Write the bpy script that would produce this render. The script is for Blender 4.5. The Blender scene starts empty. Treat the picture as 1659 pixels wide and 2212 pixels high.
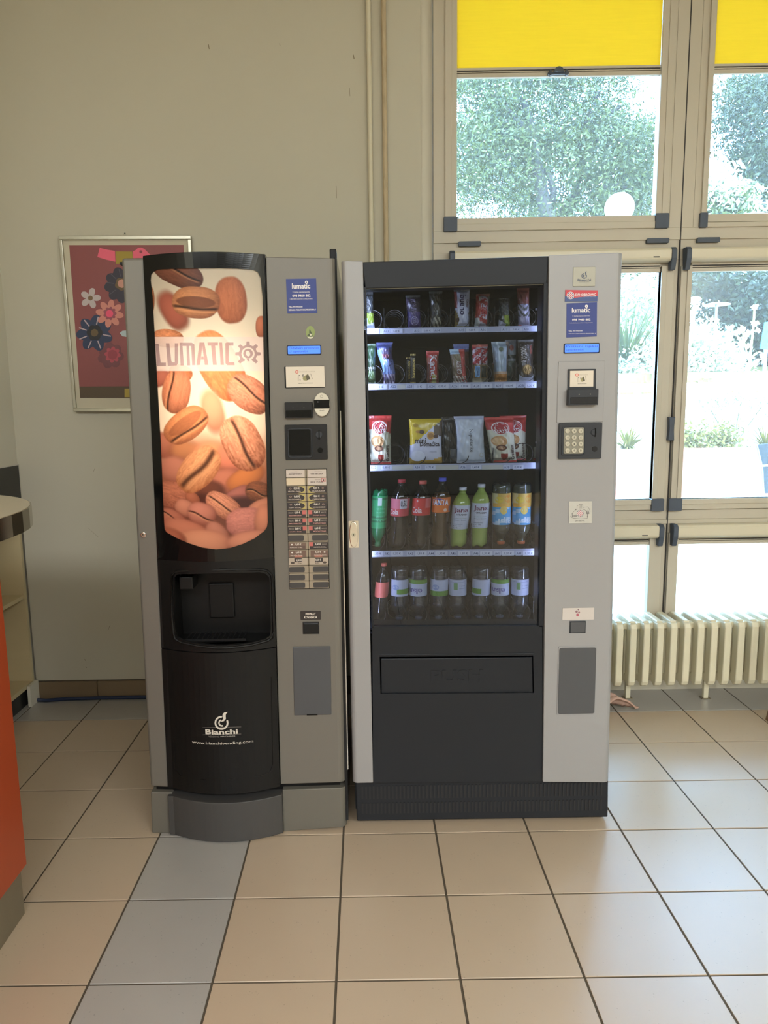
import bpy, math, random
import numpy as np
from mathutils import Matrix, Vector
random.seed(7); RNG = np.random.default_rng(7)
S = bpy.context.scene
COL = S.collection
# ------------------------------------------------------------------ camera
F, CAMH, PITCH, ROLL, YAW = 1549.344, 1.37318, .14668, -.0161, .00122
CX, CY, IW, IH = 789.29, 1106.0, 1659, 2212
def _rot():
    c, s = math.cos, math.sin
    Ry = np.array([[c(YAW), s(YAW), 0], [-s(YAW), c(YAW), 0], [0, 0, 1]])
    A_ = np.array([[1, 0, 0], [0, 0, -1], [0, 1, 0]])
    Rx = np.array([[1, 0, 0], [0, c(PITCH), -s(PITCH)], [0, s(PITCH), c(PITCH)]])
    Rz = np.array([[c(ROLL), -s(ROLL), 0], [s(ROLL), c(ROLL), 0], [0, 0, 1]])
    return Rz @ Rx @ A_ @ Ry
RM = _rot()
cam = bpy.data.cameras.new('camera'); co = bpy.data.objects.new('camera', cam); COL.objects.link(co)
cam.sensor_width = 36; cam.sensor_fit = 'AUTO'; cam.lens = F * 36 / IH
cam.shift_x = (IW / 2 - CX) / IH; cam.clip_start = .05; cam.clip_end = 200
M = Matrix.Identity(4)
for i in range(3):
    M[i][0] = RM[0][i]; M[i][1] = -RM[1][i]; M[i][2] = -RM[2][i]
M[2][3] = CAMH
co.matrix_world = M
S.camera = co
# ------------------------------------------------------------------ sky, sun, added room fill lights, exposure
w = bpy.data.worlds.new('sky'); S.world = w; w.use_nodes = True
bg = w.node_tree.nodes['Background']; bg.inputs[0].default_value = (.36, .62, 1.0, 1); bg.inputs[1].default_value = 21.0
sun = bpy.data.lights.new('sun', 'SUN'); sun.energy = 7.0; sun.angle = .01; sun.color = (1, .95, .86)
so = bpy.data.objects.new('sun', sun); COL.objects.link(so); so.rotation_euler = (math.radians(38), 0, math.radians(-22))
def area(name, loc, size, rot, power, col):
    l = bpy.data.lights.new(name, 'AREA'); l.shape = 'RECTANGLE'; l.size, l.size_y = size; l.energy = power; l.color = col
    o = bpy.data.objects.new(name, l); COL.objects.link(o); o.location = loc; o.rotation_euler = rot; return o
area('ceiling_fill_light', (-1.0, -3.1, 3.42), (3.0, 1.9), (0, 0, 0), 245, (.90, .96, 1.0))  # unseen fill lights added behind the camera to brighten the room
area('ceiling_fill_light', (2.6, -3.1, 3.42), (3.0, 1.9), (0, 0, 0), 265, (.90, .96, 1.0))
S.view_settings.view_transform = 'Standard'; S.view_settings.look = 'None'
S.view_settings.gamma = 1; S.view_settings.use_curve_mapping = False
S.view_settings.exposure = 0.20
# ------------------------------------------------------------------ projection helpers (photo pixel -> point on a plane of the room)
def ray(u, v): return RM.T @ np.array([(u - CX) / F, (v - CY) / F, 1.])
def P(u, v, Y):
    d = ray(u, v); t = Y / d[1]; return (float(d[0] * t), float(CAMH + d[2] * t))
def PF(u, v, z=0.):
    d = ray(u, v); t = (z - CAMH) / d[2]; return (float(d[0] * t), float(d[1] * t))
def R(u0, v0, u1, v1, Y):
    a, b, c, d = P(u0, v0, Y), P(u1, v0, Y), P(u0, v1, Y), P(u1, v1, Y)
    return (a[0] + c[0]) / 2, (b[0] + d[0]) / 2, (c[1] + d[1]) / 2, (a[1] + b[1]) / 2
# ------------------------------------------------------------------ materials
def lin(c):
    c = np.array(c, float) / 255
    return tuple(np.where(c <= .04045, c / 12.92, ((c + .055) / 1.055) ** 2.4))
def mat(name, rgb, rough=.5, metal=0., noise=0., scale=20., bump=0., emit=0., trans=0., spec=.5, coat=0., stretch=None):
    m = bpy.data.materials.new(name); m.use_nodes = True
    nt = m.node_tree; b = nt.nodes['Principled BSDF']; L = nt.links.new
    col = lin(rgb) + (1,)
    b.inputs['Base Color'].default_value = col; b.inputs['Roughness'].default_value = rough
    b.inputs['Metallic'].default_value = metal; b.inputs['Specular IOR Level'].default_value = spec
    if coat: b.inputs['Coat Weight'].default_value = coat; b.inputs['Coat Roughness'].default_value = .08
    if emit: b.inputs['Emission Color'].default_value = col; b.inputs['Emission Strength'].default_value = emit
    if noise or bump:
        tc = nt.nodes.new('ShaderNodeTexCoord'); n = nt.nodes.new('ShaderNodeTexNoise')
        n.inputs['Scale'].default_value = scale; n.inputs['Detail'].default_value = 4
        mp = nt.nodes.new('ShaderNodeMapping'); L(tc.outputs['Object'], mp.inputs[0]); L(mp.outputs[0], n.inputs[0])
        if stretch: mp.inputs['Scale'].default_value = stretch
        if noise:
            r = nt.nodes.new('ShaderNodeMix'); r.data_type = 'RGBA'
            r.inputs[6].default_value = tuple(x * (1 - noise) for x in col[:3]) + (1,)
            r.inputs[7].default_value = tuple(min(1, x * (1 + noise)) for x in col[:3]) + (1,)
            L(n.outputs['Fac'], r.inputs[0]); L(r.outputs[2], b.inputs['Base Color'])
        if bump:
            bp = nt.nodes.new('ShaderNodeBump'); bp.inputs['Strength'].default_value = bump; bp.inputs['Distance'].default_value = .004
            L(n.outputs['Fac'], bp.inputs['Height']); L(bp.outputs[0], b.inputs['Normal'])
    return m
def glassy(name, rgb, gl=.08, rough=.02, dens=0., fres=True):
    """thin pane / clear plastic: transparent + glossy by Fresnel (+ optional diffuse body)"""
    m = bpy.data.materials.new(name); m.use_nodes = True; nt = m.node_tree; L = nt.links.new
    nt.nodes.remove(nt.nodes['Principled BSDF']); out = nt.nodes['Material Output']
    t = nt.nodes.new('ShaderNodeBsdfTransparent'); t.inputs[0].default_value = lin(rgb) + (1,)
    g = nt.nodes.new('ShaderNodeBsdfGlossy'); g.inputs['Roughness'].default_value = rough
    src = t.outputs[0]
    if dens:
        d = nt.nodes.new('ShaderNodeBsdfDiffuse'); d.inputs[0].default_value = lin(rgb) + (1,)
        x = nt.nodes.new('ShaderNodeMixShader'); x.inputs[0].default_value = dens; L(src, x.inputs[1]); L(d.outputs[0], x.inputs[2]); src = x.outputs[0]
    mx = nt.nodes.new('ShaderNodeMixShader')
    if fres:
        fr = nt.nodes.new('ShaderNodeFresnel'); fr.inputs[0].default_value = 1.45
        mu = nt.nodes.new('ShaderNodeMath'); mu.operation = 'MULTIPLY_ADD'; mu.use_clamp = True
        mu.inputs[1].default_value = 1.3; mu.inputs[2].default_value = gl - .05; L(fr.outputs[0], mu.inputs[0]); L(mu.outputs[0], mx.inputs[0])
    else: mx.inputs[0].default_value = gl
    L(src, mx.inputs[1]); L(g.outputs[0], mx.inputs[2]); L(mx.outputs[0], out.inputs[0])
    return m
def attr_mat(name, rough=.5, transl=0., coat=0.):
    m = bpy.data.materials.new(name); m.use_nodes = True; nt = m.node_tree; L = nt.links.new
    b = nt.nodes['Principled BSDF']; a = nt.nodes.new('ShaderNodeAttribute'); a.attribute_name = 'col'
    L(a.outputs['Color'], b.inputs['Base Color']); b.inputs['Roughness'].default_value = rough
    if coat: b.inputs['Coat Weight'].default_value = coat; b.inputs['Coat Roughness'].default_value = .12
    if transl:
        t = nt.nodes.new('ShaderNodeBsdfTranslucent'); L(a.outputs['Color'], t.inputs[0])
        x = nt.nodes.new('ShaderNodeMixShader'); x.inputs[0].default_value = transl
        L(b.outputs[0], x.inputs[1]); L(t.outputs[0], x.inputs[2]); L(x.outputs[0], nt.nodes['Material Output'].inputs[0])
    return m
PRINT = attr_mat('printed_ink', .5)
FOIL = attr_mat('printed_foil', .3, coat=.6)
WALL = mat('wall_plaster', (198, 191, 171), .85, noise=.045, scale=1.6, bump=.12)
WALLW = mat('wall_plaster_light', (220, 213, 194), .85, noise=.04, scale=2.0, bump=.1)
FARW = mat('far_wall_dimmed', (150, 146, 132), .85, noise=.04, scale=1.6)  # colour darkened so the room mirrored in the glass looks dim
CEIL = mat('ceiling_paint', (205, 198, 178), .9, noise=.02)
FRAME = mat('window_frame_cream', (196, 186, 166), .45, noise=.03, scale=3)
CASS = mat('blind_cassette_cream', (214, 203, 176), .35, noise=.02, scale=3)
CORN = mat('grey_plastic_corner', (72, 80, 92), .5, noise=.05)
GASK = mat('dark_gasket', (58, 56, 54), .6, noise=.05)
GROUT = mat('grout', (84, 74, 60), .9, noise=.1, scale=30)
TILEB = mat('beige_floor_tile', (192, 170, 144), .45, noise=.05, scale=5, bump=.03, spec=.6, coat=1.)
TILEG = mat('blue_grey_floor_tile', (170, 165, 158), .45, noise=.06, scale=9, bump=.03, spec=.6, coat=1.)
for _m in (TILEB, TILEG):
    _m.node_tree.nodes['Principled BSDF'].inputs['Coat Roughness'].default_value = .34; _m.node_tree.nodes['Principled BSDF'].inputs['Coat IOR'].default_value = 1.75
for _m, _c in ((TILEB, (150, 128, 104)), (TILEG, (112, 108, 104))):
    nt = _m.node_tree; b = nt.nodes['Principled BSDF']; src = b.inputs['Base Color'].links[0].from_socket
    v_ = nt.nodes.new('ShaderNodeTexVoronoi'); v_.inputs['Scale'].default_value = 95; g_ = nt.nodes.new('ShaderNodeNewGeometry'); nt.links.new(g_.outputs['Position'], v_.inputs['Vector'])
    r_ = nt.nodes.new('ShaderNodeValToRGB'); r_.color_ramp.elements[0].position = .10; r_.color_ramp.elements[0].color = (.55, .55, .55, 1); r_.color_ramp.elements[1].position = .2; r_.color_ramp.elements[1].color = (0, 0, 0, 1)
    nt.links.new(v_.outputs['Distance'], r_.inputs[0]); x_ = nt.nodes.new('ShaderNodeMix'); x_.data_type = 'RGBA'
    q_ = nt.nodes.new('ShaderNodeTexNoise'); q_.inputs['Scale'].default_value = 30; nt.links.new(g_.outputs['Position'], q_.inputs['Vector'])
    k_ = nt.nodes.new('ShaderNodeMath'); k_.operation = 'GREATER_THAN'; k_.inputs[1].default_value = .56; nt.links.new(q_.outputs['Fac'], k_.inputs[0])
    u_ = nt.nodes.new('ShaderNodeMath'); u_.operation = 'MULTIPLY'; nt.links.new(r_.outputs[0], u_.inputs[0]); nt.links.new(k_.outputs[0], u_.inputs[1])
    nt.links.new(u_.outputs[0], x_.inputs[0]); nt.links.new(src, x_.inputs[6]); x_.inputs[7].default_value = lin(_c) + (1,); nt.links.new(x_.outputs[2], b.inputs['Base Color'])
SKIRT = mat('skirting_tile_brown', (128, 108, 82), .5, noise=.08, scale=6)
PIPE = mat('pipe_paint', (214, 204, 176), .5, noise=.04, scale=8)
PEEL = mat('peeling_pipe_paint', (192, 172, 138), .7, noise=.3, scale=26, bump=.8, stretch=(4, 4, .6))
GREY = mat('warm_grey_machine_paint', (113, 108, 99), .42, noise=.02, scale=4, metal=.25)
GREYB = mat('grey_plinth_paint', (108, 104, 94), .45, noise=.03, scale=5, metal=.2)
KICKM = mat('dark_grey_plastic', (66, 64, 62), .5, noise=.04)
LGREY = mat('light_grey_machine_paint', (150, 148, 147), .42, noise=.015, scale=3, metal=.15)
BLACK = mat('satin_black_plastic', (20, 19, 18), .42, noise=.05, spec=.22)
BLACKG = mat('gloss_black_plastic', (14, 14, 14), .14, noise=.03, spec=.3)
CHAR = mat('charcoal_panel', (32, 34, 38), .42, noise=.04, scale=6, spec=.25)
CHARL = mat('charcoal_liner', (50, 51, 54), .7, noise=.05)
MODUL = mat('slate_plastic_module', (52, 54, 58), .42, noise=.03, spec=.3)
DARKM = mat('black_module_plastic', (30, 29, 29), .4, noise=.03, spec=.3)
PANG = mat('grey_panel_plate', (74, 74, 76), .55, noise=.03)
CHROME = mat('chrome', (205, 200, 190), .18, metal=1., noise=.02)
ALU = mat('brushed_aluminium', (186, 182, 165), .3, metal=.8, noise=.05, scale=30)
WIRE = mat('steel_wire', (112, 112, 112), .35, metal=.9, noise=.02)
WIRED = mat('dark_coated_wire', (42, 42, 46), .35, metal=.3, noise=.02)
WHITE = mat('white_card', (212, 204, 192), .6, noise=.015)
INK = mat('dark_ink', (48, 40, 40), .6)
STRIP = mat('shelf_price_rail', (176, 180, 206), .4, noise=.02)
LCD = mat('blue_lcd_backlight', (70, 122, 240), .3, emit=.75)
LCDI = mat('lcd_dark_dots', (46, 84, 190), .4)
RADI = mat('radiator_enamel', (222, 213, 184), .38, noise=.05, scale=9, bump=.05)
ORANGE = mat('orange_lacquer_board', (172, 72, 38), .32, noise=.07, scale=3)
ORANGEE = mat('orange_lit_edge', (196, 98, 58), .4, noise=.05)  # end strip coloured lighter for the light it catches
COUNT = mat('counter_laminate', (188, 176, 152), .3, noise=.03)
STEEL = mat('polished_steel_band', (172, 164, 150), .12, metal=1., noise=.02)
KSTEEL = mat('dull_steel_kick', (150, 142, 124), .4, metal=.7, noise=.22, scale=5)
MAPLE = mat('cream_cabinet_board', (205, 187, 146), .5, noise=.05, scale=3, stretch=(1, 1, 9))
SPLASH = mat('black_splash_board', (42, 42, 39), .3, noise=.05)
GLASS = glassy('window_glass', (250, 254, 253), .05, .0)
_nt = GLASS.node_tree; _o = _nt.nodes['Material Output']; _src = _o.inputs[0].links[0].from_socket   # translucent share mixed in as a milky veil of light on the panes
_t = _nt.nodes.new('ShaderNodeBsdfTranslucent'); _t.inputs[0].default_value = (.9, .9, .9, 1); _x = _nt.nodes.new('ShaderNodeMixShader'); _x.inputs[0].default_value = .018
_nt.links.new(_src, _x.inputs[1]); _nt.links.new(_t.outputs[0], _x.inputs[2]); _nt.links.new(_x.outputs[0], _o.inputs[0])
VGLASS = glassy('vending_glass', (224, 228, 232), .036, .0)
CLEAR = glassy('clear_divider', (216, 220, 228), .1, .08, dens=.05)
# yellow blind cloth
YEL = mat('yellow_blind_cloth', (248, 222, 70), .8, noise=.07, scale=40, stretch=(.25, 1, 3.5))
_nt = YEL.node_tree; _t = _nt.nodes.new('ShaderNodeBsdfTranslucent'); _t.inputs[0].default_value = lin((255, 226, 96)) + (1,)
_x = _nt.nodes.new('ShaderNodeMixShader'); _x.inputs[0].default_value = .34
_nt.links.new(_nt.nodes['Principled BSDF'].outputs[0], _x.inputs[1]); _nt.links.new(_t.outputs[0], _x.inputs[2]); _nt.links.new(_x.outputs[0], _nt.nodes['Material Output'].inputs[0])
# ------------------------------------------------------------------ mesh builder
_tc = {}; asp = {}
_cu = bpy.data.curves.new('glyphs', 'FONT'); _cu.resolution_u = 2; _co = bpy.data.objects.new('glyphs', _cu)
def glyphs(s, bold):
    k = (s, bold)
    if k not in _tc:
        _cu.body = s; _cu.offset = .028 if bold else .004; _cu.fill_mode = 'BOTH' if False else 'FRONT'
        me = bpy.data.meshes.new_from_object(_co)
        v = np.array([x.co[:2] for x in me.vertices]).reshape(-1, 2); f = [tuple(p.vertices) for p in me.polygons]
        # keep faces facing +z
        bpy.data.meshes.remove(me)
        if len(v): asp[s] = float((v.max(0) - v.min(0))[0] / max((v.max(0) - v.min(0))[1], 1e-6)); v = (v - v.min(0)) / np.maximum(v.max(0) - v.min(0), 1e-6)
        _tc[k] = (v, f)
    return _tc[k]
class MB:
    def __init__(s): s.v = []; s.f = []; s.m = []; s.c = []; s.mats = []
    def mi(s, m):
        if m not in s.mats: s.mats.append(m)
        return s.mats.index(m)
    def add(s, vs, fs, m, col=None):
        o = len(s.v); s.v += [tuple(map(float, p)) for p in vs]; k = s.mi(m)
        for i, f in enumerate(fs):
            s.f.append(tuple(j + o for j in f)); s.m.append(k)
            c = (col[i] if isinstance(col, list) else col) or (200, 200, 200); s.c.append(c)
        return s
    def box(s, x0, x1, y0, y1, z0, z1, m, col=None, skip=''):
        vs = [(x, y, z) for z in (z0, z1) for y in (y0, y1) for x in (x0, x1)]
        fs = dict(b=(0, 2, 3, 1), t=(4, 5, 7, 6), f=(0, 1, 5, 4), k=(2, 6, 7, 3), l=(0, 4, 6, 2), r=(1, 3, 7, 5))
        return s.add(vs, [q for k, q in fs.items() if k not in skip], m, col)
    def prism(s, pts, y0, y1, m, col=None, back=True):
        """polygon in x,z (counter-clockwise seen from the front) extruded from y0 (front) to y1"""
        if sum(pts[i][0] * pts[(i + 1) % len(pts)][1] - pts[(i + 1) % len(pts)][0] * pts[i][1] for i in range(len(pts))) < 0: pts = pts[::-1]
        n = len(pts); vs = [(x, y0, z) for x, z in pts] + [(x, y1, z) for x, z in pts]
        fs = [tuple(range(n))] + [(i, i + n, (i + 1) % n + n, (i + 1) % n) for i in range(n)]
        if back: fs.append(tuple(range(2 * n - 1, n - 1, -1)))
        return s.add(vs, fs, m, col)
    def flat(s, pts, y, m, col=None):
        if sum(pts[i][0] * pts[(i + 1) % len(pts)][1] - pts[(i + 1) % len(pts)][0] * pts[i][1] for i in range(len(pts))) < 0: pts = pts[::-1]
        return s.add([(x, y, z) for x, z in pts], [tuple(range(len(pts)))], m, col)
    def lathe(s, prof, cx, cy, m, n=20, col=None, colf=None, zs=1):
        vs = []; fs = []; cs = []
        for r, z in prof:
            for i in range(n): a = 2 * math.pi * i / n; vs.append((cx + r * math.cos(a), cy + r * math.sin(a), z))
        for k in range(len(prof) - 1):
            for i in range(n):
                j = (i + 1) % n; fs.append((k * n + i, k * n + j, (k + 1) * n + j, (k + 1) * n + i))
                if colf: cs.append(colf((i + .5) / n, (prof[k][1] + prof[k + 1][1]) / 2))
        return s.add(vs, fs, m, cs if colf else col)
    def tube(s, pts, r, m, n=6, col=None, cap=True):
        pts = [Vector(p) for p in pts]; vs = []; fs = []
        rr = r if isinstance(r, list) else [r] * len(pts)
        up = Vector((0, 0, 1))
        for i, p in enumerate(pts):
            d = (pts[min(i + 1, len(pts) - 1)] - pts[max(i - 1, 0)]).normalized()
            a = d.cross(up if abs(d.z) < .95 else Vector((1, 0, 0))).normalized(); b = d.cross(a)
            if i and a.dot(pa) < 0: pass
            pa = a
            for k in range(n): t = 2 * math.pi * k / n; vs.append(p + a * math.cos(t) * rr[i] + b * math.sin(t) * rr[i])
        for i in range(len(pts) - 1):
            for k in range(n): fs.append((i * n + k, i * n + (k + 1) % n, (i + 1) * n + (k + 1) % n, (i + 1) * n + k))
        if cap: fs += [tuple(range(n)), tuple(range(len(vs) - 1, len(vs) - n - 1, -1))]
        return s.add(vs, fs, m, col)
    def text(s, t, x0, x1, z0, z1, y, m, col=None, bold=False, turn=0, yf=None, lean=0.):
        """flat lettering fitted into the rectangle; turn 90 / -90 / 180 rotates the words"""
        v, f = glyphs(t, bold)
        if not len(v): return s
        a, b = v[:, 0], v[:, 1]
        if turn == -90: a, b = b, 1 - a
        elif turn == 90: a, b = 1 - b, a
        elif turn == 180: a, b = 1 - a, 1 - b
        X = x0 + a * (x1 - x0) + lean * b * (z1 - z0); Z = z0 + b * (z1 - z0)
        return s.add([(X[i], (yf(X[i], Z[i]) if yf else y), Z[i]) for i in range(len(X))], f, m, col)
    def build(s, name, parent=None, bevel=0., smooth=False, seg=2):
        me = bpy.data.meshes.new(name); me.from_pydata(s.v, [], s.f)
        for m in s.mats: me.materials.append(m)
        me.polygons.foreach_set('material_index', s.m)
        if any(m in (PRINT, FOIL, POST) for m in s.mats):
            at = me.color_attributes.new('col', 'FLOAT_COLOR', 'CORNER')
            lc = {c: lin(c) + (1,) for c in set(s.c)}
            arr = np.concatenate([np.tile(lc[c], len(f)) for c, f in zip(s.c, s.f)]); at.data.foreach_set('color', arr)
        if smooth is True: me.polygons.foreach_set('use_smooth', [True] * len(s.f))
        me.update(); o = bpy.data.objects.new(name, me); COL.objects.link(o)
        if parent: o.parent = parent; o.matrix_parent_inverse = Matrix.Translation(-parent.location) if parent.type == 'EMPTY' and parent.parent is None else Matrix.Identity(4)
        if bevel:
            b = o.modifiers.new('edge', 'BEVEL'); b.width = bevel; b.segments = seg; b.limit_method = 'ANGLE'; b.angle_limit = .7
        return o
POST = None
def tag(o, label=None, cat=None, group=None, kind=None):
    if label: o['label'] = label
    if cat: o['category'] = cat
    if group: o['group'] = group
    if kind: o['kind'] = kind
    return o
def thing(name, label, cat, loc=(0, 0, 0), group=None):
    o = bpy.data.objects.new(name, None); COL.objects.link(o); o.location = loc; o.empty_display_size = .05
    return tag(o, label, cat, group)
def struct(o): o['kind'] = 'structure'; return o
def rr(x0, x1, z0, z1, r, n=4):
    pts = []
    for cx, cz, a0 in ((x1 - r, z0 + r, -90), (x1 - r, z1 - r, 0), (x0 + r, z1 - r, 90), (x0 + r, z0 + r, 180)):
        for i in range(n + 1): a = math.radians(a0 + 90 * i / n); pts.append((cx + r * math.cos(a), cz + r * math.sin(a)))
    return pts
def circ(cx, cz, r, n=24, rz=None): rz = rz or r; return [(cx + r * math.cos(2 * math.pi * i / n), cz + rz * math.sin(2 * math.pi * i / n)) for i in range(n)]
# ================================================================== ROOM
WY = 3.30
T, X0, Y0 = .3, -.09069, 2.14888
fl = struct(MB().box(-2.7, 4.3, -6.8, 3.5, -.1, -.0025, GROUT).build('floor'))
tb = {}
def tile_obj(x0, x1, y0, y1, grey):
    g = .0030; k = (round(x1 - x0, 3), round(y1 - y0, 3), grey)
    if k not in tb:
        o = MB().box(g, x1 - x0 - g, g, y1 - y0 - g, -.012, 0, TILEG if grey else TILEB).build('floor_tile', fl, bevel=.0006, seg=1); tb[k] = o
    else:
        o = tb[k].copy(); COL.objects.link(o)
    o.location = (x0, y0, 0); return o
for j in range(-6, 4):
    for i in range(-6, 8):
        x0, y0 = X0 + i * T, Y0 + j * T; y1 = min(y0 + T, WY)
        tile_obj(x0, x0 + T, y0, y1, j == 3 or (i == -2 and j < 3))
rest = MB()
for j in range(-29, 4):
    for i in range(-9, 15):
        if -6 <= i < 8 and -6 <= j: continue
        x0, y0 = X0 + i * T, Y0 + j * T
        rest.box(x0 + .0022, x0 + T - .0022, y0 + .0022, min(y0 + T, WY) - .0022, -.012, 0, TILEG if (j == 3 or i == -2) else TILEB)
o = rest.build('floor_tile_field', fl); o['kind'] = 'stuff'
struct(MB().box(-2.7, 4.3, -6.8, 3.6, 3.5, 3.6, CEIL).build('ceiling'))
struct(MB().box(-2.7, -2.55, -6.8, 3.6, -.1, 3.5, WALL).build('wall_side_left'))
struct(MB().box(-2.7, -1.602, 2.2, 3.5, 1.133, 3.5, WALLW).build('wall_left'))  # light plaster, its colour brightened further for window light on this wall
struct(MB().box(4.2, 4.3, -6.8, 3.5, -.1, 3.5, WALL).build('wall_right'))
struct(MB().box(-2.7, 4.3, -6.8, -6.7, -.1, 3.5, FARW).build('wall_front'))
wb = MB().box(-1.602, .262, WY, 3.5, 0, 3.5, WALL)
wb.box(-2.7, -1.602, 3.34, 3.5, 0, 1.133, WALL)
wb.box(.262, .312, WY + .02, 3.5, 0, 3.5, WALLW)
wb.box(.312, 4.2, WY + .01, 3.5, 0, .30, WALLW).box(.312, 4.2, WY, 3.5, 3.3, 3.5, WALLW).box(3.9, 4.2, WY, 3.5, .3, 3.3, WALLW)
wall_back = struct(wb.build('wall_back'))
# skirting tiles
bs = struct(MB().box(-1.6, .26, WY - .004, WY, 0, .09, GROUT).build('baseboard_back'))
for k, (a, b) in enumerate([(-1.6, -1.307), (-1.303, -1.006), (-1.002, -.706), (-.702, -.405), (-.401, -.105), (-.101, .2)]):
    MB().box(a, b, WY - .014, WY - .002, .002, .086, SKIRT).build('skirting_tile', bs, bevel=.001, seg=1)
bs2 = struct(MB().box(.312, 4.1, WY - .006, WY + .012, 0, .075, WALLW).build('baseboard_right'))
struct(MB().box(-1.6, -1.585, 3.2, 3.285, 0, .1, WALLW).build('trim_1'))
# wall pipes
def pipe(xc, m, label, group=None):
    b = MB(); b.tube([(xc, WY - .014, 0.0), (xc, WY - .014, 1.2), (xc, WY - .014, 2.4), (xc, WY - .014, 3.5)], .0105, m, 12)
    o = b.build('wall_pipe', smooth=True); tag(o, label, 'pipe'); return o
pipe(.042, PIPE, 'cream painted vertical pipe on the wall, left of the pair, smooth paint')
pipe(.106, PEEL, 'vertical wall pipe with brown peeling paint, right of the pair, nearer the window')
CRK = mat('plaster_scuff', (128, 116, 92), .9, noise=.1, scale=20)
def scuff(pts, w_):
    b = MB()
    for (u0, v0), (u1, v1) in zip(pts[:-1], pts[1:]):
        (xa, za), (xb, zb_) = P(u0, v0, WY - .0008), P(u1, v1, WY - .0008); b.add([(xa - w_, WY - .0008, za), (xa + w_, WY - .0008, za), (xb + w_, WY - .0008, zb_), (xb - w_, WY - .0008, zb_)][::-1], [(0, 1, 2, 3)], CRK)
    b.build('plaster_scuff', wall_back)
for pts_, w_ in (([(450, 96), (452, 106)], .0016), ([(763, 118), (765, 128)], .0018), ([(755, 190), (756, 208)], .0008), ([(726, 402), (727, 428)], .0009), ([(205, 1012), (201, 1020)], .0008), ([(238, 1350), (233, 1362)], .0008), ([(190, 1140), (212, 1160)], .0006), ([(183, 1424), (185, 1427)], .0018), ([(185, 1440), (187, 1443)], .0015), ([(604, 94), (605, 100)], .0012)): scuff(pts_, w_)
# ================================================================== WINDOWS
def frame_rect(b, x0, x1, z0, z1, t, y0, y1, m):
    b.box(x0, x1, y0, y1, z0, z0 + t, m).box(x0, x1, y0, y1, z1 - t, z1, m).box(x0, x0 + t, y0, y1, z0 + t, z1 - t, m).box(x1 - t, x1, y0, y1, z0 + t, z1 - t, m)
def corner(x0, x1, z0, z1, par, y=WY - .034):
    return MB().prism(rr(x0, x1, z0, z1, .004, 2), y, WY - .005, CORN).build('corner_cap', par, bevel=.0015)
def blind_bar(par, x0, x1, z0, z1, y=WY - .02):
    b = MB().box(x0, x1, y, y + .014, z0, z0 + (z1 - z0) * .42, FRAME)
    b.box(x0, x1, y + .006, y + .014, z0 + (z1 - z0) * .42, z1 - .003, GASK)
    b.box(x0, x1, y, y + .01, z0 + (z1 - z0) * .50, z0 + (z1 - z0) * .60, FRAME)
    b.box(x0, x1, y + .001, y + .01, z0 + (z1 - z0) * .76, z1, FRAME)
    return b.build('blind_bottom_bar', par)
cols = [(.312, 1.395, .414, 1.279, .363, 1.334, .414, 1.314), (1.395, 2.478, 1.503, 2.368, 1.477, 2.42, 1.448, 2.372), (2.478, 3.56, 2.59, 3.45, 2.54, 3.50, 2.55, 3.47)]  # third column is out of view, added to let in more daylight
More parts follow.
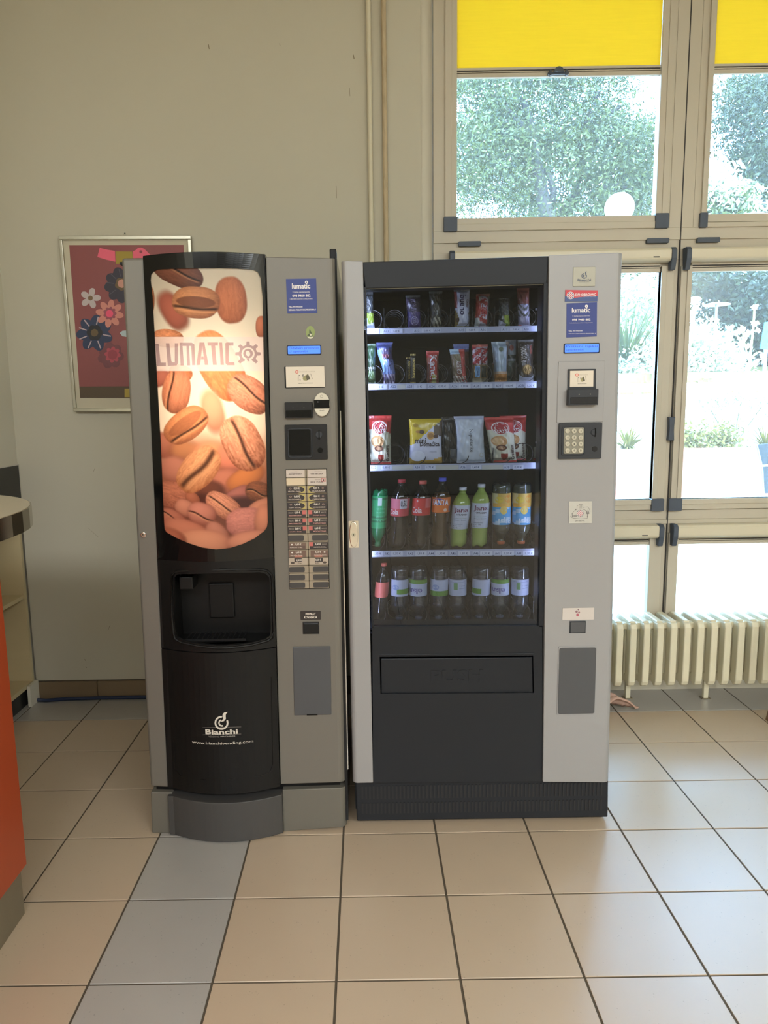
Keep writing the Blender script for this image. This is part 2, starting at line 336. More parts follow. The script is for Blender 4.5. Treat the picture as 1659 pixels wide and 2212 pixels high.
for n, (fx0, fx1, gx0, gx1, sx0, sx1, lx0, lx1) in enumerate(cols):
    # upper window
    wn = MB()
    frame_rect(wn, fx0 + .002, fx1 - .002, 2.073, 3.3, .05, WY - .02, WY + .05, FRAME)
    wn.box(fx0 + .0525, sx0 + .004, WY - .0195, WY + .04, 2.1235, 3.2, FRAME).box(sx1 - .004, fx1 - .0525, WY - .0195, WY + .04, 2.1235, 3.2, FRAME)
    up = struct(wn.build('window_%d' % (2 * n + 1), bevel=.002))
    s_ = MB(); frame_rect(s_, sx0, sx1, 2.121, 3.25, gx0 - sx0 - .022 if gx0 - sx0 > .03 else .02, WY - .03, WY + .03, FRAME)
    s_.build('sash', up, bevel=.002)
    s2 = MB(); s2.box(gx0 - .024, gx0, WY - .026, WY + .02, 2.175, 3.25, FRAME).box(gx1, gx1 + .05, WY - .026, WY + .02, 2.175, 3.25, FRAME).box(gx0 - .024, gx1 + .05, WY - .026, WY + .02, 2.143, 2.175, FRAME)
    s2.build('glazing_bead', up, bevel=.0015)
    MB().box(gx0 - .01, gx1 + .02, WY + .004, WY + .008, 2.16, 3.25, GLASS).build('pane', up)
    corner(sx0 - .006, gx0 + .002, 2.119, 2.181, up); corner(gx1 - .002, sx1 + .002, 2.119, 2.181, up)
    corner(sx0 + .002, sx0 + .042, 3.052, 3.12, up); corner(sx1 - .05, sx1 - .012, 3.052, 3.12, up)
    blind_bar(up, gx0 + .001, gx1 - .001, 2.744, 2.783)
    cl = MB(); nx = 8
    cl.box(gx0 + .001, gx1 - .001, WY - .013, WY - .0118, 2.78, 3.26, YEL); cl.build('yellow_blind_cloth', up)
    if n == 0:
        hx, hz = P(1206, 155, WY - .03); h = MB()
        h.prism([(hx + .021 * math.cos(a), hz - .006 + .022 * math.sin(a)) for a in [math.pi * i / 12 for i in range(13)]], WY - .045, WY - .02, CORN)
        h.box(hx - .044, hx + .044, WY - .036, WY - .02, hz - .012, hz - .002, CORN).box(hx - .038, hx - .03, WY - .038, WY - .02, hz - .016, hz + .006, CORN).box(hx + .03, hx + .038, WY - .038, WY - .02, hz - .016, hz + .006, CORN)
        h.build('blind_grip', up, bevel=.001)
    # transom + hinges
    tr = struct(MB().box(fx0 + .002, fx1 - .002, WY - .012, WY + .05, 2.034, 2.073, FRAME).build('trim_%d' % (n + 2)))
    for hxx in ((fx0 + .11, fx1 - .15) if n == 0 else (fx0 + .07, fx1 - .15)):
        MB().prism(rr(hxx, hxx + .098 if n == 0 else hxx + .1, 2.058, 2.078, .004, 2), WY - .03, WY - .01, CORN).build('hinge_cover', tr, bevel=.001)
    # middle window
    md = MB(); frame_rect(md, fx0 + .002, fx1 - .002, .83, 2.034, .045, WY - .014, WY + .05, FRAME)
    md = struct(md.build('window_%d' % (2 * n + 2), bevel=.002))
    s3 = MB(); a0, a1 = (lx0 - .05, lx1 + .05)
    if n == 1: a0 = 1.402
    if n == 0: a1 = 1.372
    s3.box(a0, lx0, WY - .028, WY + .03, .878, 1.96, FRAME).box(lx1, a1, WY - .028, WY + .03, .878, 1.96, FRAME).box(a0, a1, WY - .028, WY + .03, .878, .927, FRAME)
    s3.box(a0, a1, WY - .012, WY + .03, 1.955, 2.034, FRAME)
    s3.build('sash', md, bevel=.002)
    s3 = MB(); s3.box(lx0 - .02, lx0, WY - .034, WY, .927, 1.96, FRAME).box(lx1, lx1 + .022, WY - .034, WY, .927, 1.96, FRAME).box(lx0, lx1, WY - .034, WY, .903, .927, FRAME)
    s3.build('glazing_bead', md, bevel=.0015)
    MB().box(lx0 - .01, lx1 + .01, WY + .004, WY + .008, .9, 1.98, GLASS).build('pane', md)
    corner(lx0 - .058 if n else lx0 - .05, lx0 + .003, .874, .931, md, WY - .04); corner(lx1 - .003, lx1 + .054, .874, .931, md, WY - .04)
    blind_bar(md, lx0 + .001, lx1 - .001, 1.936, 1.974)
    def cassette(z0, z1, par):
        ca = MB(); pr = []
        x0, x1 = lx0 - (.012 if n == 0 else .02), lx1 + .028
        for i in range(9): a = math.pi / 2 * i / 8; pr.append((WY - .02 - .045 * math.sin(a) ** .6, z0 + .018 * (1 - math.cos(a))))
        pr += [(WY - .065, z1 - .012), (WY - .058, z1 - .003), (WY - .02, z1)]
        nn = len(pr); vs = [(x, y, z) for x in (x0, x1) for y, z in pr]
        fs = [(i, i + nn, (i + 1) % nn + nn, (i + 1) % nn) for i in range(nn)] + [tuple(range(nn)), tuple(range(2 * nn - 1, nn - 1, -1))]
        ca.add(vs, fs, CASS); ca.build('blind_cassette', par, bevel=.002)
        for ex, wd in ((x0 - .022, .022), (x1, .022)):
            e = MB(); pr2 = [(y - .004, z) for y, z in pr]; pr2 = [(WY - .03, z0 - .035)] + [(WY - .055, z0 - .035)] + [(WY - .069, z0 + .012), (WY - .069, z1 - .01), (WY - .055, z1 + .002), (WY - .02, z1 + .002)]
            nn = len(pr2); vs = [(x, y, z) for x in (ex, ex + wd) for y, z in pr2]
            fs = [(i, i + nn, (i + 1) % nn + nn, (i + 1) % nn) for i in range(nn)] + [tuple(range(nn)), tuple(range(2 * nn - 1, nn - 1, -1))]
            e.add(vs, fs, CORN); e.build('cassette_end_cap', par, bevel=.003)
        m_ = MB(); m_.flat([(x1 - .08, z0 + .016), (x1 - .053, z0 + .016), (x1 - .053, z0 + .021), (x1 - .08, z0 + .021)], WY - .0655, GASK); m_.build('maker_mark', par)
    cassette(1.974, 2.033, md)
    struct(MB().box(fx0 + .002, fx1 - .002, WY - .02, WY + .05, .812, .83, FRAME).build('trim_%d' % (n + 5)))
    # lower window
    lo = MB(); frame_rect(lo, fx0 + .002, fx1 - .002, .30, .812, .045, WY - .014, WY + .05, FRAME)
    lo = struct(lo.build('window_%d' % (n + 7), bevel=.002))
    s4 = MB(); s4.box(a0, lx0, WY - .028, WY + .03, .34, .77, FRAME).box(lx1, a1, WY - .028, WY + .03, .34, .77, FRAME).box(a0, a1, WY - .028, WY + .03, .32, .36, FRAME)
    s4.box(a0, a1, WY - .012, WY + .03, .728, .812, FRAME)
    s4.build('sash', lo, bevel=.002)
    MB().box(lx0 - .01, lx1 + .01, WY + .004, WY + .008, .33, .78, GLASS).build('pane', lo)
    blind_bar(lo, lx0 + .001, lx1 - .001, .713, .747); cassette(.747, .812, lo)
    g = struct(MB().box(fx1 - .002, fx1 + .002, WY - .021, WY + .05, .3, 3.3, GASK).build('trim_%d' % (n + 8)))
# casement handle between the windows
hn = MB(); hx, hz = P(1447, 926, WY - .03)
hn.prism([(hx - .014, hz + .053), (hx - .010, hz + .01), (hx - .010, hz - .01), (hx - .014, hz - .053), (hx + .014, hz - .053), (hx + .010, hz - .01), (hx + .010, hz + .01), (hx + .014, hz + .053)], WY - .052, WY - .022, CORN)
hn = hn.build('window_latch', bevel=.003); tag(hn, 'small dark waisted plastic latch on the frame joint between the two window columns', 'latch')
# ================================================================== RADIATOR
rad = thing('radiator', 'cream cast iron column radiator standing under the window on small feet', 'radiator', (1.55, 3.18, 0))
def rad_section():
    b = MB(); w = .0155; zt, zb = .402, .092; yf, yb = 3.085, 3.275
    n = 2
    def sheet(y0, y1, x_, m=RADI):
        prof = [(y0 + .012, zb), (y1 - .012, zb), (y1, zb + .03), (y1, zt - .02), (y1 - .02, zt), (y0 + .02, zt), (y0, zt - .02), (y0, zb + .03)]
        return prof
    # three upright columns joined at top and bottom
    for (a, c) in ((yf, yf + .052), (yf + .069, yf + .121), (yf + .138, yb)):
        k = len(sheet(a, c, 0)); z0_, z1_ = zb + (.014 if a == yf else .0), zt
        for sx in (0,):
            pr = [(a + .008, zb + .012), (a + .026, zb), (c - .008, zb + .012), (c, zb + .03), (c, zt - .03), (c - .01, zt - .01), (a + .01, zt - .01), (a, zt - .03), (a, zb + .03)]
            m_ = len(pr); vs = [(x, y, z) for x in (-w, w) for y, z in pr]
            b.add(vs, [(i, (i + 1) % m_, (i + 1) % m_ + m_, i + m_) for i in range(m_)] + [tuple(range(m_ - 1, -1, -1)), tuple(range(m_, 2 * m_))], RADI)
    for z0_, z1_ in ((zb + .01, zb + .05), (zt - .04, zt)):
        b.box(-w + .001, w - .001, yf + .02, yb - .02, z0_ - .0, z1_ - .002, RADI)
    b.box(-.0302, .0302, yf + .05, yf + .09, zt - .05, zt - .02, RADI).box(-.0302, .0302, yf + .09, yf + .13, zb + .02, zb + .05, RADI)
    return b
r0 = rad_section().build('radiator_section', rad, bevel=.006, seg=3)
r0.matrix_parent_inverse = Matrix.Translation((-1.55, -3.18, 0))
xs = [1.005 + .0603 * k for k in range(22)]
for k, x in enumerate(xs):
    o = r0 if k == 0 else r0.copy()
    if k: COL.objects.link(o)
    o.location = (x, 0, 0)
for u in (1355, 1523):
    fx, fy = PF(u, 1508); b = MB(); b.box(fx - .011, fx + .011, fy - .008, fy + .012, 0.001, .13, RADI).box(fx - .022, fx + .022, fy - .018, fy + .018, 0.0, .004, KSTEEL)
    b.build('radiator_foot', rad, bevel=.002)
# cloth on the floor
cx_, cy_ = 1.115, 3.06; b = MB(); n = 14; vs = []; fs = []
for i in range(n):
    for j in range(n):
        s, t = i / (n - 1), j / (n - 1); x = cx_ - .12 + .2 * s + .02 * math.sin(5 * t); y = cy_ - .05 + .13 * t * (1 - .75 * s) + .05 * s
        vs.append((x, y, .004 + .055 * math.sin(3.1 * s) * abs(math.sin(3.3 * t + 2 * s)) + .006 * math.sin(9 * s + 5 * t) ** 2 + .012 * (1 - s)))
for i in range(n - 1):
    for j in range(n - 1): fs.append((i * n + j, (i + 1) * n + j, (i + 1) * n + j + 1, i * n + j + 1))
CLOTH = mat('pink_rag_cloth', (196, 160, 142), .9, noise=.1, scale=40)
b.add(vs, fs, CLOTH); o = b.build('floor_cloth', smooth=True); sm = o.modifiers.new('t', 'SOLIDIFY'); sm.thickness = .003; sm.offset = 1
tag(o, 'crumpled pinkish rag on the floor beside the light grey vending machine', 'cloth')
# chair at the right edge (leg in view)
WOODC = mat('brown_chair_wood', (126, 98, 72), .5, noise=.15, scale=12, stretch=(6, 6, 1))
lx, ly = PF(1657, 1560)
ch = thing('wooden_chair', 'brown wooden chair leg at the right edge of the photo, in front of the radiator', 'chair', (lx + .2, ly - .2, 0))
for dx, dy, hh in ((0.0, 0, .44), (.40, 0, .80), (0.0, -.34, .44), (.40, -.34, .80)):
    x = lx + dx + .006
    MB().add([(x, ly + dy, 0), (x + .026, ly + dy, 0), (x + .026, ly + dy + .026, 0), (x, ly + dy + .026, 0), (x + .085, ly + dy, hh), (x + .125, ly + dy, hh), (x + .125, ly + dy + .033, hh), (x + .085, ly + dy + .033, hh)],
             [(3, 2, 1, 0), (4, 5, 6, 7), (0, 1, 5, 4), (1, 2, 6, 5), (2, 3, 7, 6), (3, 0, 4, 7)], WOODC).build('leg', ch, bevel=.002)
MB().box(lx + .085, lx + .56, ly - .34, ly + .03, .44, .475, WOODC).build('seat', ch, bevel=.008)
MB().box(lx + .50, lx + .525, ly - .31, ly, .56, .80, WOODC).build('backrest', ch, bevel=.006)
# ================================================================== LEFT SIDE: picture, shelves, bar counter, hose
pic = thing('framed_picture', 'silver framed print of paper cut flowers and a pink bird on the back wall', 'picture', (-1.04, WY, 1.4))
py = WY - .018
# the frame hangs slightly askew; corners measured on the wall
pc = [P(129, 511, py), P(413, 510, py), P(430, 889, py), P(161, 889, py)]
def lerp2(a, b, t): return (a[0] + (b[0] - a[0]) * t, a[1] + (b[1] - a[1]) * t)
def pq(s, t): return lerp2(lerp2(pc[0], pc[1], s), lerp2(pc[3], pc[2], s), t)      # s right, t down
ix, iz = .014, .0105
def quadp(s0, t0, s1, t1): return [pq(s0, t0), pq(s1, t0), pq(s1, t1), pq(s0, t1)]
for q in ((0, 0, 1, .021), (0, .979, 1, 1), (0, .0212, .024, .9788), (.976, .0212, 1, .9788)):
    MB().prism(quadp(*q), py - .014, WY - .003, ALU).build('frame_rail', pic, bevel=.002)
MB().prism(quadp(.02, .02, .98, .98), py - .002, py + .004, mat('cream_mount_board', (200, 190, 165), .7, noise=.02)).build('mount', pic)
art = MB(); ay = py - .003
art.flat([P(149.5, 529.5, ay), P(396.5, 529, ay), P(411, 860, ay), P(173, 859.5, ay)], ay, PRINT, (140, 74, 72))
art.flat([P(171.5, 835, ay - .0002), P(410, 834, ay - .0002), P(411, 860, ay - .0002), P(173, 859.5, ay - .0002)], ay - .0002, PRINT, (86, 68, 45))
def zp(x, y, o=(110, 490), k=320 / 1659): return (o[0] + x * k, o[1] + y * k)
_al = [0]
def shape(pts, col, lv=1):
    _al[0] += .00003; yy = ay - .0003 - lv * .0003 - _al[0]; art.flat([P(*zp(x, y), yy) for x, y in pts], yy, PRINT, col)
shape([(545, 236), (630, 256), (716, 270), (722, 390), (620, 368), (520, 338)], (232, 96, 118))
shape([(722, 276), (910, 278), (916, 340), (906, 405), (728, 415)], (160, 136, 40))
shape([(918, 275), (950, 260), (975, 236), (1010, 232), (1045, 246), (1115, 316), (1060, 345), (920, 360)], (232, 96, 118))
shape([(1007 + 17 * math.cos(a), 280 + 17 * math.sin(a)) for a in np.linspace(0, 6.28, 12)[:-1]], (140, 60, 70), 2)
shape([(825, 1812), (1200, 1812), (1200, 1908), (825, 1908)], (170, 145, 50), 1)
def flower(cx, cy, r, n, col, inner=.55, rot=0, pw=1., lv=1, sq=1.):
    pts = []
    for i in range(n * 10):
        a = 2 * math.pi * i / (n * 10) + rot; k = abs(math.cos(n * (a - rot) / 2)) ** pw
        pts.append((cx + r * sq * (inner + (1 - inner) * k) * math.cos(a), cy + r * (inner + (1 - inner) * k) * math.sin(a)))
    shape(pts, col, lv)
flower(800, 650, 205, 9, (52, 47, 60), .82, .2)
flower(790, 640, 75, 5, (104, 82, 50), .8, .3, lv=2); flower(795, 635, 48, 8, (196, 140, 120), .95, 0, lv=3)
flower(442, 800, 118, 5, (190, 175, 172), .4, .25 - 1.57, .9); flower(442, 798, 28, 8, (120, 92, 62), .95, 0, lv=2)
flower(668, 1225 + 215, 150, 7, (118, 64, 68), .8, .1)
flower(690, 1432, 92, 8, (176, 72, 82), .72, .1, lv=2); flower(690, 1432, 55, 8, (150, 60, 70), .95, lv=3)
flower(490, 1190, 208, 7, (44, 55, 84), .72, .35, 1.2)
flower(490, 1185, 90, 6, (34, 33, 38), .85, lv=2); flower(488, 1186, 42, 8, (100, 80, 50), .95, lv=3)
for a in (-2.25, -1.35, -2.7 - .12, .2, 2.75, 1.98, 1.2):
    c_, s_ = math.cos(a), math.sin(a); p0, p1 = (490 + 95 * c_, 1188 + 95 * s_), (490 + 185 * c_, 1188 + 185 * s_)
    shape([(p0[0] - 6 * s_, p0[1] + 6 * c_), (p1[0] - 7 * s_, p1[1] + 7 * c_), (p1[0] + 7 * s_, p1[1] - 7 * c_), (p0[0] + 6 * s_, p0[1] - 6 * c_)], (186, 164, 168), 3)
for a in (3.3, 3.9, 4.5, 2.5):
    c_, s_ = math.cos(a), math.sin(a); p0, p1 = (800 + 95 * c_, 650 + 95 * s_), (800 + 180 * c_, 650 + 180 * s_)
    shape([(p0[0] - 4 * s_, p0[1] + 4 * c_), (p1[0] - 4 * s_, p1[1] + 4 * c_), (p1[0] + 4 * s_, p1[1] - 4 * c_), (p0[0] + 4 * s_, p0[1] - 4 * c_)], (84, 80, 88), 2)
flower(658, 972, 158, 8, (206, 132, 116), .58, .15, .9, lv=3)
flower(660, 970, 76, 9, (150, 76, 86), .75, lv=4); flower(656, 972, 42, 8, (228, 80, 110), .95, lv=5)
shape([(770, 1190), (800, 1165), (860, 1160), (860, 1235), (800, 1225)], (176, 188, 188))
art.build('flower_print', pic)
MB().tube([(P(270, 507, WY - .01)[0], WY - .014, P(270, 507, WY)[1] + .002), (P(270, 507, WY - .01)[0] - .003, WY - .001, P(270, 507, WY)[1] + .006)], .002, GASK).build('wall_nail', pic)
# open shelf unit recessed in the left wall below the black board
cab = thing('shelf_cabinet', 'cream open shelf cabinet in the left corner behind the bar counter', 'cabinet', (-1.8, 2.75, 0))
MB().box(-2.05, -2.03, 2.25, 3.27, .09, .89, MAPLE).build('back_panel', cab)
MB().box(-2.03, -1.602, 3.262, 3.282, .09, .89, MAPLE).build('side_panel', cab, bevel=.001)
MB().box(-2.03, -1.602, 2.25, 2.27, .09, .89, MAPLE).build('side_panel', cab, bevel=.001)
MB().box(-2.03, -1.606, 2.27, 3.262, .507, .525, MAPLE).build('shelf', cab, bevel=.001)
MB().box(-2.03, -1.604, 2.27, 3.262, .085, .105, MAPLE).build('bottom_board', cab, bevel=.001)
MB().box(-2.05, -1.602, 2.25, 3.282, .89, .915, MAPLE).build('top_board', cab, bevel=.001)
MB().box(-2.03, -1.62, 2.27, 3.24, .0, .085, SPLASH).build('kick_board', cab)
sp = MB().box(-1.604, -1.594, 2.25, 3.292, .92, 1.13, SPLASH); sp.box(-1.604, -1.5935, 2.25, 3.2955, 1.13, 1.1345, WHITE).box(-1.604, -1.5935, 3.292, 3.2955, .92, 1.13, WHITE)
sp = sp.build('splash_board'); tag(sp, 'glossy black splash board with white edge on the left wall above the counter', 'board')
# bar counter (orange front, steel kick, round steel-banded top)
bar = thing('bar_counter', 'orange fronted bar counter with round steel edged top at the left edge', 'counter', (-1.2, 1.2, 0))
MB().box(-1.45, -.972, .2, 1.80, .135, 1.06, ORANGE).build('front_panel', bar, bevel=.001)
MB().box(-1.45, -.972, 1.80, 1.822, .135, 1.06, ORANGEE).build('end_panel', bar, bevel=.001)
MB().box(-.973, -.955, .2, 1.822, .135, 1.06, ORANGE).build('side_panel', bar, bevel=.001)
MB().box(-1.43, -.962, .22, 1.802, 0, .135, KSTEEL).build('kick_plate', bar, bevel=.001)
zt_ = 1.12; out = []
tip = PF(68, 1097, zt_)
cxr, cyr, rr_ = -1.38, 1.76, .50; tip = (cxr + rr_, cyr)
pts = [(tip[0], .2)] + [(cxr + rr_ * math.cos(a), cyr + rr_ * math.sin(a)) for a in np.linspace(0, math.pi, 25)] + [(cxr - rr_, .2)]
def vslab(pts, z0, z1, m, mb=None, cap=True):
    b = mb or MB(); n = len(pts); vs = [(x, y, z0) for x, y in pts] + [(x, y, z1) for x, y in pts]
    fs = [(i, (i + 1) % n, (i + 1) % n + n, i + n) for i in range(n)]
    if cap: fs += [tuple(range(n, 2 * n)), tuple(range(n - 1, -1, -1))]
    return b.add(vs, fs, m)
vslab(pts, zt_ - .055, zt_ - .0005, STEEL).build('steel_edge_band', bar)
inn = [(tip[0] - .004, .2)] + [(cxr + (rr_ - .004) * math.cos(a), cyr + (rr_ - .004) * math.sin(a)) for a in np.linspace(0, math.pi, 25)] + [(cxr - rr_ + .004, .2)]
vslab(inn, zt_ - .01, zt_ + .001, COUNT).build('counter_top', bar)
# blue hose on the floor by the skirting
b = MB(); pts = [(-1.585, 3.262, .009), (-1.54, 3.255, .009), (-1.45, 3.268, .009), (-1.3, 3.274, .009), (-1.0, 3.276, .009), (-.6, 3.276, .009), (-.2, 3.27, .009)]
b.tube(pts, .0085, mat('dark_blue_hose', (34, 46, 74), .5, noise=.05), 8); o = b.build('floor_hose', smooth=True); tag(o, 'dark blue hose lying along the foot of the back wall', 'hose')
# ================================================================== COFFEE MACHINE
CF = 2.170                                              # front plane of the side stiles
cm = thing('coffee_vending_machine', 'grey and black hot drinks machine with a lit coffee bean poster', 'vending machine', (-.395, 2.5, 0))
def C(u, v, Y=CF): return P(u, v, Y)
XC, HW, BU = -.463, .178, .047
def yb(x, k=1.): return CF - .006 - BU * k * max(0., 1 - ((x - XC) / HW) ** 2)
def CB(u, v):                                            # pixel on the bulged centre panel
    Y = CF
    for _ in range(6): x, z = P(u, v, Y); Y = yb(x)
    return x, z
def poly(pts, Y): return [P(u, v, Y) for u, v in pts]
MB().box(-.712, -.083, 2.262, 2.93, .03, 1.80, GREY).build('cabinet_body', cm, bevel=.004)
# side stiles
b = MB(); b.prism(poly([(262, 557), (312, 556), (365, 1702), (325, 1700)], CF), CF, 2.26, GREY); b.build('left_stile', cm, bevel=.008, seg=3)
b = MB()
sp_ = poly([(574, 555), (727, 557), (748, 1690), (606, 1694)], CF)
def stile(b, q, r, y0, y1, m, side=1):
    """upright with a rounded outer edge: q = TL, TR, BR, BL in x,z"""
    n = 7; rows = []
    for (a, c) in ((q[3], q[2]), (q[0], q[1])):
        z = (a[1] + c[1]) / 2; xs_ = []
        if side > 0: xs_ = [(a[0], y1), (a[0], y0)] + [(c[0] - r + r * math.sin(t), y0 + r * (1 - math.cos(t))) for t in np.linspace(0, math.pi / 2, n)] + [(c[0], y1)]
        else: xs_ = [(a[0], y1)] + [(a[0] + r - r * math.sin(t), y0 + r * (1 - math.cos(t))) for t in np.linspace(math.pi / 2, 0, n)] + [(c[0], y0), (c[0], y1)]
        rows.append([(x, y, (a[1] if x < (a[0] + c[0]) / 2 else c[1])) for x, y in xs_])
    m_ = len(rows[0]); vs = rows[0] + rows[1]
    fs = [(i, (i + 1) % m_, (i + 1) % m_ + m_, i + m_) for i in range(m_)] + [tuple(range(m_, 2 * m_)), tuple(range(m_ - 1, -1, -1))]
    b.add(vs, fs, m)
stile(b, sp_, .026, CF, 2.26, GREY); b.build('right_stile', cm, bevel=.002)
# black end strip and chrome hinge strip in the gap
b = MB(); b.box(-.0835, -.0745, 2.18, 2.93, .03, 1.805, BLACKG); b.build('side_trim', cm)
b = MB(); b.box(-.0745, -.0718, 2.195, 2.205, .2, 1.36, CHROME); b.build('hinge_strip', cm)
# top hinge block
a = P(713, 556, 2.25); c_ = P(727, 542, 2.25); MB().box(a[0], c_[0], 2.22, 2.28, 1.80, c_[1], BLACK).build('top_hinge', cm, bevel=.003)
MB().prism([(-.712, 1.795), (-.083, 1.795), (-.083, 1.803), (-.712, 1.803)], 2.19, 2.26, BLACK).build('top_edge', cm)
# bulged black panel: ring round the poster, ring round the niche, service door below
def ztop(x): return 1.812
XL = lambda z: -.634 - (1.81 - z) * .0130
XR = lambda z: -.281 - (1.81 - z) * .0075
def rayhit(poly_, c, a):
    best = None; dx, dz = math.cos(a), math.sin(a); n = len(poly_)
    for i in range(n):
        (x0, z0), (x1, z1) = poly_[i], poly_[(i + 1) % n]; ex, ez = x1 - x0, z1 - z0
        den = dx * ez - dz * ex
        if abs(den) < 1e-12: continue
        t = ((x0 - c[0]) * ez - (z0 - c[1]) * ex) / den; s = ((x0 - c[0]) * dz - (z0 - c[1]) * dx) / den
        if t > 0 and -1e-9 <= s <= 1 + 1e-9 and (best is None or t < best): best = t
    return (c[0] + dx * best, c[1] + dz * best)
def ring(b, inner, outer, m, steps=8, depth=.012, lip=None):
    c = (sum(p[0] for p in inner) / len(inner), (max(p[1] for p in inner) + min(p[1] for p in inner)) / 2)
    angs = sorted({round(math.atan2(p[1] - c[1], p[0] - c[0]), 5) for p in list(inner) + list(outer)} | {round(a, 5) for a in np.linspace(-math.pi, math.pi, 121)[:-1]})
    I = [rayhit(inner, c, a) for a in angs]; O = [rayhit(outer, c, a) for a in angs]; n = len(angs)
    vs = []
    for k in range(steps + 1):
        t = k / steps
        for p, q in zip(O, I): x, z = p[0] + (q[0] - p[0]) * t, p[1] + (q[1] - p[1]) * t; vs.append((x, yb(x), z))
    for p in I: vs.append((p[0], yb(p[0]) + depth, p[1]))
    for p in O: vs.append((p[0], CF + .075, p[1]))
    fs = [(k * n + i, k * n + (i + 1) % n, (k + 1) * n + (i + 1) % n, (k + 1) * n + i) for k in range(steps + 1) for i in range(n)]
    k2 = (steps + 2) * n; fs += [(k2 + i, k2 + (i + 1) % n, (i + 1) % n, i) for i in range(n)]
    b.add(vs, fs, m); return I
zsplit = CB(470, 1213)[1]; zdoor = CB(480, 1409)[1]; zbot = CB(480, 1716)[1]
post_in = [CB(u, v) for u, v in [(341, 582), (400, 580), (455, 579.5), (510, 580), (548, 583), (557, 588), (563, 600), (567, 640), (570, 800), (575, 960), (578.5, 1128), (577, 1138), (571, 1147), (550, 1163), (525, 1175), (497, 1184), (466, 1187), (436, 1183), (405, 1173), (380, 1162), (359, 1150), (355, 1143), (354, 1130), (347, 960), (338, 800), (329, 640), (325, 605), (326, 593), (332, 586)]]
o1 = [(XL(zsplit), zsplit), (XR(zsplit), zsplit), (XR(1.81), 1.812), (XL(1.81), 1.812)]
b = MB(); ring(b, post_in, o1, BLACKG); b.build('poster_surround', cm)
nic_in = [CB(u, v) for u, v in [(377, 1247), (383, 1241), (392, 1240), (480, 1237), (560, 1236), (573, 1239), (581, 1247), (583, 1258), (585, 1360), (583, 1373), (574, 1380), (540, 1389), (500, 1394), (470, 1395), (430, 1391), (395, 1384), (383, 1377), (379, 1366), (376, 1330)]]
o2 = [(XL(zdoor), zdoor), (XR(zdoor), zdoor), (XR(zsplit), zsplit), (XL(zsplit), zsplit)]
b = MB(); I2 = ring(b, nic_in, o2, BLACK); b.build('niche_surround', cm)
# raised rim round the niche opening
b = MB(); n = len(nic_in); cc = (sum(p[0] for p in nic_in) / n, sum(p[1] for p in nic_in) / n)
rim = [(cc[0] + (p[0] - cc[0]) * 1.05, cc[1] + (p[1] - cc[1]) * 1.07) for p in nic_in]
b.tube([(x, yb(x) - .001, z) for x, z in rim + rim[:2]], .0042, BLACK, 8, cap=False); b.build('niche_rim', cm, smooth=True)
# niche shell and fittings
x0n, x1n = min(p[0] for p in nic_in) - .004, max(p[0] for p in nic_in) + .004; z0n, z1n = min(p[1] for p in nic_in) - .004, max(p[1] for p in nic_in) + .004
b = MB(); v_ = [(x, y, z) for z in (z0n, z1n) for y in (2.135, 2.255) for x in (x0n, x1n)]
b.add([(x, (yb(x) + .012 if y < 2.2 else y), z) for x, y, z in v_], [(0, 2, 3, 1), (4, 5, 7, 6), (2, 6, 7, 3), (0, 4, 6, 2), (1, 3, 7, 5)], BLACK)
b.build('niche_shell', cm)
x, z = P(478, 1300, 2.24); MB().box(x - .04, x + .04, 2.243, 2.252, z - .055, z + .06, BLACK).build('cup_door', cm, bevel=.004)
x, z = P(413, 1255, 2.2); MB().box(x - .03, x + .012, 2.17, 2.24, z - .02, z + .02, BLACK).build('nozzle', cm, bevel=.003)
b = MB(); x0_, z0_ = P(410, 1362, 2.21); x1_, _ = P(530, 1362, 2.21)
for k in range(12): xx = x0_ + (x1_ - x0_) * k / 11; b.box(xx - .0015, xx + .0015, 2.16, 2.235, z0n + .008, z0n + .012, DARKM)
b.box(x0_ - .01, x1_ + .01, 2.155, 2.158, z0n + .006, z0n + .013, DARKM); g_ = b.build('drip_grate', cm); g_['kind'] = 'stuff'
# bulged sheets
def sheet(b, xl, xr, z0, z1, m, off=0., nx=20, cap=True, arc=0.):
    vs = []
    for k in range(2):
        for i in range(nx + 1):
            zz = (z0, z1)[k]; x = xl(zz) + (xr(zz) - xl(zz)) * i / nx
            vs.append((x, yb(x) - off, zz))
    fs = [(i, i + 1, i + nx + 2, i + nx + 1) for i in range(nx)]
    k = len(vs); vs += [(x, CF + .02, z) for x, y, z in vs]
    if cap: fs += [(i + k, i + 1 + k, i + 1, i) for i in range(nx)] + [(i + nx + 1, i + nx + 2, i + nx + 2 + k, i + nx + 1 + k) for i in range(nx)]
    fs += [(0, nx + 1, nx + 1 + k, k), (nx, nx + k, 2 * nx + 1 + k, 2 * nx + 1)]
    b.add(vs, fs, m)
b = MB(); sheet(b, XL, XR, zbot, zdoor - .003, BLACK); dr = b.build('service_door', cm)
# recessed outline groove on the door and panel seam
b = MB(); gl_ = [CB(u, v) for u, v in [(586, 1462), (588, 1600), (589, 1650), (583, 1668), (560, 1677), (500, 1683), (440, 1684), (390, 1676), (378, 1660), (376, 1600)]]
b.tube([(x, yb(x) - .0002, z) for x, z in gl_], .0011, BLACKG, 5); b.build('door_groove', cm)
b = MB(); b.add([(x, y, z) for z in (1.8125,) for x, y in [(XL(1.81), CF + .09)] + [(XL(1.81) + (XR(1.81) - XL(1.81)) * i / 20, yb(XL(1.81) + (XR(1.81) - XL(1.81)) * i / 20)) for i in range(21)] + [(XR(1.81), CF + .09)]], [tuple(range(23))], BLACKG); b.build('top_cap', cm)
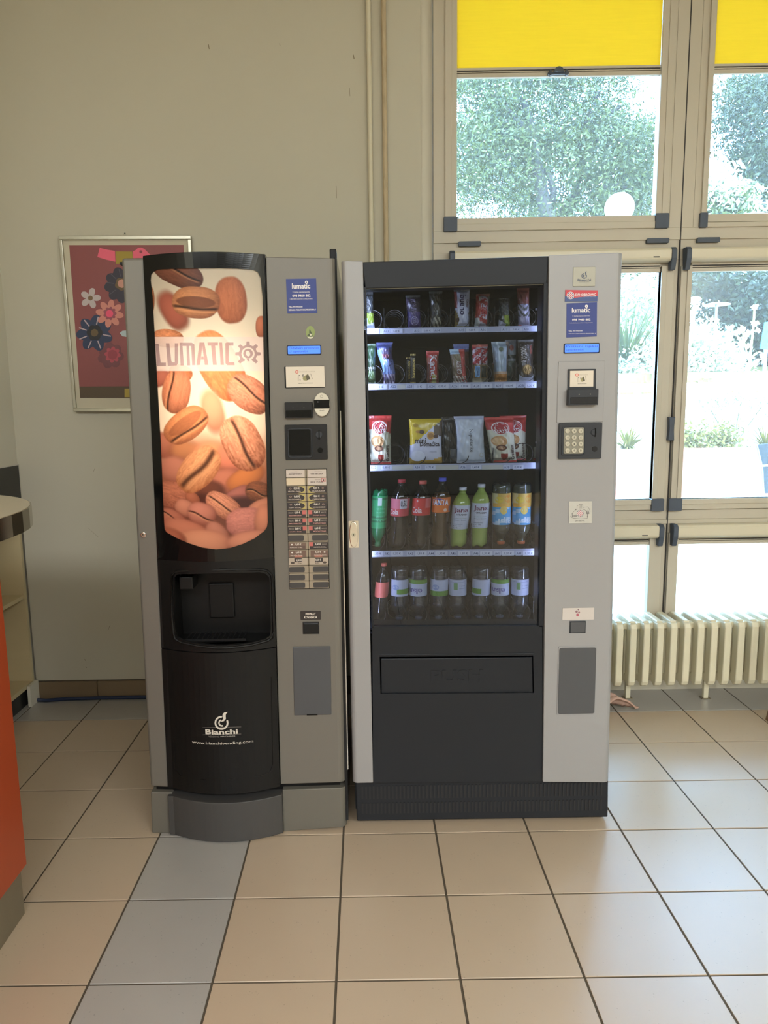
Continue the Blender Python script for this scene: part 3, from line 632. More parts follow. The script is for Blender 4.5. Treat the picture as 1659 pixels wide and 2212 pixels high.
# light box behind the poster
LBW = mat('lightbox_white', (235, 235, 228), .8)
pz0, pz1 = min(p[1] for p in post_in) - .012, max(p[1] for p in post_in) + .01
b = MB(); b.box(-.642, -.272, 2.176, 2.258, pz0 - .004, pz1 + .006, LBW, skip='f'); b.build('light_box', cm)
l1 = area('poster_tube_light', (-.445, 2.25, 1.44), (.05, .26), (math.radians(90), 0, 0), 1.6, (1, .92, .84)); l1.parent = cm; l1.matrix_parent_inverse = Matrix.Translation(-cm.location)
l2 = area('poster_tube_light', (-.445, 2.25, 1.2), (.16, .40), (math.radians(90), 0, 0), .42, (1, .92, .84)); l2.parent = cm; l2.matrix_parent_inverse = Matrix.Translation(-cm.location)
# ------------------------------------------------ the printed coffee bean picture (printed artwork, one colour per vertex)
def smooth(a, b, x): t = np.clip((x - a) / (b - a), 0, 1); return t * t * (3 - 2 * t)
_h = np.random.default_rng(3).random((64, 64))
def vnoise(x, y):
    xi, yi = np.floor(x).astype(int), np.floor(y).astype(int); fx, fy = x - xi, y - yi; fx = fx * fx * (3 - 2 * fx); fy = fy * fy * (3 - 2 * fy)
    g = lambda a, b: _h[a % 64, b % 64]
    return (g(xi, yi) * (1 - fx) + g(xi + 1, yi) * fx) * (1 - fy) + (g(xi, yi + 1) * (1 - fx) + g(xi + 1, yi + 1) * fx) * fy
def bean_picture(U, V):
    img = np.empty(U.shape + (3,)); t = smooth(600, 1000, V)[..., None]
    img[:] = np.array([222, 212, 190]) * (1 - t) + np.array([238, 214, 184]) * t
    t = smooth(905, 1010, V + 18 * np.sin(U / 31.))[..., None]; img[:] = img * (1 - t) + np.array([168, 108, 78]) * t
    t = smooth(1010, 1090, V)[..., None]; img[:] = img * (1 - t) + np.array([112, 66, 52]) * t
    def bean(cx, cy, a, b, ang, col, dark, blur=.03, crease=None, wr=.0, cw=.07, light=1., cup=None):
        th = math.radians(ang); c, s = math.cos(th), math.sin(th)
        x, y = (U - cx), (V - cy); X = (x * c + y * s) / a; Y = (-x * s + y * c) / b
        wob = 1 + .05 * (vnoise(X * 2 + cx, Y * 2 + cy) - .5)
        r = (np.abs(X) ** 2.3 + np.abs(Y) ** 2.3) ** (1 / 2.3) * wob
        m = 1 - smooth(1 - blur, 1 + blur, r)
        if m.max() <= 0: return
        nz = np.sqrt(np.clip(1 - r ** 2, 0, 1)); nx_ = (x / max(a, b)); ny_ = (y / max(a, b))
        sh = .42 + .38 * nz - .26 * ny_ - .12 * nx_ + .10 * smooth(.3, 1, nz)
        if wr: 
            w1 = vnoise(X * 4 + 7 * vnoise(X * 3 + cx, Y * 3), Y * 13 + cy); w2 = vnoise(X * 16 + cx, Y * 16 + 5)
            sh = sh + wr * (w1 - .5) + wr * .5 * (w2 - .5)
        sh = np.clip(sh, 0, 1.15)[..., None]
        colr = np.array(dark, float) * (1 - sh) + np.array(col, float) * sh
        if cup:
            (ux, uy, ua, ub, k) = cup; rr2 = ((X - ux) / ua) ** 2 + ((Y - uy) / ub) ** 2
            mm = (1 - smooth(.8, 1.08, rr2))[..., None] * k; colr = colr * (1 - mm) + np.array(dark, float) * 1.15 * mm
        if crease is not None:
            off, amp, ph = crease; yc = off + amp * np.sin(X * 3.0 + ph)
            d = np.abs(Y - yc) / cw; mm = (np.exp(-d * d) * smooth(1.02, .8, np.abs(X)))[..., None]; colr = colr * (1 - .85 * mm) + np.array(dark, float) * .45 * .85 * mm
            d2 = np.abs(Y - yc - cw * 1.9) / (cw * .9); mm = (np.exp(-d2 * d2) * smooth(1.0, .75, np.abs(X)))[..., None]; colr = colr * (1 - .45 * mm) + np.array([236, 190, 140]) * .45 * mm
        colr = colr * np.array([.93, .84, .80]); m = m[..., None]; img[:] = img * (1 - m) + colr * m
    L1, D1 = (214, 160, 118), (96, 56, 36); L2, D2 = (200, 132, 100), (98, 54, 42); L3 = (236, 176, 128)
    bean(384, 588, 58, 29, 24, (150, 104, 84), (66, 40, 32), .03, (-.1, .08, 0), .2)
    bean(322, 649, 12, 32, 0, L1, D1, .06); bean(565, 706, 13, 24, 0, L2, D1, .05)
    bean(374, 672, 46, 25, 58, (188, 118, 100), (84, 48, 38), .22)
    bean(499, 648, 51, 34, 84, (206, 140, 102), (112, 66, 44), .06, None, .22)
    bean(423, 653, 52, 35, 4, (222, 168, 120), (92, 58, 42), .03, (.36, .05, 1.), .16, .09, cup=(0, -.02, .84, .36, .72))
    bean(362, 731, 34, 20, 4, (222, 160, 116), D1, .04, None, .35); bean(475, 790, 82, 44, 62, (226, 150, 98), (132, 74, 42), .035, None, .34)
    bean(390, 806, 26, 18, 10, (214, 140, 90), D1, .05, None, .4); bean(345, 817, 24, 18, -20, (186, 118, 98), D2, .18)
    bean(381, 846, 47, 31, 98, (216, 148, 112), D1, .04, (.42, .07, .4), .2)
    bean(538, 851, 52, 35, 38, (222, 156, 126), D1, .03, (-.2, .08, .3), .34)
    bean(460, 888, 48, 24, 76, (234, 164, 130), (140, 80, 60), .25)
    for q in [(352, 962, 33, 27, 20, (196, 132, 108), D2, .16), (400, 975, 34, 24, 10, (196, 140, 96), (112, 70, 52), .4), (455, 985, 40, 30, 0, (236, 170, 124), (150, 90, 60), .4), (500, 990, 32, 30, 40, (230, 150, 120), (140, 80, 66), .4),
              (380, 1015, 36, 28, 20, (206, 146, 124), (120, 72, 62), .3), (488, 1040, 36, 28, -10, (206, 138, 112), (96, 56, 50), .3), (530, 1032, 44, 22, -28, (222, 148, 86), (110, 66, 50), .14), (512, 1070, 32, 16, -30, (190, 128, 116), (84, 54, 60), .14),
              (455, 1060, 30, 22, 10, (120, 74, 56), (60, 38, 34), .3), (430, 1090, 50, 22, 0, (86, 50, 42), (60, 36, 32), .4), (520, 1095, 40, 22, 0, (80, 54, 50), (56, 40, 44), .4)]: bean(*q)
    bean(402, 918, 52, 33, -36, (224, 158, 106), D1, .03, (.38, .06, .5), .14, .08, cup=(0, -.12, .84, .42, .45))
    bean(524, 958, 63, 42, 62, (230, 170, 136), (122, 70, 44), .03, (.0, .07, .2), .5, .09)
    bean(376, 1070, 42, 30, 14, (206, 140, 112), (92, 52, 44), .05, None, .3); bean(416, 1076, 18, 12, 40, (186, 122, 96), D1, .08)
    bean(429, 1014, 57, 37, -50, (240, 184, 134), (140, 84, 50), .03, (.0, .12, .6), .32, .16)
    bean(484, 1094, 44, 24, 34, (226, 166, 136), (110, 66, 50), .04, (.0, .05, .2), .34)
    bean(558, 1062, 28, 22, 10, (150, 100, 72), (56, 38, 32), .08, (.1, .2, 0), .3)
    bean(568, 1096, 34, 18, -20, (230, 170, 140), D2, .1)
    for q in [(400, 1098, 24, 18, 30, (222, 164, 140), D2, .12), (436, 1110, 32, 24, 20, (218, 156, 138), D2, .12, (.2, .1, 0)), (372, 1122, 34, 20, 30, (214, 148, 124), (116, 66, 58), .16, (-.2, .1, 0)), (532, 1128, 44, 32, -4, (222, 158, 146), (130, 80, 76), .07, None, .25),
              (400, 1146, 52, 24, 14, (224, 158, 132), (130, 76, 62), .2), (470, 1150, 30, 18, 40, (206, 150, 130), D2, .2), (574, 1130, 24, 40, 0, (232, 168, 138), D2, .2), (440, 1174, 58, 30, 4, (240, 184, 152), (160, 100, 80), .2), (545, 1166, 56, 20, -8, (238, 178, 150), (150, 90, 74), .2), (368, 1166, 34, 24, 20, (214, 140, 112), D2, .2)]: bean(*q)
    m = ((V > 727.5 + (U - 340) * .0) & (V < 801.5))[..., None] * .86
    img[:] = img * (1 - m) + np.array([226, 206, 196]) * m
    return np.clip(img, 0, 255)
POST = bpy.data.materials.new('backlit_poster_film'); POST.use_nodes = True
_nt = POST.node_tree; _a = _nt.nodes.new('ShaderNodeAttribute'); _a.attribute_name = 'col'; _b = _nt.nodes['Principled BSDF']; _b.inputs['Roughness'].default_value = .3
_t = _nt.nodes.new('ShaderNodeBsdfTranslucent'); _x = _nt.nodes.new('ShaderNodeMixShader'); _x.inputs[0].default_value = .55
for l_ in ((_a.outputs['Color'], _b.inputs['Base Color']), (_a.outputs['Color'], _t.inputs[0]), (_b.outputs[0], _x.inputs[1]), (_t.outputs[0], _x.inputs[2]), (_x.outputs[0], _nt.nodes['Material Output'].inputs[0])): _nt.links.new(*l_)
# grid in photo pixels mapped on the bulged film
NU, NV = 262, 616
us = np.linspace(318, 586, NU); vs_ = np.linspace(574, 1194, NV)
U, V = np.meshgrid(us, vs_)
dx = (U - CX) / F; dy = (V - CY) / F
D = np.stack([dx, dy, np.ones_like(dx)], -1) @ RM
Yv = np.full(U.shape, CF)
for _ in range(6):
    Xw = D[..., 0] / D[..., 1] * Yv; Yv = CF - .006 - BU * np.clip(1 - ((Xw - XC) / HW) ** 2, 0, 1) + .004
Xw = D[..., 0] / D[..., 1] * Yv; Zw = CAMH + D[..., 2] / D[..., 1] * Yv
me = bpy.data.meshes.new('bean_poster')
vv = np.stack([Xw, Yv, Zw], -1).reshape(-1, 3).astype(np.float32)
idx = np.arange(NU * NV).reshape(NV, NU); q = np.stack([idx[:-1, :-1], idx[1:, :-1], idx[1:, 1:], idx[:-1, 1:]], -1).reshape(-1, 4)
xl_, xr_ = XL(Zw) + .003, XR(Zw) - .003; ok_ = ((Xw > xl_) & (Xw < xr_)).reshape(-1); q = q[ok_[q].all(1)]
me.vertices.add(len(vv)); me.vertices.foreach_set('co', vv.ravel()); me.loops.add(q.size); me.loops.foreach_set('vertex_index', q.ravel().astype(np.int32))
me.polygons.add(len(q)); me.polygons.foreach_set('loop_start', np.arange(0, q.size, 4, dtype=np.int32)); me.update(calc_edges=True)
ca = me.color_attributes.new('col', 'FLOAT_COLOR', 'POINT'); pic_ = bean_picture(U, V) / 255; pic_ = np.where(pic_ <= .04045, pic_ / 12.92, ((pic_ + .055) / 1.055) ** 2.4)
ca.data.foreach_set('color', np.concatenate([pic_.reshape(-1, 3), np.ones((NU * NV, 1))], 1).astype(np.float32).ravel())
me.materials.append(POST); po = bpy.data.objects.new('bean_poster', me); COL.objects.link(po); po.parent = cm; po.matrix_parent_inverse = Matrix.Translation(-cm.location)
tag(po, 'backlit coffee bean picture')
# poster lettering: tinted transparent ink on the film
def ink(name, rgb):
    m = bpy.data.materials.new(name); m.use_nodes = True; nt = m.node_tree; nt.nodes.remove(nt.nodes['Principled BSDF'])
    t = nt.nodes.new('ShaderNodeBsdfTransparent'); t.inputs[0].default_value = rgb + (1,); nt.links.new(t.outputs[0], nt.nodes['Material Output'].inputs[0]); return m
INKF = ink('grey_film_ink', (.46, .40, .44))
yf = lambda x, z: yb(x) + .0031
def ctext(b, t, u0, v0, u1, v1, col, bold=True, m=PRINT, turn=0):
    (xa, za), (xb, zb_) = CB(u0, v1), CB(u1, v0); b.text(t, xa, xb, za, zb_, 0, m, col, bold, turn, yf=yf)
b = MB(); LC = (166, 150, 152)
def strokes(rects):
    for u0, v0, u1, v1 in rects:
        (xa, za), (xb, zb_) = CB(u0, v1), CB(u1, v0); n = 1
        b.add([(x, yf(x, 0), z) for x, z in ((xa, za), (xb, za), (xb, zb_), (xa, zb_))], [(0, 1, 2, 3)], INKF, LC)
def plyg(pts): b.add([(x, yf(x, 0), z) for x, z in [CB(u, v) for u, v in pts]], [tuple(range(len(pts)))][0:1], INKF, LC)
k = .223; zz = lambda x, y: (250 + x * k, 540 + y * k)
def zr(x0, y0, x1, y1): strokes([(*zz(x0, y0), *zz(x1, y1))])
for L_ in ([(37, 100), (62, 100), (78, 250), (120, 250), (120, 277), (50, 277)],
           [(120, 96), (147, 96), (163, 238), (175, 248), (190, 248), (190, 96), (216, 96), (218, 250), (205, 272), (135, 275)],
           [(228, 92), (250, 92), (262, 272), (236, 272)], [(250, 92), (325, 92), (345, 104), (346, 118), (252, 118)], [(283, 118), (303, 118), (312, 272), (288, 272)], [(320, 118), (346, 118), (353, 270), (328, 270)],
           [(386, 90), (408, 90), (408, 116), (392, 268), (362, 270)], [(408, 90), (424, 90), (458, 268), (428, 268), (408, 116)], [(402, 200), (417, 200), (421, 225), (398, 225)],
           [(450, 90), (532, 90), (532, 115), (510, 115), (523, 268), (492, 268), (478, 115), (452, 115)], [(543, 90), (565, 90), (580, 268), (553, 268)],
           [(590, 96), (600, 90), (655, 90), (655, 115), (618, 115), (618, 240), (625, 246), (662, 246), (664, 270), (605, 270), (592, 255)]):
    plyg([(325 + x * .2731, 715 + y * .2731) for x, y in L_][::-1])
b.build('poster_lettering', cm)
b = MB(); gc = zz(1280, 1005); pts = []
for i in range(8):
    a0 = math.radians(45 * i - 90)
    if i == 4: continue
    for da, r in ((-.20, 19.5), (-.12, 27), (.12, 27), (.20, 19.5)): pts.append((gc[0] + r * 1.02 * math.cos(a0 + da), gc[1] + r * 1.0 * math.sin(a0 + da)))
gp = [CB(u, v) for u, v in pts]; gi = [CB(gc[0] + 14.2 * math.cos(t), gc[1] + 14.2 * math.sin(t)) for t in np.linspace(0, 2 * math.pi, 33)[:-1]]
cg = CB(*gc); angs = np.linspace(-math.pi, math.pi, 160, endpoint=False); fs_ = []; vs__ = []
for a in angs:
    for pl in (gi, gp): p = rayhit(pl, cg, a); vs__.append((p[0], yf(p[0], 0), p[1]))
na = len(angs)
for i in range(na):
    deg = math.degrees(angs[i])
    if (-118 < deg < -98) or (-82 < deg < -62): continue
    j = (i + 1) % na; fs_.append((2 * i, 2 * i + 1, 2 * j + 1, 2 * j))
b.add(vs__, fs_, INKF)
disc_ = [CB(gc[0] + 10.5 * math.cos(t), gc[1] - .5 + 10.5 * math.sin(t)) for t in np.linspace(0, 2 * math.pi, 29)[:-1]]
bn_ = [CB(gc[0] + 5.0 * math.cos(t) * .8 + 2.4 * math.sin(t), gc[1] - .5 + 5.8 * math.sin(t) - 2.2 * math.cos(t)) for t in np.linspace(0, 2 * math.pi, 17)[:-1]]
vs__ = []; fs_ = []
for a in angs:
    for pl in (bn_, disc_): p = rayhit(pl, cg, a); vs__.append((p[0], yf(p[0], 0), p[1]))
for i in range(na): j = (i + 1) % na; fs_.append((2 * i, 2 * i + 1, 2 * j + 1, 2 * j))
b.add(vs__, fs_, INKF)
b.add([(x, yf(x, 0), z) for x, z in [CB(gc[0] + a, gc[1] + c) for a, c in ((-2.4, 10.4), (2.4, 10.4), (2.4, 13.8), (-2.4, 13.8))][::-1]], [(0, 1, 2, 3)], INKF)
b.build('gear_emblem', cm)
# logo on the lower door
b = MB(); LG = (206, 198, 184); yd = lambda x, z: yb(x) - .0006
def dpoly(pts, col=LG):
    q = [CB(u, v) for u, v in pts]
    if sum(q[i][0] * q[(i + 1) % len(q)][1] - q[(i + 1) % len(q)][0] * q[i][1] for i in range(len(q))) < 0: q = q[::-1]
    b.add([(x, yd(x, z), z) for x, z in q], [tuple(range(len(q)))], PRINT, col)
kz = 480 / 1659; zl = lambda x, y: (300 + x * kz, 1380 + y * kz)
def arc(cx, cy, r0, r1, a0, a1, n=16):
    for i in range(n):
        t0, t1 = math.radians(a0 + (a1 - a0) * i / n), math.radians(a0 + (a1 - a0) * (i + 1) / n)
        dpoly([zl(cx + r0 * math.cos(t0), cy + r0 * math.sin(t0)), zl(cx + r1 * math.cos(t0), cy + r1 * math.sin(t0)), zl(cx + r1 * math.cos(t1), cy + r1 * math.sin(t1)), zl(cx + r0 * math.cos(t1), cy + r0 * math.sin(t1))])
arc(617, 627, 39, 52, -25, 275, 28); arc(620, 627, 16, 27, 70, 250, 14)
dpoly([zl(664, 546), zl(640, 548), (zl(626, 560)), zl(624, 580), zl(632, 600), zl(630, 616), zl(612, 618), zl(636, 614), zl(650, 596), zl(648, 574), zl(650, 560)])
def dtext(t, x0, y0, x1, y1, bold=True, col=LG):
    (xa, za), (xb, zb_) = CB(*zl(x0, y1)), CB(*zl(x1, y0)); b.text(t, xa, xb, za, zb_, 0, PRINT, col, bold, 0, yf=yd)
dtext('Bianchi', 498, 670, 738, 712); dtext('VENDING', 520, 724, 600, 735, False, (130, 124, 116)); dtext('MACHINES', 610, 720, 720, 733, True, (150, 144, 134)); dtext('www.bianchivending.com', 398, 752, 853, 784, False)
for k_ in range(12):
    xa_, xb_ = 476 + 24 * k_, 500 + 24 * k_
    for y_ in (661, 715): ya_, yb2 = y_ - (xa_ - 476) / 48, y_ - (xb_ - 476) / 48; dpoly([zl(xa_, ya_), zl(xb_, yb2), zl(xb_, yb2 + 2.4), zl(xa_, ya_ + 2.4)], (130, 124, 116))
b.build('maker_logo', cm)
# plinth
b = MB(); b.prism(poly([(325, 1711), (372, 1712), (374, 1800), (328, 1800)], CF), CF, 2.3, GREYB); b.build('plinth_side', cm, bevel=.004)
b = MB(); stile(b, poly([(610, 1706), (748, 1702), (749, 1787), (612, 1796)], CF), .022, CF, 2.3, GREYB); b.build('plinth_side', cm, bevel=.002)
b = MB(); sheet(b, lambda z: -.656, lambda z: -.2865, .004, .138, KICKM, .008); b.build('kick_panel', cm, bevel=.002)
MB().box(-.70, -.10, 2.19, 2.9, .0, .17, BLACK).build('base_recess', cm)
# ------------------------------------------------ fittings on the right stile
YS = CF - .0012
def sticker_poly(mb, pts, col, y=YS, m=PRINT): mb.flat(poly(pts, y), y, m, col)
def zs(o, k): return lambda x, y: (o[0] + x * k, o[1] + y * k)
def ptext(mb, t, u0, v0, u1, v1, col, y, bold=False, turn=0, m=PRINT):
    x0, x1, z0, z1 = R(u0, v0, u1, v1, y); mb.text(t, x0, x1, z0, z1, y, m, col, bold, turn)
def service_sticker(f, corners, parent, y, num):
    mb = MB(); mb.prism(poly(corners, y), y, y + .0008, PRINT, (48, 62, 128)); st = mb.build('service_sticker', parent)
    mb = MB(); W_ = (224, 218, 214); y2 = y - .0003
    def tt(t, x0, y0, x1, y1, bold=False): ptext(mb, t, *f(x0, y0), *f(x1, y1), W_, y2, bold)
    tt('lumatic', 250, 318, 492, 392, True); tt('U slučaju zastoja nazovite:', 258, 422, 488, 448); tt('098 9460 882', 255, 464, 496, 502, True)
    tt('i ako želite automat u svoj prostor.', 222, 514, 528, 540); tt('TELJ. 9919902438', 206, 624, 390, 646, True); tt('OZNAKA POSLOVNOG PROSTORA: ' + num, 206, 660, 566, 682, True)
    c = f(442, 306); mb.flat(poly([(c[0] + 3.4 * math.cos(t), c[1] + 3.4 * math.sin(t)) for t in np.linspace(0, 6.283, 13)[:-1]], y2), y2, PRINT, W_)
    mb.flat(poly([(c[0] + 1.2 * math.cos(t), c[1] + 1.2 * math.sin(t)) for t in np.linspace(0, 6.283, 9)[:-1]], y2 - .0002), y2 - .0002, PRINT, (48, 62, 128))
    mb.build('lettering', st); return st
f3 = zs((590, 560), 180 / 1106)
service_sticker(f3, [f3(170, 262), f3(570, 254), f3(586, 712), f3(190, 720)], cm, YS, '1')
mb = MB(); c = f3(494, 970); mb.prism(poly([(c[0] + 9.6 * math.cos(t), c[1] + 14 * math.sin(t)) for t in np.linspace(0, 6.283, 25)[:-1]], YS), YS, YS + .0008, PRINT, (136, 150, 88)); st = mb.build('oval_sticker', cm)
mb = MB(); mb.flat(poly([f3(x, y) for x, y in [(450, 1018), (462, 1000), (478, 990), (480, 940), (488, 920), (496, 950), (506, 965), (515, 1000), (530, 1022), (500, 1030)]], YS - .0003), YS - .0003, PRINT, (74, 84, 56))
mb.flat(poly([f3(x, y) for x, y in [(455, 1030), (535, 1030), (524, 1048), (496, 1057), (470, 1050)]], YS - .0003), YS - .0003, PRINT, (206, 202, 176)); mb.flat(poly([f3(x, y) for x, y in [(484, 985), (506, 990), (512, 1010), (490, 1016)]], YS - .0004), YS - .0004, PRINT, (206, 202, 176)); mb.build('printed_emblem', st)
def lcd(parent, rect, l1_, l2_, y):
    x0, x1, z0, z1 = R(*rect, y); MB().prism(rr(x0 - .003, x1 + .003, z0 - .003, z1 + .003, .004), y - .001, y + .004, DARKM).build('display_bezel', parent)
    dsp = MB().prism(rr(x0, x1, z0, z1, .002), y - .0018, y + .002, LCD).build('display', parent)
    h = z1 - z0; w_ = x1 - x0
    for t, zz0, k in ((l1_, z0 + h * .54, .96), (l2_, z0 + h * .12, .96 * len(l2_) / max(len(l1_), 1))): MB().text(t, x0 + w_ * .03, x0 + w_ * k, zz0, zz0 + h * .34, y - .0021, LCDI).build('lettering', dsp)
lcd(cm, (622, 747.5, 692, 764.5), 'Odaberi proizvod', 'U upotrebi', YS)
def note_card(parent, corners, y, name='banknote_card'):
    mb = MB(); mb.prism(poly(corners, y), y, y + .001, PRINT, (214, 202, 184)); cd = mb.build(name, parent)
    (u0, v0), (u1, _), (_, v1), _ = corners; w_, h_ = u1 - u0, v1 - v0; y2 = y - .0003
    mb = MB(); g = lambda s, t: (u0 + s * w_, v0 + t * h_)
    c = g(.29, .26); mb.flat(poly([(c[0] + 3.6 * math.cos(t), c[1] + 3.6 * math.sin(t)) for t in np.linspace(0, 6.283, 13)[:-1]], y2), y2, PRINT, (206, 104, 88)); mb.flat(poly([(c[0] + 2.2 * math.cos(t), c[1] + 2.2 * math.sin(t)) for t in np.linspace(0, 6.283, 11)[:-1]], y2 - .0001), y2 - .0001, PRINT, (226, 190, 176))
    ptext(mb, 'BANKNOTE ACCEPTOR', *g(.36, .22), *g(.76, .28), (176, 160, 140), y2); ptext(mb, '5', *g(.43, .39), *g(.48, .5), (60, 54, 48), y2, True); ptext(mb, '5', *g(.36, .62), *g(.39, .69), (60, 54, 48), y2)
    mb.flat(poly([g(.44, .56), g(.5, .44), g(.58, .36), g(.63, .6), g(.54, .7), g(.46, .68)], y2), y2, PRINT, (150, 142, 96)); mb.flat(poly([g(.52, .46), g(.58, .36), g(.64, .62), g(.55, .68)], y2 - .0001), y2 - .0001, PRINT, (92, 84, 62))
    mb.flat(poly([g(.32, .45), g(.332, .45), g(.332, .72), g(.32, .72)], y2), y2, PRINT, (130, 120, 104)); mb.flat(poly([g(.64, .34), g(.652, .34), g(.70, .62), g(.688, .62)], y2), y2, PRINT, (130, 120, 104)); mb.flat(poly([g(.34, .42), g(.37, .42), g(.37, .46), g(.34, .46)], y2), y2, PRINT, (60, 54, 48))
    ptext(mb, 'UBACITE NOVČANICE', *g(.32, .79), *g(.70, .84), (70, 62, 54), y2, True); mb.build('lettering', cd)
mb = MB(); mb.prism(rr(*R(614.5, 790.5, 702, 838, YS), .004), YS - .0004, YS + .004, BLACK); mb.build('card_holder', cm)
note_card(cm, [(617, 792), (700.5, 791), (702, 835.5), (618.5, 837)], YS - .001)
# banknote slot
x0, x1, z0, z1 = R(616, 869, 676, 903, YS); b = MB(); b.box(x0, x1, CF - .016, CF + .004, z0, z1, DARKM); zo = z0 + (z1 - z0) * .5
bs_ = b.build('banknote_slot', cm, bevel=.002); MB().box(x0 + .004, x1 - .004, CF - .0175, CF - .012, z0 + .004, zo, BLACKG).build('slot_mouth', bs_)
b = MB()
for t in (.3, .69): xx = x0 + (x1 - x0) * t; b.prism(circ(xx, z0 + (z1 - z0) * .66, .0016, 10), CF - .0168, CF - .015, KICKM)
g_ = b.build('indicator_light', bs_); g_['kind'] = 'stuff'
# oval card reader
x0, x1, z0, z1 = R(678, 848.5, 713, 899.5, YS); xc, zc = (x0 + x1) / 2, (z0 + z1) / 2
OV = mat('white_reader_plastic', (206, 198, 180), .4, noise=.02)
rd = MB().prism(circ(xc, zc, (x1 - x0) / 2, 36, (z1 - z0) / 2), CF - .012, CF, OV).build('card_reader', cm, bevel=.002)
MB().box(x0 + .001, x1 - .001, CF - .0135, CF - .011, zc - .011, zc + .014, BLACKG).build('reader_band', rd)
mb = MB(); mb.prism(circ(x0 + (x1 - x0) * .27, zc + .008, .0022, 12), CF - .0142, CF - .013, KICKM); ring_ = []
mb.text('PLATI', x0 + (x1 - x0) * .37, x0 + (x1 - x0) * .64, zc - .019, zc - .016, CF - .0125, PRINT, (80, 72, 62)); 
for i in range(18):
    t0, t1 = 2 * math.pi * i / 20, 2 * math.pi * (i + 1) / 20; q = [(xc + r * math.cos(t), zc + .0245 + r * math.sin(t)) for r, t in ((.0035, t0), (.0043, t0), (.0043, t1), (.0035, t1))]; mb.flat(q, CF - .0125, PRINT, (96, 88, 78))
mb.build('lettering', rd)
# coin module
x0, x1, z0, z1 = R(616, 917, 707, 993, YS); b = MB().prism(rr(x0, x1, z0, z1, .003), CF - .006, CF + .002, DARKM); cmod = b.build('coin_module', cm, bevel=.0015)
f4 = zs((590, 900), 180 / 948)
def rim_rect(par, f, x0_, y0_, x1_, y1_, y, m, name='raised_rim', th=.0022, r=.008):
    X0_, X1_, Z0_, Z1_ = R(*f(x0_, y0_), *f(x1_, y1_), y); p = rr(X0_, X1_, Z0_, Z1_, r); b = MB(); b.tube([(x, y, z) for x, z in p + p[:2]], th, m, 6, cap=False); return b.build(name, par, smooth=True)
rim_rect(cmod, f4, 170, 140, 440, 462, CF - .0065, MODUL, r=.007)
X = R(*f4(186, 140), *f4(428, 438), CF); MB().prism(rr(*X, .006), CF - .008, CF - .005, BLACKG).build('flap', cmod, bevel=.001)
xa, za = P(*f4(522, 205), CF); MB().prism(circ(xa, za, .0105, 24), CF - .009, CF - .005, MODUL).build('coin_bezel', cmod, bevel=.002)
MB().box(xa - .0005, xa + .0025, CF - .0105, CF - .008, za - .014, za + .013, BLACKG).build('coin_slot', cmod)
xa, za = P(*f4(537, 382), CF); MB().prism(circ(xa, za, .008, 20), CF - .008, CF - .005, BLACKG).build('return_button', cmod)
# selection buttons: two columns of fifteen
x0, x1, z0, z1 = R(621.5, 1013, 709, 1272, YS)
MB().box(x0, x1, CF - .002, CF + .002, z0, z1, BLACKG).build('button_tray', cm)
BT = mat('button_plastic', (148, 134, 114), .4, noise=.03); BTD = (50, 42, 40)
rows = [('MANJE ŠEĆERA', 'VIŠE ŠEĆERA', 'w'), ('', 'BEZ ČAŠE', 'w'), ('0,50 €|KRATKA KAVA', '0,50 €|DUGA KAVA', 'y'), ('0,60 €|MACCHIATO', '0,60 €|CAPPUCCINO', 'y'), ('0,60 €|CAPP. S ČOK.', '0,60 €|MOCACCINO', 'y'),
        ('0,60 €|KRATKA KAVA', '0,60 €|DUGA KAVA', 'r'), ('0,60 €|MACCHIATO', '0,60 €|CAPPUCCINO', 'r'), ('0,60 €|CAPP. S ČOK.', '0,60 €|MOCACCINO', 'r'), ('', '', 'e'), ('0,60 €|KAKAO S ML.', '0,60 €|MACC. S ML.', 'b'), ('0,60 €|VRUĆA ČOK.', '0,60 €|ČOKOLADA', 'c'), ('0,50 €|ČAJ', '0,60 €|MLIJEKO', 't'), ('', '', 'e'), ('', '', 'e'), ('', '', 'e')]
hrow = (z1 - z0 - .002) / 15; wcol = (x1 - x0 - .003) / 2
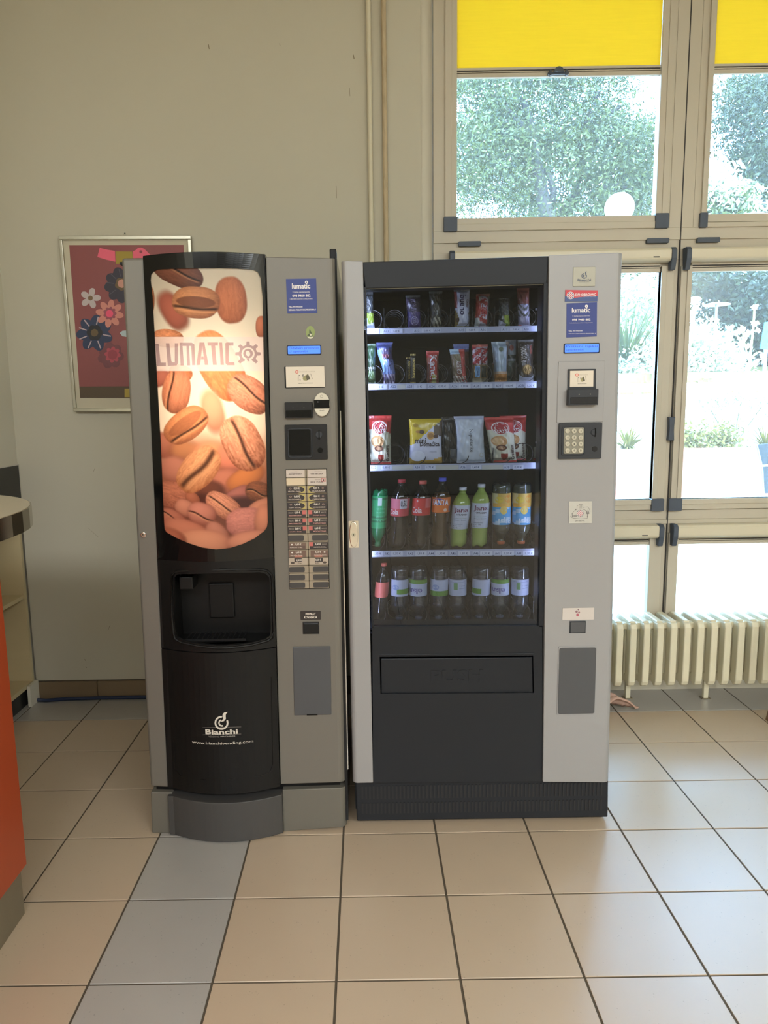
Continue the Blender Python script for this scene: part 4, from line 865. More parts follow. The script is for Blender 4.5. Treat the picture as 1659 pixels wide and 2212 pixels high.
for ri, (la, lb, kd) in enumerate(rows):
    for ci, lab in enumerate((la, lb)):
        drift = 0
        bx0 = x0 + .0012 + ci * (wcol + .0006); bx1 = bx0 + wcol - .0006; bz1 = z1 - .001 - ri * hrow; bz0 = bz1 - hrow + .0014
        bt = MB().box(bx0, bx1, CF - .006, CF - .001, bz0, bz1, BT).build('button', cm, bevel=.0009, seg=1)
        mb = MB(); y2 = CF - .0064; X = lambda s: (bx0 + (bx1 - bx0) * s) if ci == 0 else (bx1 - (bx1 - bx0) * s); Z = lambda t: bz0 + (bz1 - bz0) * t
        def q(s0, t0, s1, t1, col, lv=0, r=False):
            a_, b_ = sorted((X(s0), X(s1))); yy = y2 - .0001 * lv; mb.flat([(a_, Z(t0)), (b_, Z(t0)), (b_, Z(t1)), (a_, Z(t1))], yy, PRINT, col)
        def tx(t, s0, t0, s1, t1, col, bold=False):
            a_, b_ = sorted((X(s0), X(s1))); mb.text(t, a_, b_, Z(t0), Z(t1), y2 - .0003, PRINT, col, bold)
        if kd == 'w':
            q(.0, .0, .93, .95, (192, 178, 166) if lab else (206, 186, 156))
            if lab: tx('PREDIZBOR', .22, .66, .58, .74, (110, 96, 92)); tx(lab, .16, .34, .80, .52, (84, 70, 68), True)
            if lab == 'BEZ ČAŠE': q(.04, .42, .26, .9, (176, 92, 88), 1); q(.07, .48, .23, .84, (206, 190, 180), 2); q(.11, .52, .19, .74, (110, 60, 58), 3)
        elif kd == 'y':
            q(0, .05, .93, .95, (176, 158, 92)); pts = [(X(s), Z(t)) for s, t in [(0, .05), (.55, .05), (.75, .15), (.86, .3), (.9, .5), (.86, .7), (.75, .85), (.55, .95), (0, .95)]]; mb.flat(pts, y2 - .0001, PRINT, BTD)
        elif kd in 'rb':
            if kd == 'b' and ci == 0: q(0, .05, .9, .92, (112, 88, 74)); q(0, .1, .86, .5, (92, 72, 62), 1)
            else: q(0, .05, .93, .92, BTD); q(.76, .42, .95, .95, (184, 96, 88), 1); tx('MAXI', .06, .55, .30, .75, (130, 120, 110), True)
        elif kd == 'c': q(0, .05, .9, .92, (108, 84, 72)); q(.3, .0, .7, .3, (170, 112, 96), 1)
        elif kd == 't':
            q(0, .03, .95, .97, (172, 156, 138)); q(.28, .42, .68, .95, BTD, 1)
            mb.flat(circ((X(.08) + X(.3)) / 2, Z(.32), .006, 14, .0036), y2 - .0001, PRINT, (72, 60, 52))
        else: 
            p = rr(min(X(0), X(.8)), max(X(0), X(.8)), Z(.12), Z(.84), .004); mb.prism(p, y2 - .0012, y2 + .001, PRINT, (62, 58, 56))
        if '|' in lab:
            p_, n_ = lab.split('|'); tx(p_, .36, .5, .66, .84, (214, 204, 190), True)
            if kd == 't': tx(n_, .45, .16, .68, .34, (70, 60, 54), True)
            else: tx(n_, .08, .2, .72, .36, (190, 176, 162) if kd != 'r' else (190, 140, 130), True)
            if kd == 'y': mb.flat(circ((X(.12) + X(.26)) / 2, Z(.66), .0036, 12, .0028), y2 - .0002, PRINT, (150, 124, 112)); mb.flat(circ((X(.12) + X(.26)) / 2, Z(.66), .0018, 8), y2 - .0003, PRINT, BTD)
            if kd in 'bc' and not (kd == 'b' and ci): mb.flat(circ((X(.1) + X(.26)) / 2, Z(.66), .003, 12, .0026), y2 - .0003, PRINT, (216, 206, 194))
        if mb.f: mb.build('button_print', bt)
# coin return
mb = MB(); mb.prism(rr(*R(649, 1320, 693, 1339, YS), .002), YS, YS + .001, PRINT, (44, 36, 32)); st = mb.build('coin_return_label', cm)
mb = MB(); ptext(mb, 'POVRAT', 660, 1324, 682, 1329, (222, 212, 198), YS - .0003, True); mb.build('lettering', st); mb = MB(); ptext(mb, 'KOVANICA', 657, 1331, 685, 1336, (222, 212, 198), YS - .0003, True); mb.build('lettering', st)
X = R(654, 1343, 689.5, 1369.5, YS); b = MB(); b.box(X[0], X[1], CF - .003, CF + .002, X[2], X[3], DARKM); cr_ = b.build('coin_return', cm, bevel=.0015); MB().box(X[0] + .003, X[1] - .003, CF - .0045, CF - .002, X[2] + .004, X[3] - .005, BLACKG).build('return_flap', cr_, bevel=.001)
b = MB(); b.prism(poly([(632.5, 1397), (714, 1395.5), (716, 1543), (636, 1545)], CF), CF - .0035, CF + .001, PANG); b.build('blank_plate', cm, bevel=.002)
b = MB(); X = R(663, 1541.5, 686, 1544, CF); b.box(X[0], X[1], CF - .005, CF - .003, X[2], X[3], BLACK); b.build('plate_catch', cm)
# lock on the left stile
xa, za = P(310.5, 1155, CF); lk = MB().prism(circ(xa, za, .0085, 20), CF - .006, CF, CHROME).build('cam_lock', cm, bevel=.0012)
MB().prism(circ(xa, za, .0052, 16), CF - .0075, CF - .005, ALU).build('lock_core', lk); MB().box(xa - .001, xa + .001, CF - .0082, CF - .007, za - .0008, za + .004, BLACKG).build('key_slot', lk)
# ================================================================== SNACK MACHINE
VF = 2.165; VY = VF - .0012
vm = thing('snack_vending_machine', 'light grey and black snack machine with a glass front, beside the window', 'vending machine', (.36, 2.55, 0))
def vx(u, v): return P(u, v, VF)
# cabinet shell (hollow): left, right, back, top, bottom
MB().box(-.052, .002, 2.245, 2.95, .03, 1.782, CHAR).build('side_wall', vm)
MB().box(.575, .757, 2.245, 2.95, .03, 1.79, LGREY).build('side_wall', vm)
MB().box(.002, .575, 2.90, 2.95, .03, 1.782, CHAR).build('back_wall', vm)
MB().box(-.052, .757, 2.245, 2.95, 1.782, 1.788, CHAR).build('roof_sheet', vm)
MB().box(.002, .575, 2.255, 2.90, .03, .64, CHAR).build('lower_housing', vm)
b = MB(); b.box(.003, .5745, 2.245, 2.899, .642, 1.781, CHARL, skip='f'); b.build('interior_liner', vm)
a = P(1310, 545, VF); c_ = P(1345, 541, VF); b = MB(); b.prism([(a[0] - .01, a[1] - .006), (c_[0], c_[1] - .006), (c_[0], c_[1]), (c_[0] - .006, c_[1])], 2.22, 2.6, ALU); b.build('roof_corner', vm)
# door: left stile, right stile
b = MB(); stile(b, [vx(737, 563), vx(784, 564), vx(806, 1691), vx(762, 1692)], .016, VF, 2.243, LGREY, side=-1); b.build('left_stile', vm, bevel=.002)
b = MB(); q = [vx(1185, 552), vx(1346, 546), vx(1316, 1689), vx(1172, 1688)]; stile(b, q, .018, VF - .004, 2.243, LGREY); b.build('right_stile', vm, bevel=.002)
# header, lower panel
GY = VF + .014
b = MB(); b.prism([P(u, v, VF + .004) for u, v in [(783, 566), (1185, 553), (1181, 613), (789, 623)]], VF + .004, 2.243, CHAR); b.build('header_panel', vm, bevel=.002)
# lower panel with the flap opening
pl = [P(u, v, VF + .004) for u, v in [(804, 1354), (1171, 1352), (1172, 1688), (806, 1691)]]
fo = [P(u, v, VF + .004) for u, v in [(820, 1419), (1152, 1416), (1154, 1497), (822, 1499)]]
b = MB(); y0, y1 = VF + .004, 2.243; vs = [(x, y, z) for y in (y0, y1) for x, z in pl + fo]
fs = [(i, (i + 1) % 4, 4 + (i + 1) % 4, 4 + i) for i in range(4)] + [(4 + i, 4 + (i + 1) % 4, 12 + (i + 1) % 4, 12 + i) for i in range(4)] + [(8 + i, 8 + (i + 1) % 4, (i + 1) % 4, i) for i in range(4)]
b.add(vs, [f[::-1] for f in fs], CHAR); b.build('lower_panel', vm)
fl_ = [P(u, v, VF + .012) for u, v in [(823, 1423), (1150, 1420), (1151, 1496), (824, 1498)]]
b = MB(); b.prism(fl_, VF + .011, VF + .02, CHAR); flp = b.build('push_flap', vm, bevel=.002)
b = MB(); ptx = R(931, 1447, 1043, 1474, VF + .01)
v_, f_ = glyphs('PUSH', True)
X_ = ptx[0] + v_[:, 0] * (ptx[1] - ptx[0]); Z_ = ptx[2] + v_[:, 1] * (ptx[3] - ptx[2])
b.add([(x, VF + .0095, z) for x, z in zip(X_, Z_)], f_, CHAR)
o = b.build('embossed_lettering', flp); sm = o.modifiers.new('t', 'SOLIDIFY'); sm.thickness = .003; sm.offset = -1
b = MB(); t_ = [P(u, v, VF + .003) for u, v in [(818, 1415), (1154, 1412)]]; b.tube([(t_[0][0], VF + .003, t_[0][1]), (t_[1][0], VF + .003, t_[1][1])], .0018, CHAR, 6); b.build('flap_lip', vm)
# glass pane with dark border strips
gq = [P(u, v, GY) for u, v in [(789, 618), (1181, 609), (1171, 1358), (804, 1360)]]
b = MB(); b.prism([P(u, v, VF + .004) for u, v in [(787, 620), (791, 620), (807, 1356), (803, 1356)]], VF + .004, 2.243, CHAR); b.build('glass_edge_strip', vm)
b = MB(); b.prism([P(u, v, VF + .004) for u, v in [(1175, 611), (1187, 611), (1173, 1354), (1164, 1354)]], VF + .004, 2.243, CHAR); b.build('glass_edge_strip', vm)
b = MB(); b.prism(gq, GY, GY + .004, VGLASS); b.build('glass_pane', vm)
eb = MB(); fine = GY - .0008
for q_ in ([(789, 624), (1176, 614), (1176, 615.3), (789, 625.3)], [(806, 1353.4), (1168, 1351.4), (1168, 1352.6), (806, 1354.6)]): eb.flat([P(u, v, fine) for u, v in q_], fine, ALU)
eb = eb.build('pane_bead', vm); eb['kind'] = 'stuff'
# base grille
b = MB(); gb = [P(u, v, 2.2) for u, v in [(768, 1692), (1314, 1690), (1313, 1773), (771, 1778)]]
b.prism([(gb[0][0], .158), (gb[1][0], .158), (gb[2][0], .014), (gb[3][0], .014)], 2.20, 2.9, CHAR); gr = b.build('base_grille', vm, bevel=.004)
b = MB(); SL = mat('grille_slot_dark', (30, 30, 32), .6)
n_ = 64
for i in range(n_):
    x = gb[0][0] + .022 + (gb[1][0] - gb[0][0] - .044) * i / (n_ - 1)
    for z0_, z1_ in ((.040, .078), (.092, .138)): b.box(x - .0028, x + .0028, 2.1985, 2.202, z0_, z1_, SL)
g_ = b.build('ventilation_slots', gr); g_['kind'] = 'stuff'
for x in (gb[3][0] + .06, gb[2][0] - .06):
    for y in (2.28, 2.85): MB().lathe([(.018, 0), (.018, .008), (.01, .01), (.01, .016)], x, y, BLACK, 12).build('foot', vm)
# T-handle lock on the left stile
X = R(753.5, 1125, 774.5, 1183, VF); b = MB(); b.prism(rr(*X, .002), VF - .001, VF + .002, CHROME); hl = b.build('lock_recess', vm)
b = MB(); xm = (X[0] + X[1]) / 2; hw_ = (X[1] - X[0]) / 2 - .002; pts = []
for i in range(24): t = 2 * math.pi * i / 24; pts.append((xm + hw_ * math.copysign(abs(math.cos(t)) ** .7, math.cos(t)) * (1 - .2 * abs(math.sin(t)) ** 3), (X[2] + X[3]) / 2 + (X[3] - X[2]) * .48 * math.copysign(abs(math.sin(t)) ** .8, math.sin(t))))
b.prism(pts, VF - .008, VF, CHROME); h2 = b.build('lock_handle', hl, bevel=.002)
b = MB(); zc = (X[2] + X[3]) / 2; b.prism(circ(xm, zc, .0062, 18), VF - .010, VF - .007, ALU); b.build('lock_core', hl); MB().box(xm - .0009, xm + .0009, VF - .0108, VF - .0098, zc - .003, zc + .003, BLACKG).build('key_slot', hl)
# ---- right stile fittings
RY = VF - .0052
f5 = zs((1170, 540), 190 / 876)
X = R(*f5(313, 170), *f5(534, 362), RY); bd = MB().prism(rr(*X, .002), RY - .0015, RY + .001, mat('badge_plate', (168, 164, 148), .35, noise=.02)).build('maker_badge', vm, bevel=.001)
mb = MB(); y2 = RY - .0019; BL = (84, 92, 104)
def garc(mb, f, cx, cy, r0, r1, a0, a1, y, col, n=12):
    for i in range(n):
        t0, t1 = math.radians(a0 + (a1 - a0) * i / n), math.radians(a0 + (a1 - a0) * (i + 1) / n)
        mb.flat([P(*f(cx + r * math.cos(t), cy + r * math.sin(t)), y) for r, t in ((r0, t0), (r1, t0), (r1, t1), (r0, t1))], y, PRINT, col)
garc(mb, f5, 424, 258, 20, 28, -25, 270, y2, BL, 18); garc(mb, f5, 426, 258, 7, 16, 80, 250, y2, BL, 8)
mb.flat([P(*f5(x, y), y2) for x, y in [(450, 212), (436, 216), (432, 228), (436, 246), (428, 254), (442, 250), (447, 236), (445, 222)]], y2, PRINT, BL)
ptext(mb, 'Bianchi', *f5(358, 286), *f5(492, 312), BL, y2, True); ptext(mb, 'VENDING MACHINES', *f5(372, 315), *f5(474, 321), BL, y2)
mb.build('lettering', bd)
mb = MB(); cs_ = [f5(236, 398), f5(560, 403), f5(555, 512), f5(231, 514)]; mb.prism([P(u, v, RY) for u, v in cs_], RY - .0006, RY + .0004, PRINT, (66, 84, 134)); st = mb.build('club_sticker', vm)
mb = MB(); y2 = RY - .0009; mb.flat([P(*f5(x, y), y2) for x, y in [(236, 398), (560, 403), (557, 458), (440, 462), (330, 478), (236, 458)]], y2, PRINT, (196, 62, 70))
y3 = y2 - .0003; c = f5(288, 453)
mb.flat([P(c[0] + 8.2 * math.cos(t), c[1] + 8.2 * math.sin(t), y3) for t in np.linspace(0, 6.283, 21)[:-1]], y3, PRINT, (206, 198, 200))
mb.flat([P(c[0] + 6.8 * math.cos(t), c[1] + 6.8 * math.sin(t), y3 - .0001) for t in np.linspace(0, 6.283, 21)[:-1]], y3 - .0001, PRINT, (92, 96, 130))
for i in range(5):
    for j in range(5):
        if (i - 2) ** 2 + (j - 2) ** 2 > 6: continue
        u_, v__ = c[0] + (i - 2.5) * 2.1, c[1] + (j - 2.5) * 2.1; mb.flat([P(u_ + a, v__ + d, y3 - .0002) for a, d in ((0, 0), (2.1, 0), (2.1, 2.1), (0, 2.1))], y3 - .0002, PRINT, (196, 62, 70) if (i + j) % 2 == 0 else (222, 214, 214))
ptext(mb, 'DPHOBROVAC', *f5(336, 432), *f5(542, 458), (222, 214, 214), y3, True); ptext(mb, 'DRUŠTVO PRIJATELJA HAJDUKA', *f5(338, 464), *f5(540, 471), (200, 200, 210), y3); mb.build('lettering', st)
# service sticker on the right machine
def f6(x, y): # map the left sticker's frame onto the right one
    a0, b0 = f5(249, 532); a1, b1 = f5(552, 520); a2, b2 = f5(549, 860); a3, b3 = f5(247, 872)
    s, t = (x - 180) / 400, (y - 258) / 458
    return ((a0 * (1 - s) + a1 * s) * (1 - t) + (a3 * (1 - s) + a2 * s) * t, (b0 * (1 - s) + b1 * s) * (1 - t) + (b3 * (1 - s) + b2 * s) * t)
service_sticker(f6, [f5(249, 532), f5(552, 520), f5(549, 860), f5(247, 872)], vm, RY, '2')
lcd(vm, (1220, 743.5, 1293, 761), 'Pritisni tipku', 'upotrebi', RY)
mb = MB(); mb.prism([P(u, v, RY) for u, v in [f5(168, 1112), f5(628, 1105), f5(610, 1712), f5(150, 1722)]], RY - .0015, RY + .001, LGREY); mb.build('cover_plate', vm, bevel=.0008)
RP = RY - .002
mb = MB(); mb.prism([P(u, v, RP) for u, v in [f5(258, 1187), f5(540, 1184), f5(540, 1390), f5(256, 1392)]], RP - .004, RP + .002, MODUL); mb.build('card_holder', vm, bevel=.002)
note_card(vm, [f5(284, 1204), f5(517, 1200), f5(514, 1360), f5(281, 1364)], RP - .0055)
X = R(*f5(247, 1388), *f5(543, 1545), RP); b = MB(); b.prism([(X[0], X[2]), (X[1], X[2]), (X[1], X[3]), (X[0], X[3])], RP - .022, RP + .002, MODUL); bs_ = b.build('banknote_slot', vm, bevel=.002)
MB().box(X[0] + .006, X[1] - .004, RP - .0235, RP - .018, X[2] + .004, X[2] + (X[3] - X[2]) * .5, DARKM).build('slot_mouth', bs_, bevel=.001)
for t in (.35, .72): MB().prism(circ(X[0] + (X[1] - X[0]) * t, X[2] + (X[3] - X[2]) * .68, .0014, 10), RP - .0228, RP - .021, ALU).build('indicator_light', bs_)
X = R(*f5(164, 1722), *f5(592, 2078), RY); kp = MB().prism(rr(*X, .003), RY - .008, RY + .001, MODUL).build('keypad_module', vm, bevel=.0015)
KP = mat('keypad_plate', (134, 130, 116), .4, noise=.02, metal=.3); KB = mat('keypad_button_metal', (196, 190, 172), .28, metal=.5, noise=.02)
rim_rect(kp, f5, 202, 1765, 425, 2042, RY - .0085, MODUL, r=.005, th=.0015)
X = R(*f5(212, 1766), *f5(412, 2028), RY); MB().prism(rr(*X, .005), RY - .0098, RY - .007, KP).build('keypad_plate', kp, bevel=.0008)
for j, row in enumerate(('123', '456', '789', 'A0B')):
    for i, chh in enumerate(row):
        x, z = P(*f5((248, 313, 378)[i], (1802, 1866, 1931, 1995)[j]), RY); kb = MB().prism(circ(x, z, .0073, 20), RY - .0128, RY - .009, KB).build('keypad_button', kp, bevel=.0012)
        kb['label'] = 'round key marked ' + chh
        b = MB(); h = .0058; glyphs(chh, True); hw2 = h * min(.34, asp[chh] / 2); b.text(chh, x - hw2, x + hw2, z - h / 2, z + h / 2, RY - .0131, INK, None, True)
        # lettering merged with the key (no fourth level)
        me = kb.data; 
        lo_ = b.build('keypad_digit', kp)
xa, za = P(*f5(522, 1815), RY); MB().prism(circ(xa - .003, za, .0095, 24), RY - .011, RY - .007, MODUL).build('coin_bezel', kp, bevel=.002); MB().box(xa - .001, xa + .002, RY - .0125, RY - .01, za - .013, za + .012, BLACKG).build('coin_slot', kp)
xa, za = P(*f5(520, 1980), RY); MB().prism(circ(xa, za, .008, 20), RY - .0095, RY - .007, DARKM).build('return_button', kp)
# castle sticker
f7 = zs((1190, 1040), 130 / 799)
mb = MB(); mb.prism([P(*f7(x, y), RY) for x, y in [(241, 264), (543, 262), (541, 553), (240, 556)]], RY - .0006, RY + .0004, PRINT, (186, 182, 172)); st = mb.build('drawing_sticker', vm)
mb = MB(); y2 = RY - .001; GK = (112, 108, 104)
def line(mb, f, pts, w_, col, y):
    for (x0, y0), (x1, y1) in zip(pts[:-1], pts[1:]):
        d = math.hypot(x1 - x0, y1 - y0) or 1; nx, ny = -(y1 - y0) / d * w_, (x1 - x0) / d * w_
        mb.flat([P(*f(x, y_), y) for x, y_ in ((x0 + nx, y0 + ny), (x1 + nx, y1 + ny), (x1 - nx, y1 - ny), (x0 - nx, y0 - ny))], y, PRINT, col)
for L_ in ([(346, 380), (348, 322), (375, 312), (388, 298), (412, 298), (424, 306), (424, 372)], [(424, 345), (490, 338), (512, 366), (522, 400)], [(346, 370), (326, 380), (300, 402), (270, 440), (262, 470), (300, 488), (400, 496), (480, 490), (498, 468)], [(388, 298), (386, 360)], [(410, 300), (404, 360)], [(440, 372), (470, 390), (470, 440)], [(424, 372), (445, 378)]): line(mb, f7, L_, 2.2, GK, y2)
for x_, y_, h_ in ((288, 470, 60), (486, 475, 45), (490, 440, 70), (502, 430, 50), (476, 430, 50), (328, 380, 20)): mb.flat([P(*f7(a, d), y2 - .0001) for a, d in ((x_ - 9, y_), (x_, y_ - h_), (x_ + 9, y_))], y2 - .0001, PRINT, (124, 120, 116))
mb.flat([P(*f7(a, d), y2 - .0001) for a, d in ((300, 448), (340, 440), (352, 472), (300, 474))], y2 - .0001, PRINT, (140, 136, 130))
mb.flat([P(*f7(390 + 46 * math.cos(t), 424 + 46 * math.sin(t)), y2 - .0002) for t in np.linspace(0, 6.283, 25)[:-1]], y2 - .0002, PRINT, (118, 118, 122))
for i in range(7):
    for j in range(7):
        if (i - 3) ** 2 + (j - 3) ** 2 > 11: continue
        x_, y_ = 390 + (i - 3.5) * 11.5, 424 + (j - 3.5) * 11.5; mb.flat([P(*f7(x_ + a, y_ + d), y2 - .0003) for a, d in ((0, 0), (11.5, 0), (11.5, 11.5), (0, 11.5))], y2 - .0003, PRINT, ((184, 110, 116) if abs(i - 3) + abs(j - 3) < 4 else (120, 112, 114)) if (i + j) % 2 else (208, 202, 198))
ptext(mb, 'DPH OBROVAC', *f7(325, 512), *f7(450, 532), GK, y2); g_ = mb.build('printed_drawing', st)
# dots label and coin return
mb = MB(); mb.prism(rr(*R(1215, 1313, 1283, 1339, RY), .002), RY - .0006, RY + .0004, PRINT, (196, 186, 178)); st = mb.build('coin_return_label', vm)
mb = MB(); y2 = RY - .001
for x_, y_, r_, c__ in ((365, 1700, 11, (128, 104, 106)), (341, 1728, 16, (136, 100, 104)), (374, 1739, 13, (140, 96, 102)), (354, 1772, 19, (172, 92, 104))):
    c = f7(x_, y_); r_ *= .163; mb.flat([P(c[0] + r_ * math.cos(t), c[1] + r_ * math.sin(t), y2) for t in np.linspace(0, 6.283, 15)[:-1]], y2, PRINT, c__)
g_ = mb.build('printed_dots', st); g_['kind'] = 'stuff'
X = R(1230.5, 1341.5, 1265, 1367.5, RY); cr_ = MB().box(X[0], X[1], RY - .002, RY + .002, X[2], X[3], MODUL).build('coin_return', vm, bevel=.001); MB().box(X[0] + .003, X[1] - .003, RY - .0035, RY - .001, X[2] + .003, X[3] - .003, PANG).build('return_flap', cr_)
b = MB(); b.prism(rr(*R(1204.5, 1396, 1287, 1544, RY), .005), RY - .0012, RY + .001, LGREY); b.build('plate_surround', vm, bevel=.0008)
b = MB(); b.prism(rr(*R(1206.5, 1399, 1285.5, 1541, RY), .006), RY - .0035, RY + .001, PANG); b.build('blank_plate', vm, bevel=.001)
# ================================================================== INTERIOR: shelves, price rails, coils, dividers
SY = 2.262                                            # front plane of the rails
rails = [((790, 709, 1166, 704), (790, 720.5, 1166, 717), 1), ((792, 828, 1163, 825), (793, 841, 1163, 838), 2), ((796, 1002.5, 1160, 1001.5), (797, 1015, 1160, 1014.5), 3), ((801, 1188, 1159, 1187), (802, 1201.5, 1159, 1200.5), 4)]
ku = 430 / 1659
lanes_u = [770 + ku * x for x in (138, 312, 497, 680, 868, 1052, 1236, 1415)]
def railx(u, Y=SY): return P(u, 850, Y)[0]
LX = [railx(u) + .002 for u in lanes_u]
lane_dx = (LX[7] - LX[0]) / 7; LX = [LX[0] + lane_dx * i for i in range(8)]
shelf_z = []
price = {1: [(' ', 0.80, 0), ('A12', 1.20, 1), ('A13', .80, 1), ('A14', None, 1), ('A15', 1.20, 1), ('A16', None, 1), ('A17', .80, 1), ('A18', None, 1)]}
def rect_lab(par, u0, v0, u1, v1, txt, col, ink_, y, bold=False, blank=False, name='price_tag'):
    x0, x1, z0, z1 = R(u0, v0, u1, v1, y); mb = MB(); mb.box(x0, x1, y - .0006, y + .0004, z0, z1, PRINT, col)
    if txt: h = z1 - z0; glyphs(txt, bold); w_ = min((x1 - x0) * .78, h * .58 * asp[txt]) / 2; xm_ = (x0 + x1) / 2; mb.text(txt, xm_ - w_, xm_ + w_, z0 + h * .2, z0 + h * .78, y - .0009, PRINT, ink_, bold)
    return mb.build(name, par)
B1, B2 = (208, 212, 232), (196, 202, 226); IK = (64, 72, 110); CRM = (190, 190, 186)
zm = lambda x: 770 + x * ku
tags = {1: [(88, 190, '0,80 €'), (215, 280, 'A12'), (284, 384, '1,20 €'), (470, 534, 'A13'), (542, 640, '0,80 €'), (643, 702, 'A14'), (842, 905, 'A15'), (912, 1018, '1,20 €'), (1024, 1086, 'A16'), (1205, 1268, 'A17'), (1278, 1384, '0,80 €'), (1388, 1440, 'A18')],
        2: [(92, 148, 'A21'), (160, 258, '1 €'), (272, 336, 'A22'), (340, 408, '#'), (412, 470, 'A23'), (478, 578, '1 €'), (596, 658, 'A24'), (662, 768, '0,90 €'), (784, 846, 'A25'), (852, 950, '1,30 €'), (968, 1030, 'A26'), (1034, 1130, '1,40 €'), (1152, 1214, 'A27'), (1222, 1330, '1,60 €'), (1338, 1400, 'A28'), (1408, 1500, '1,30 €')],
        3: [(112, 168, 'A32'), (204, 294, '0,80 €'), (300, 474, '#'), (478, 534, 'A34'), (572, 658, '1,70 €'), (664, 852, '#'), (858, 914, 'A36'), (952, 1040, '1,40 €'), (1046, 1220, '#'), (1224, 1280, 'A38'), (1304, 1392, '0,90 €')],
        4: [(126, 224, '1,30 €'), (232, 280, 'A42'), (290, 386, '1,30 €'), (420, 478, 'A43'), (486, 586, '1,30 €'), (594, 650, 'A44'), (656, 760, '1,30 €'), (776, 834, 'A45'), (846, 946, '1,30 €'), (968, 1022, 'A46'), (1030, 1132, '1,30 €'), (1148, 1204, 'A47'), (1212, 1314, '1,30 €'), (1326, 1378, 'A48'), (1386, 1490, '1,30 €')]}
for (ta, tb_, n_) in rails:
    q = [P(ta[0], ta[1], SY), P(ta[2], ta[3], SY), P(tb_[2], tb_[3], SY), P(tb_[0], tb_[1], SY)]
    x0, x1 = (q[0][0] + q[3][0]) / 2, (q[1][0] + q[2][0]) / 2; z1 = (q[0][1] + q[1][1]) / 2; z0 = (q[2][1] + q[3][1]) / 2; shelf_z.append(z1 - .002)
    b = MB(); b.box(x0, x1, SY, SY + .003, z0, z1, STRIP).box(x0, x1, SY - .001, SY, z1 - .002, z1, STRIP)
    b2 = MB(); b2.box(x0, x1, SY + .003, 2.86, z0 + .002, z0 + .005, CHARL); sh = b2.build('shelf', vm); b.build('price_rail', sh)
    for (a_, c__, t_) in tags[n_]:
        v0 = ta[1] + (ta[3] - ta[1]) * (zm(a_) - ta[0]) / (ta[2] - ta[0]); hh = (tb_[1] - ta[1])
        rect_lab(sh, zm(a_), v0 + hh * .22, zm(c__), v0 + hh * .96, '' if t_ == '#' else t_, CRM if t_ == '#' else (B2 if t_[0] == 'A' else B1), IK, SY - .0008, name='price_tag' if '€' in t_ else ('blank_tag' if t_ == '#' else 'lane_tag'))
shelf_z.append(P(900, 1353, 2.27)[1] + .004)
MB().box(.004, .573, SY + .003, 2.86, shelf_z[4] - .012, shelf_z[4] - .006, CHARL).build('shelf', vm)
# coils
def coil_mesh(r, pitch, turns, wire, m, y0):
    b = MB(); n = 20; pts = []
    for i in range(int(turns * n) + 1): t = 2 * math.pi * i / n; pts.append((r * math.sin(t), y0 + pitch * i / n, r - r * math.cos(t)))
    b.tube(pts, wire, m, 5); return b
cr = lane_dx * .43
c_sil = coil_mesh(cr, .05, 4.0, .0011, WIRE, 0); c_dk = coil_mesh(cr, .075, 3.0, .0014, WIRED, 0)
o1_ = c_sil.build('coil', vm, smooth=True); o2_ = c_dk.build('coil', vm, smooth=True)
first = {id(o1_): 1, id(o2_): 1}
MI = Matrix.Translation(-vm.location)
for ri in range(5):
    for ci in range(8):
        src = o1_ if ri in (0, 1) else o2_
        if first.get(id(src)): o = src; first[id(src)] = 0
        else: o = src.copy(); COL.objects.link(o)
        o.matrix_parent_inverse = MI; o.location = (LX[ci] + (.0 if ri < 2 else .0), SY + .012, shelf_z[ri] + .002)
# clear dividers between lanes
for ri in range(5):
    for ci in range(9):
        x = LX[0] - lane_dx / 2 + ci * lane_dx + .001
        if x < .006 or x > .565: continue
        if ri == 2 and ci % 2 == 1: continue
        h = (.062, .062, .05, .085, .085)[ri]
        MB().box(x - .0006, x + .0006, SY + .006, 2.84, shelf_z[ri], shelf_z[ri] + h, CLEAR).build('lane_divider', vm)
# LED strips inside the door edge
LEDM = mat('led_strip', (196, 208, 255), .4, emit=3.0)
xL, xR_ = P(1166, 900, 2.23)[0], P(800, 900, 2.23)[0]
b = MB(); b.box(xL + .006, xL + .009, 2.232, 2.236, .70, 1.70, LEDM); b.build('led_strip', vm)
for xx, rz, pw in ((xL + .004, 1, 7.0), (.012, -1, 3.6)):
    l_ = area('cabinet_led_light', (xx, 2.240, 1.20), (.010, 1.02), (math.radians(90), 0, 0), pw, (.62, .70, 1.))
    d_ = Vector((-rz * .70, .70, 0)).normalized(); l_.rotation_mode = 'QUATERNION'; l_.rotation_quaternion = d_.to_track_quat('-Z', 'Y'); l_.parent = vm; l_.matrix_parent_inverse = MI
for v_c in (662, 958, 1141):
    x, z = P(1170, v_c, VF + .01); MB().box(x - .003, x + .002, 2.236, 2.241, z - .003, z + .003, STRIP).build('pane_clip', vm)
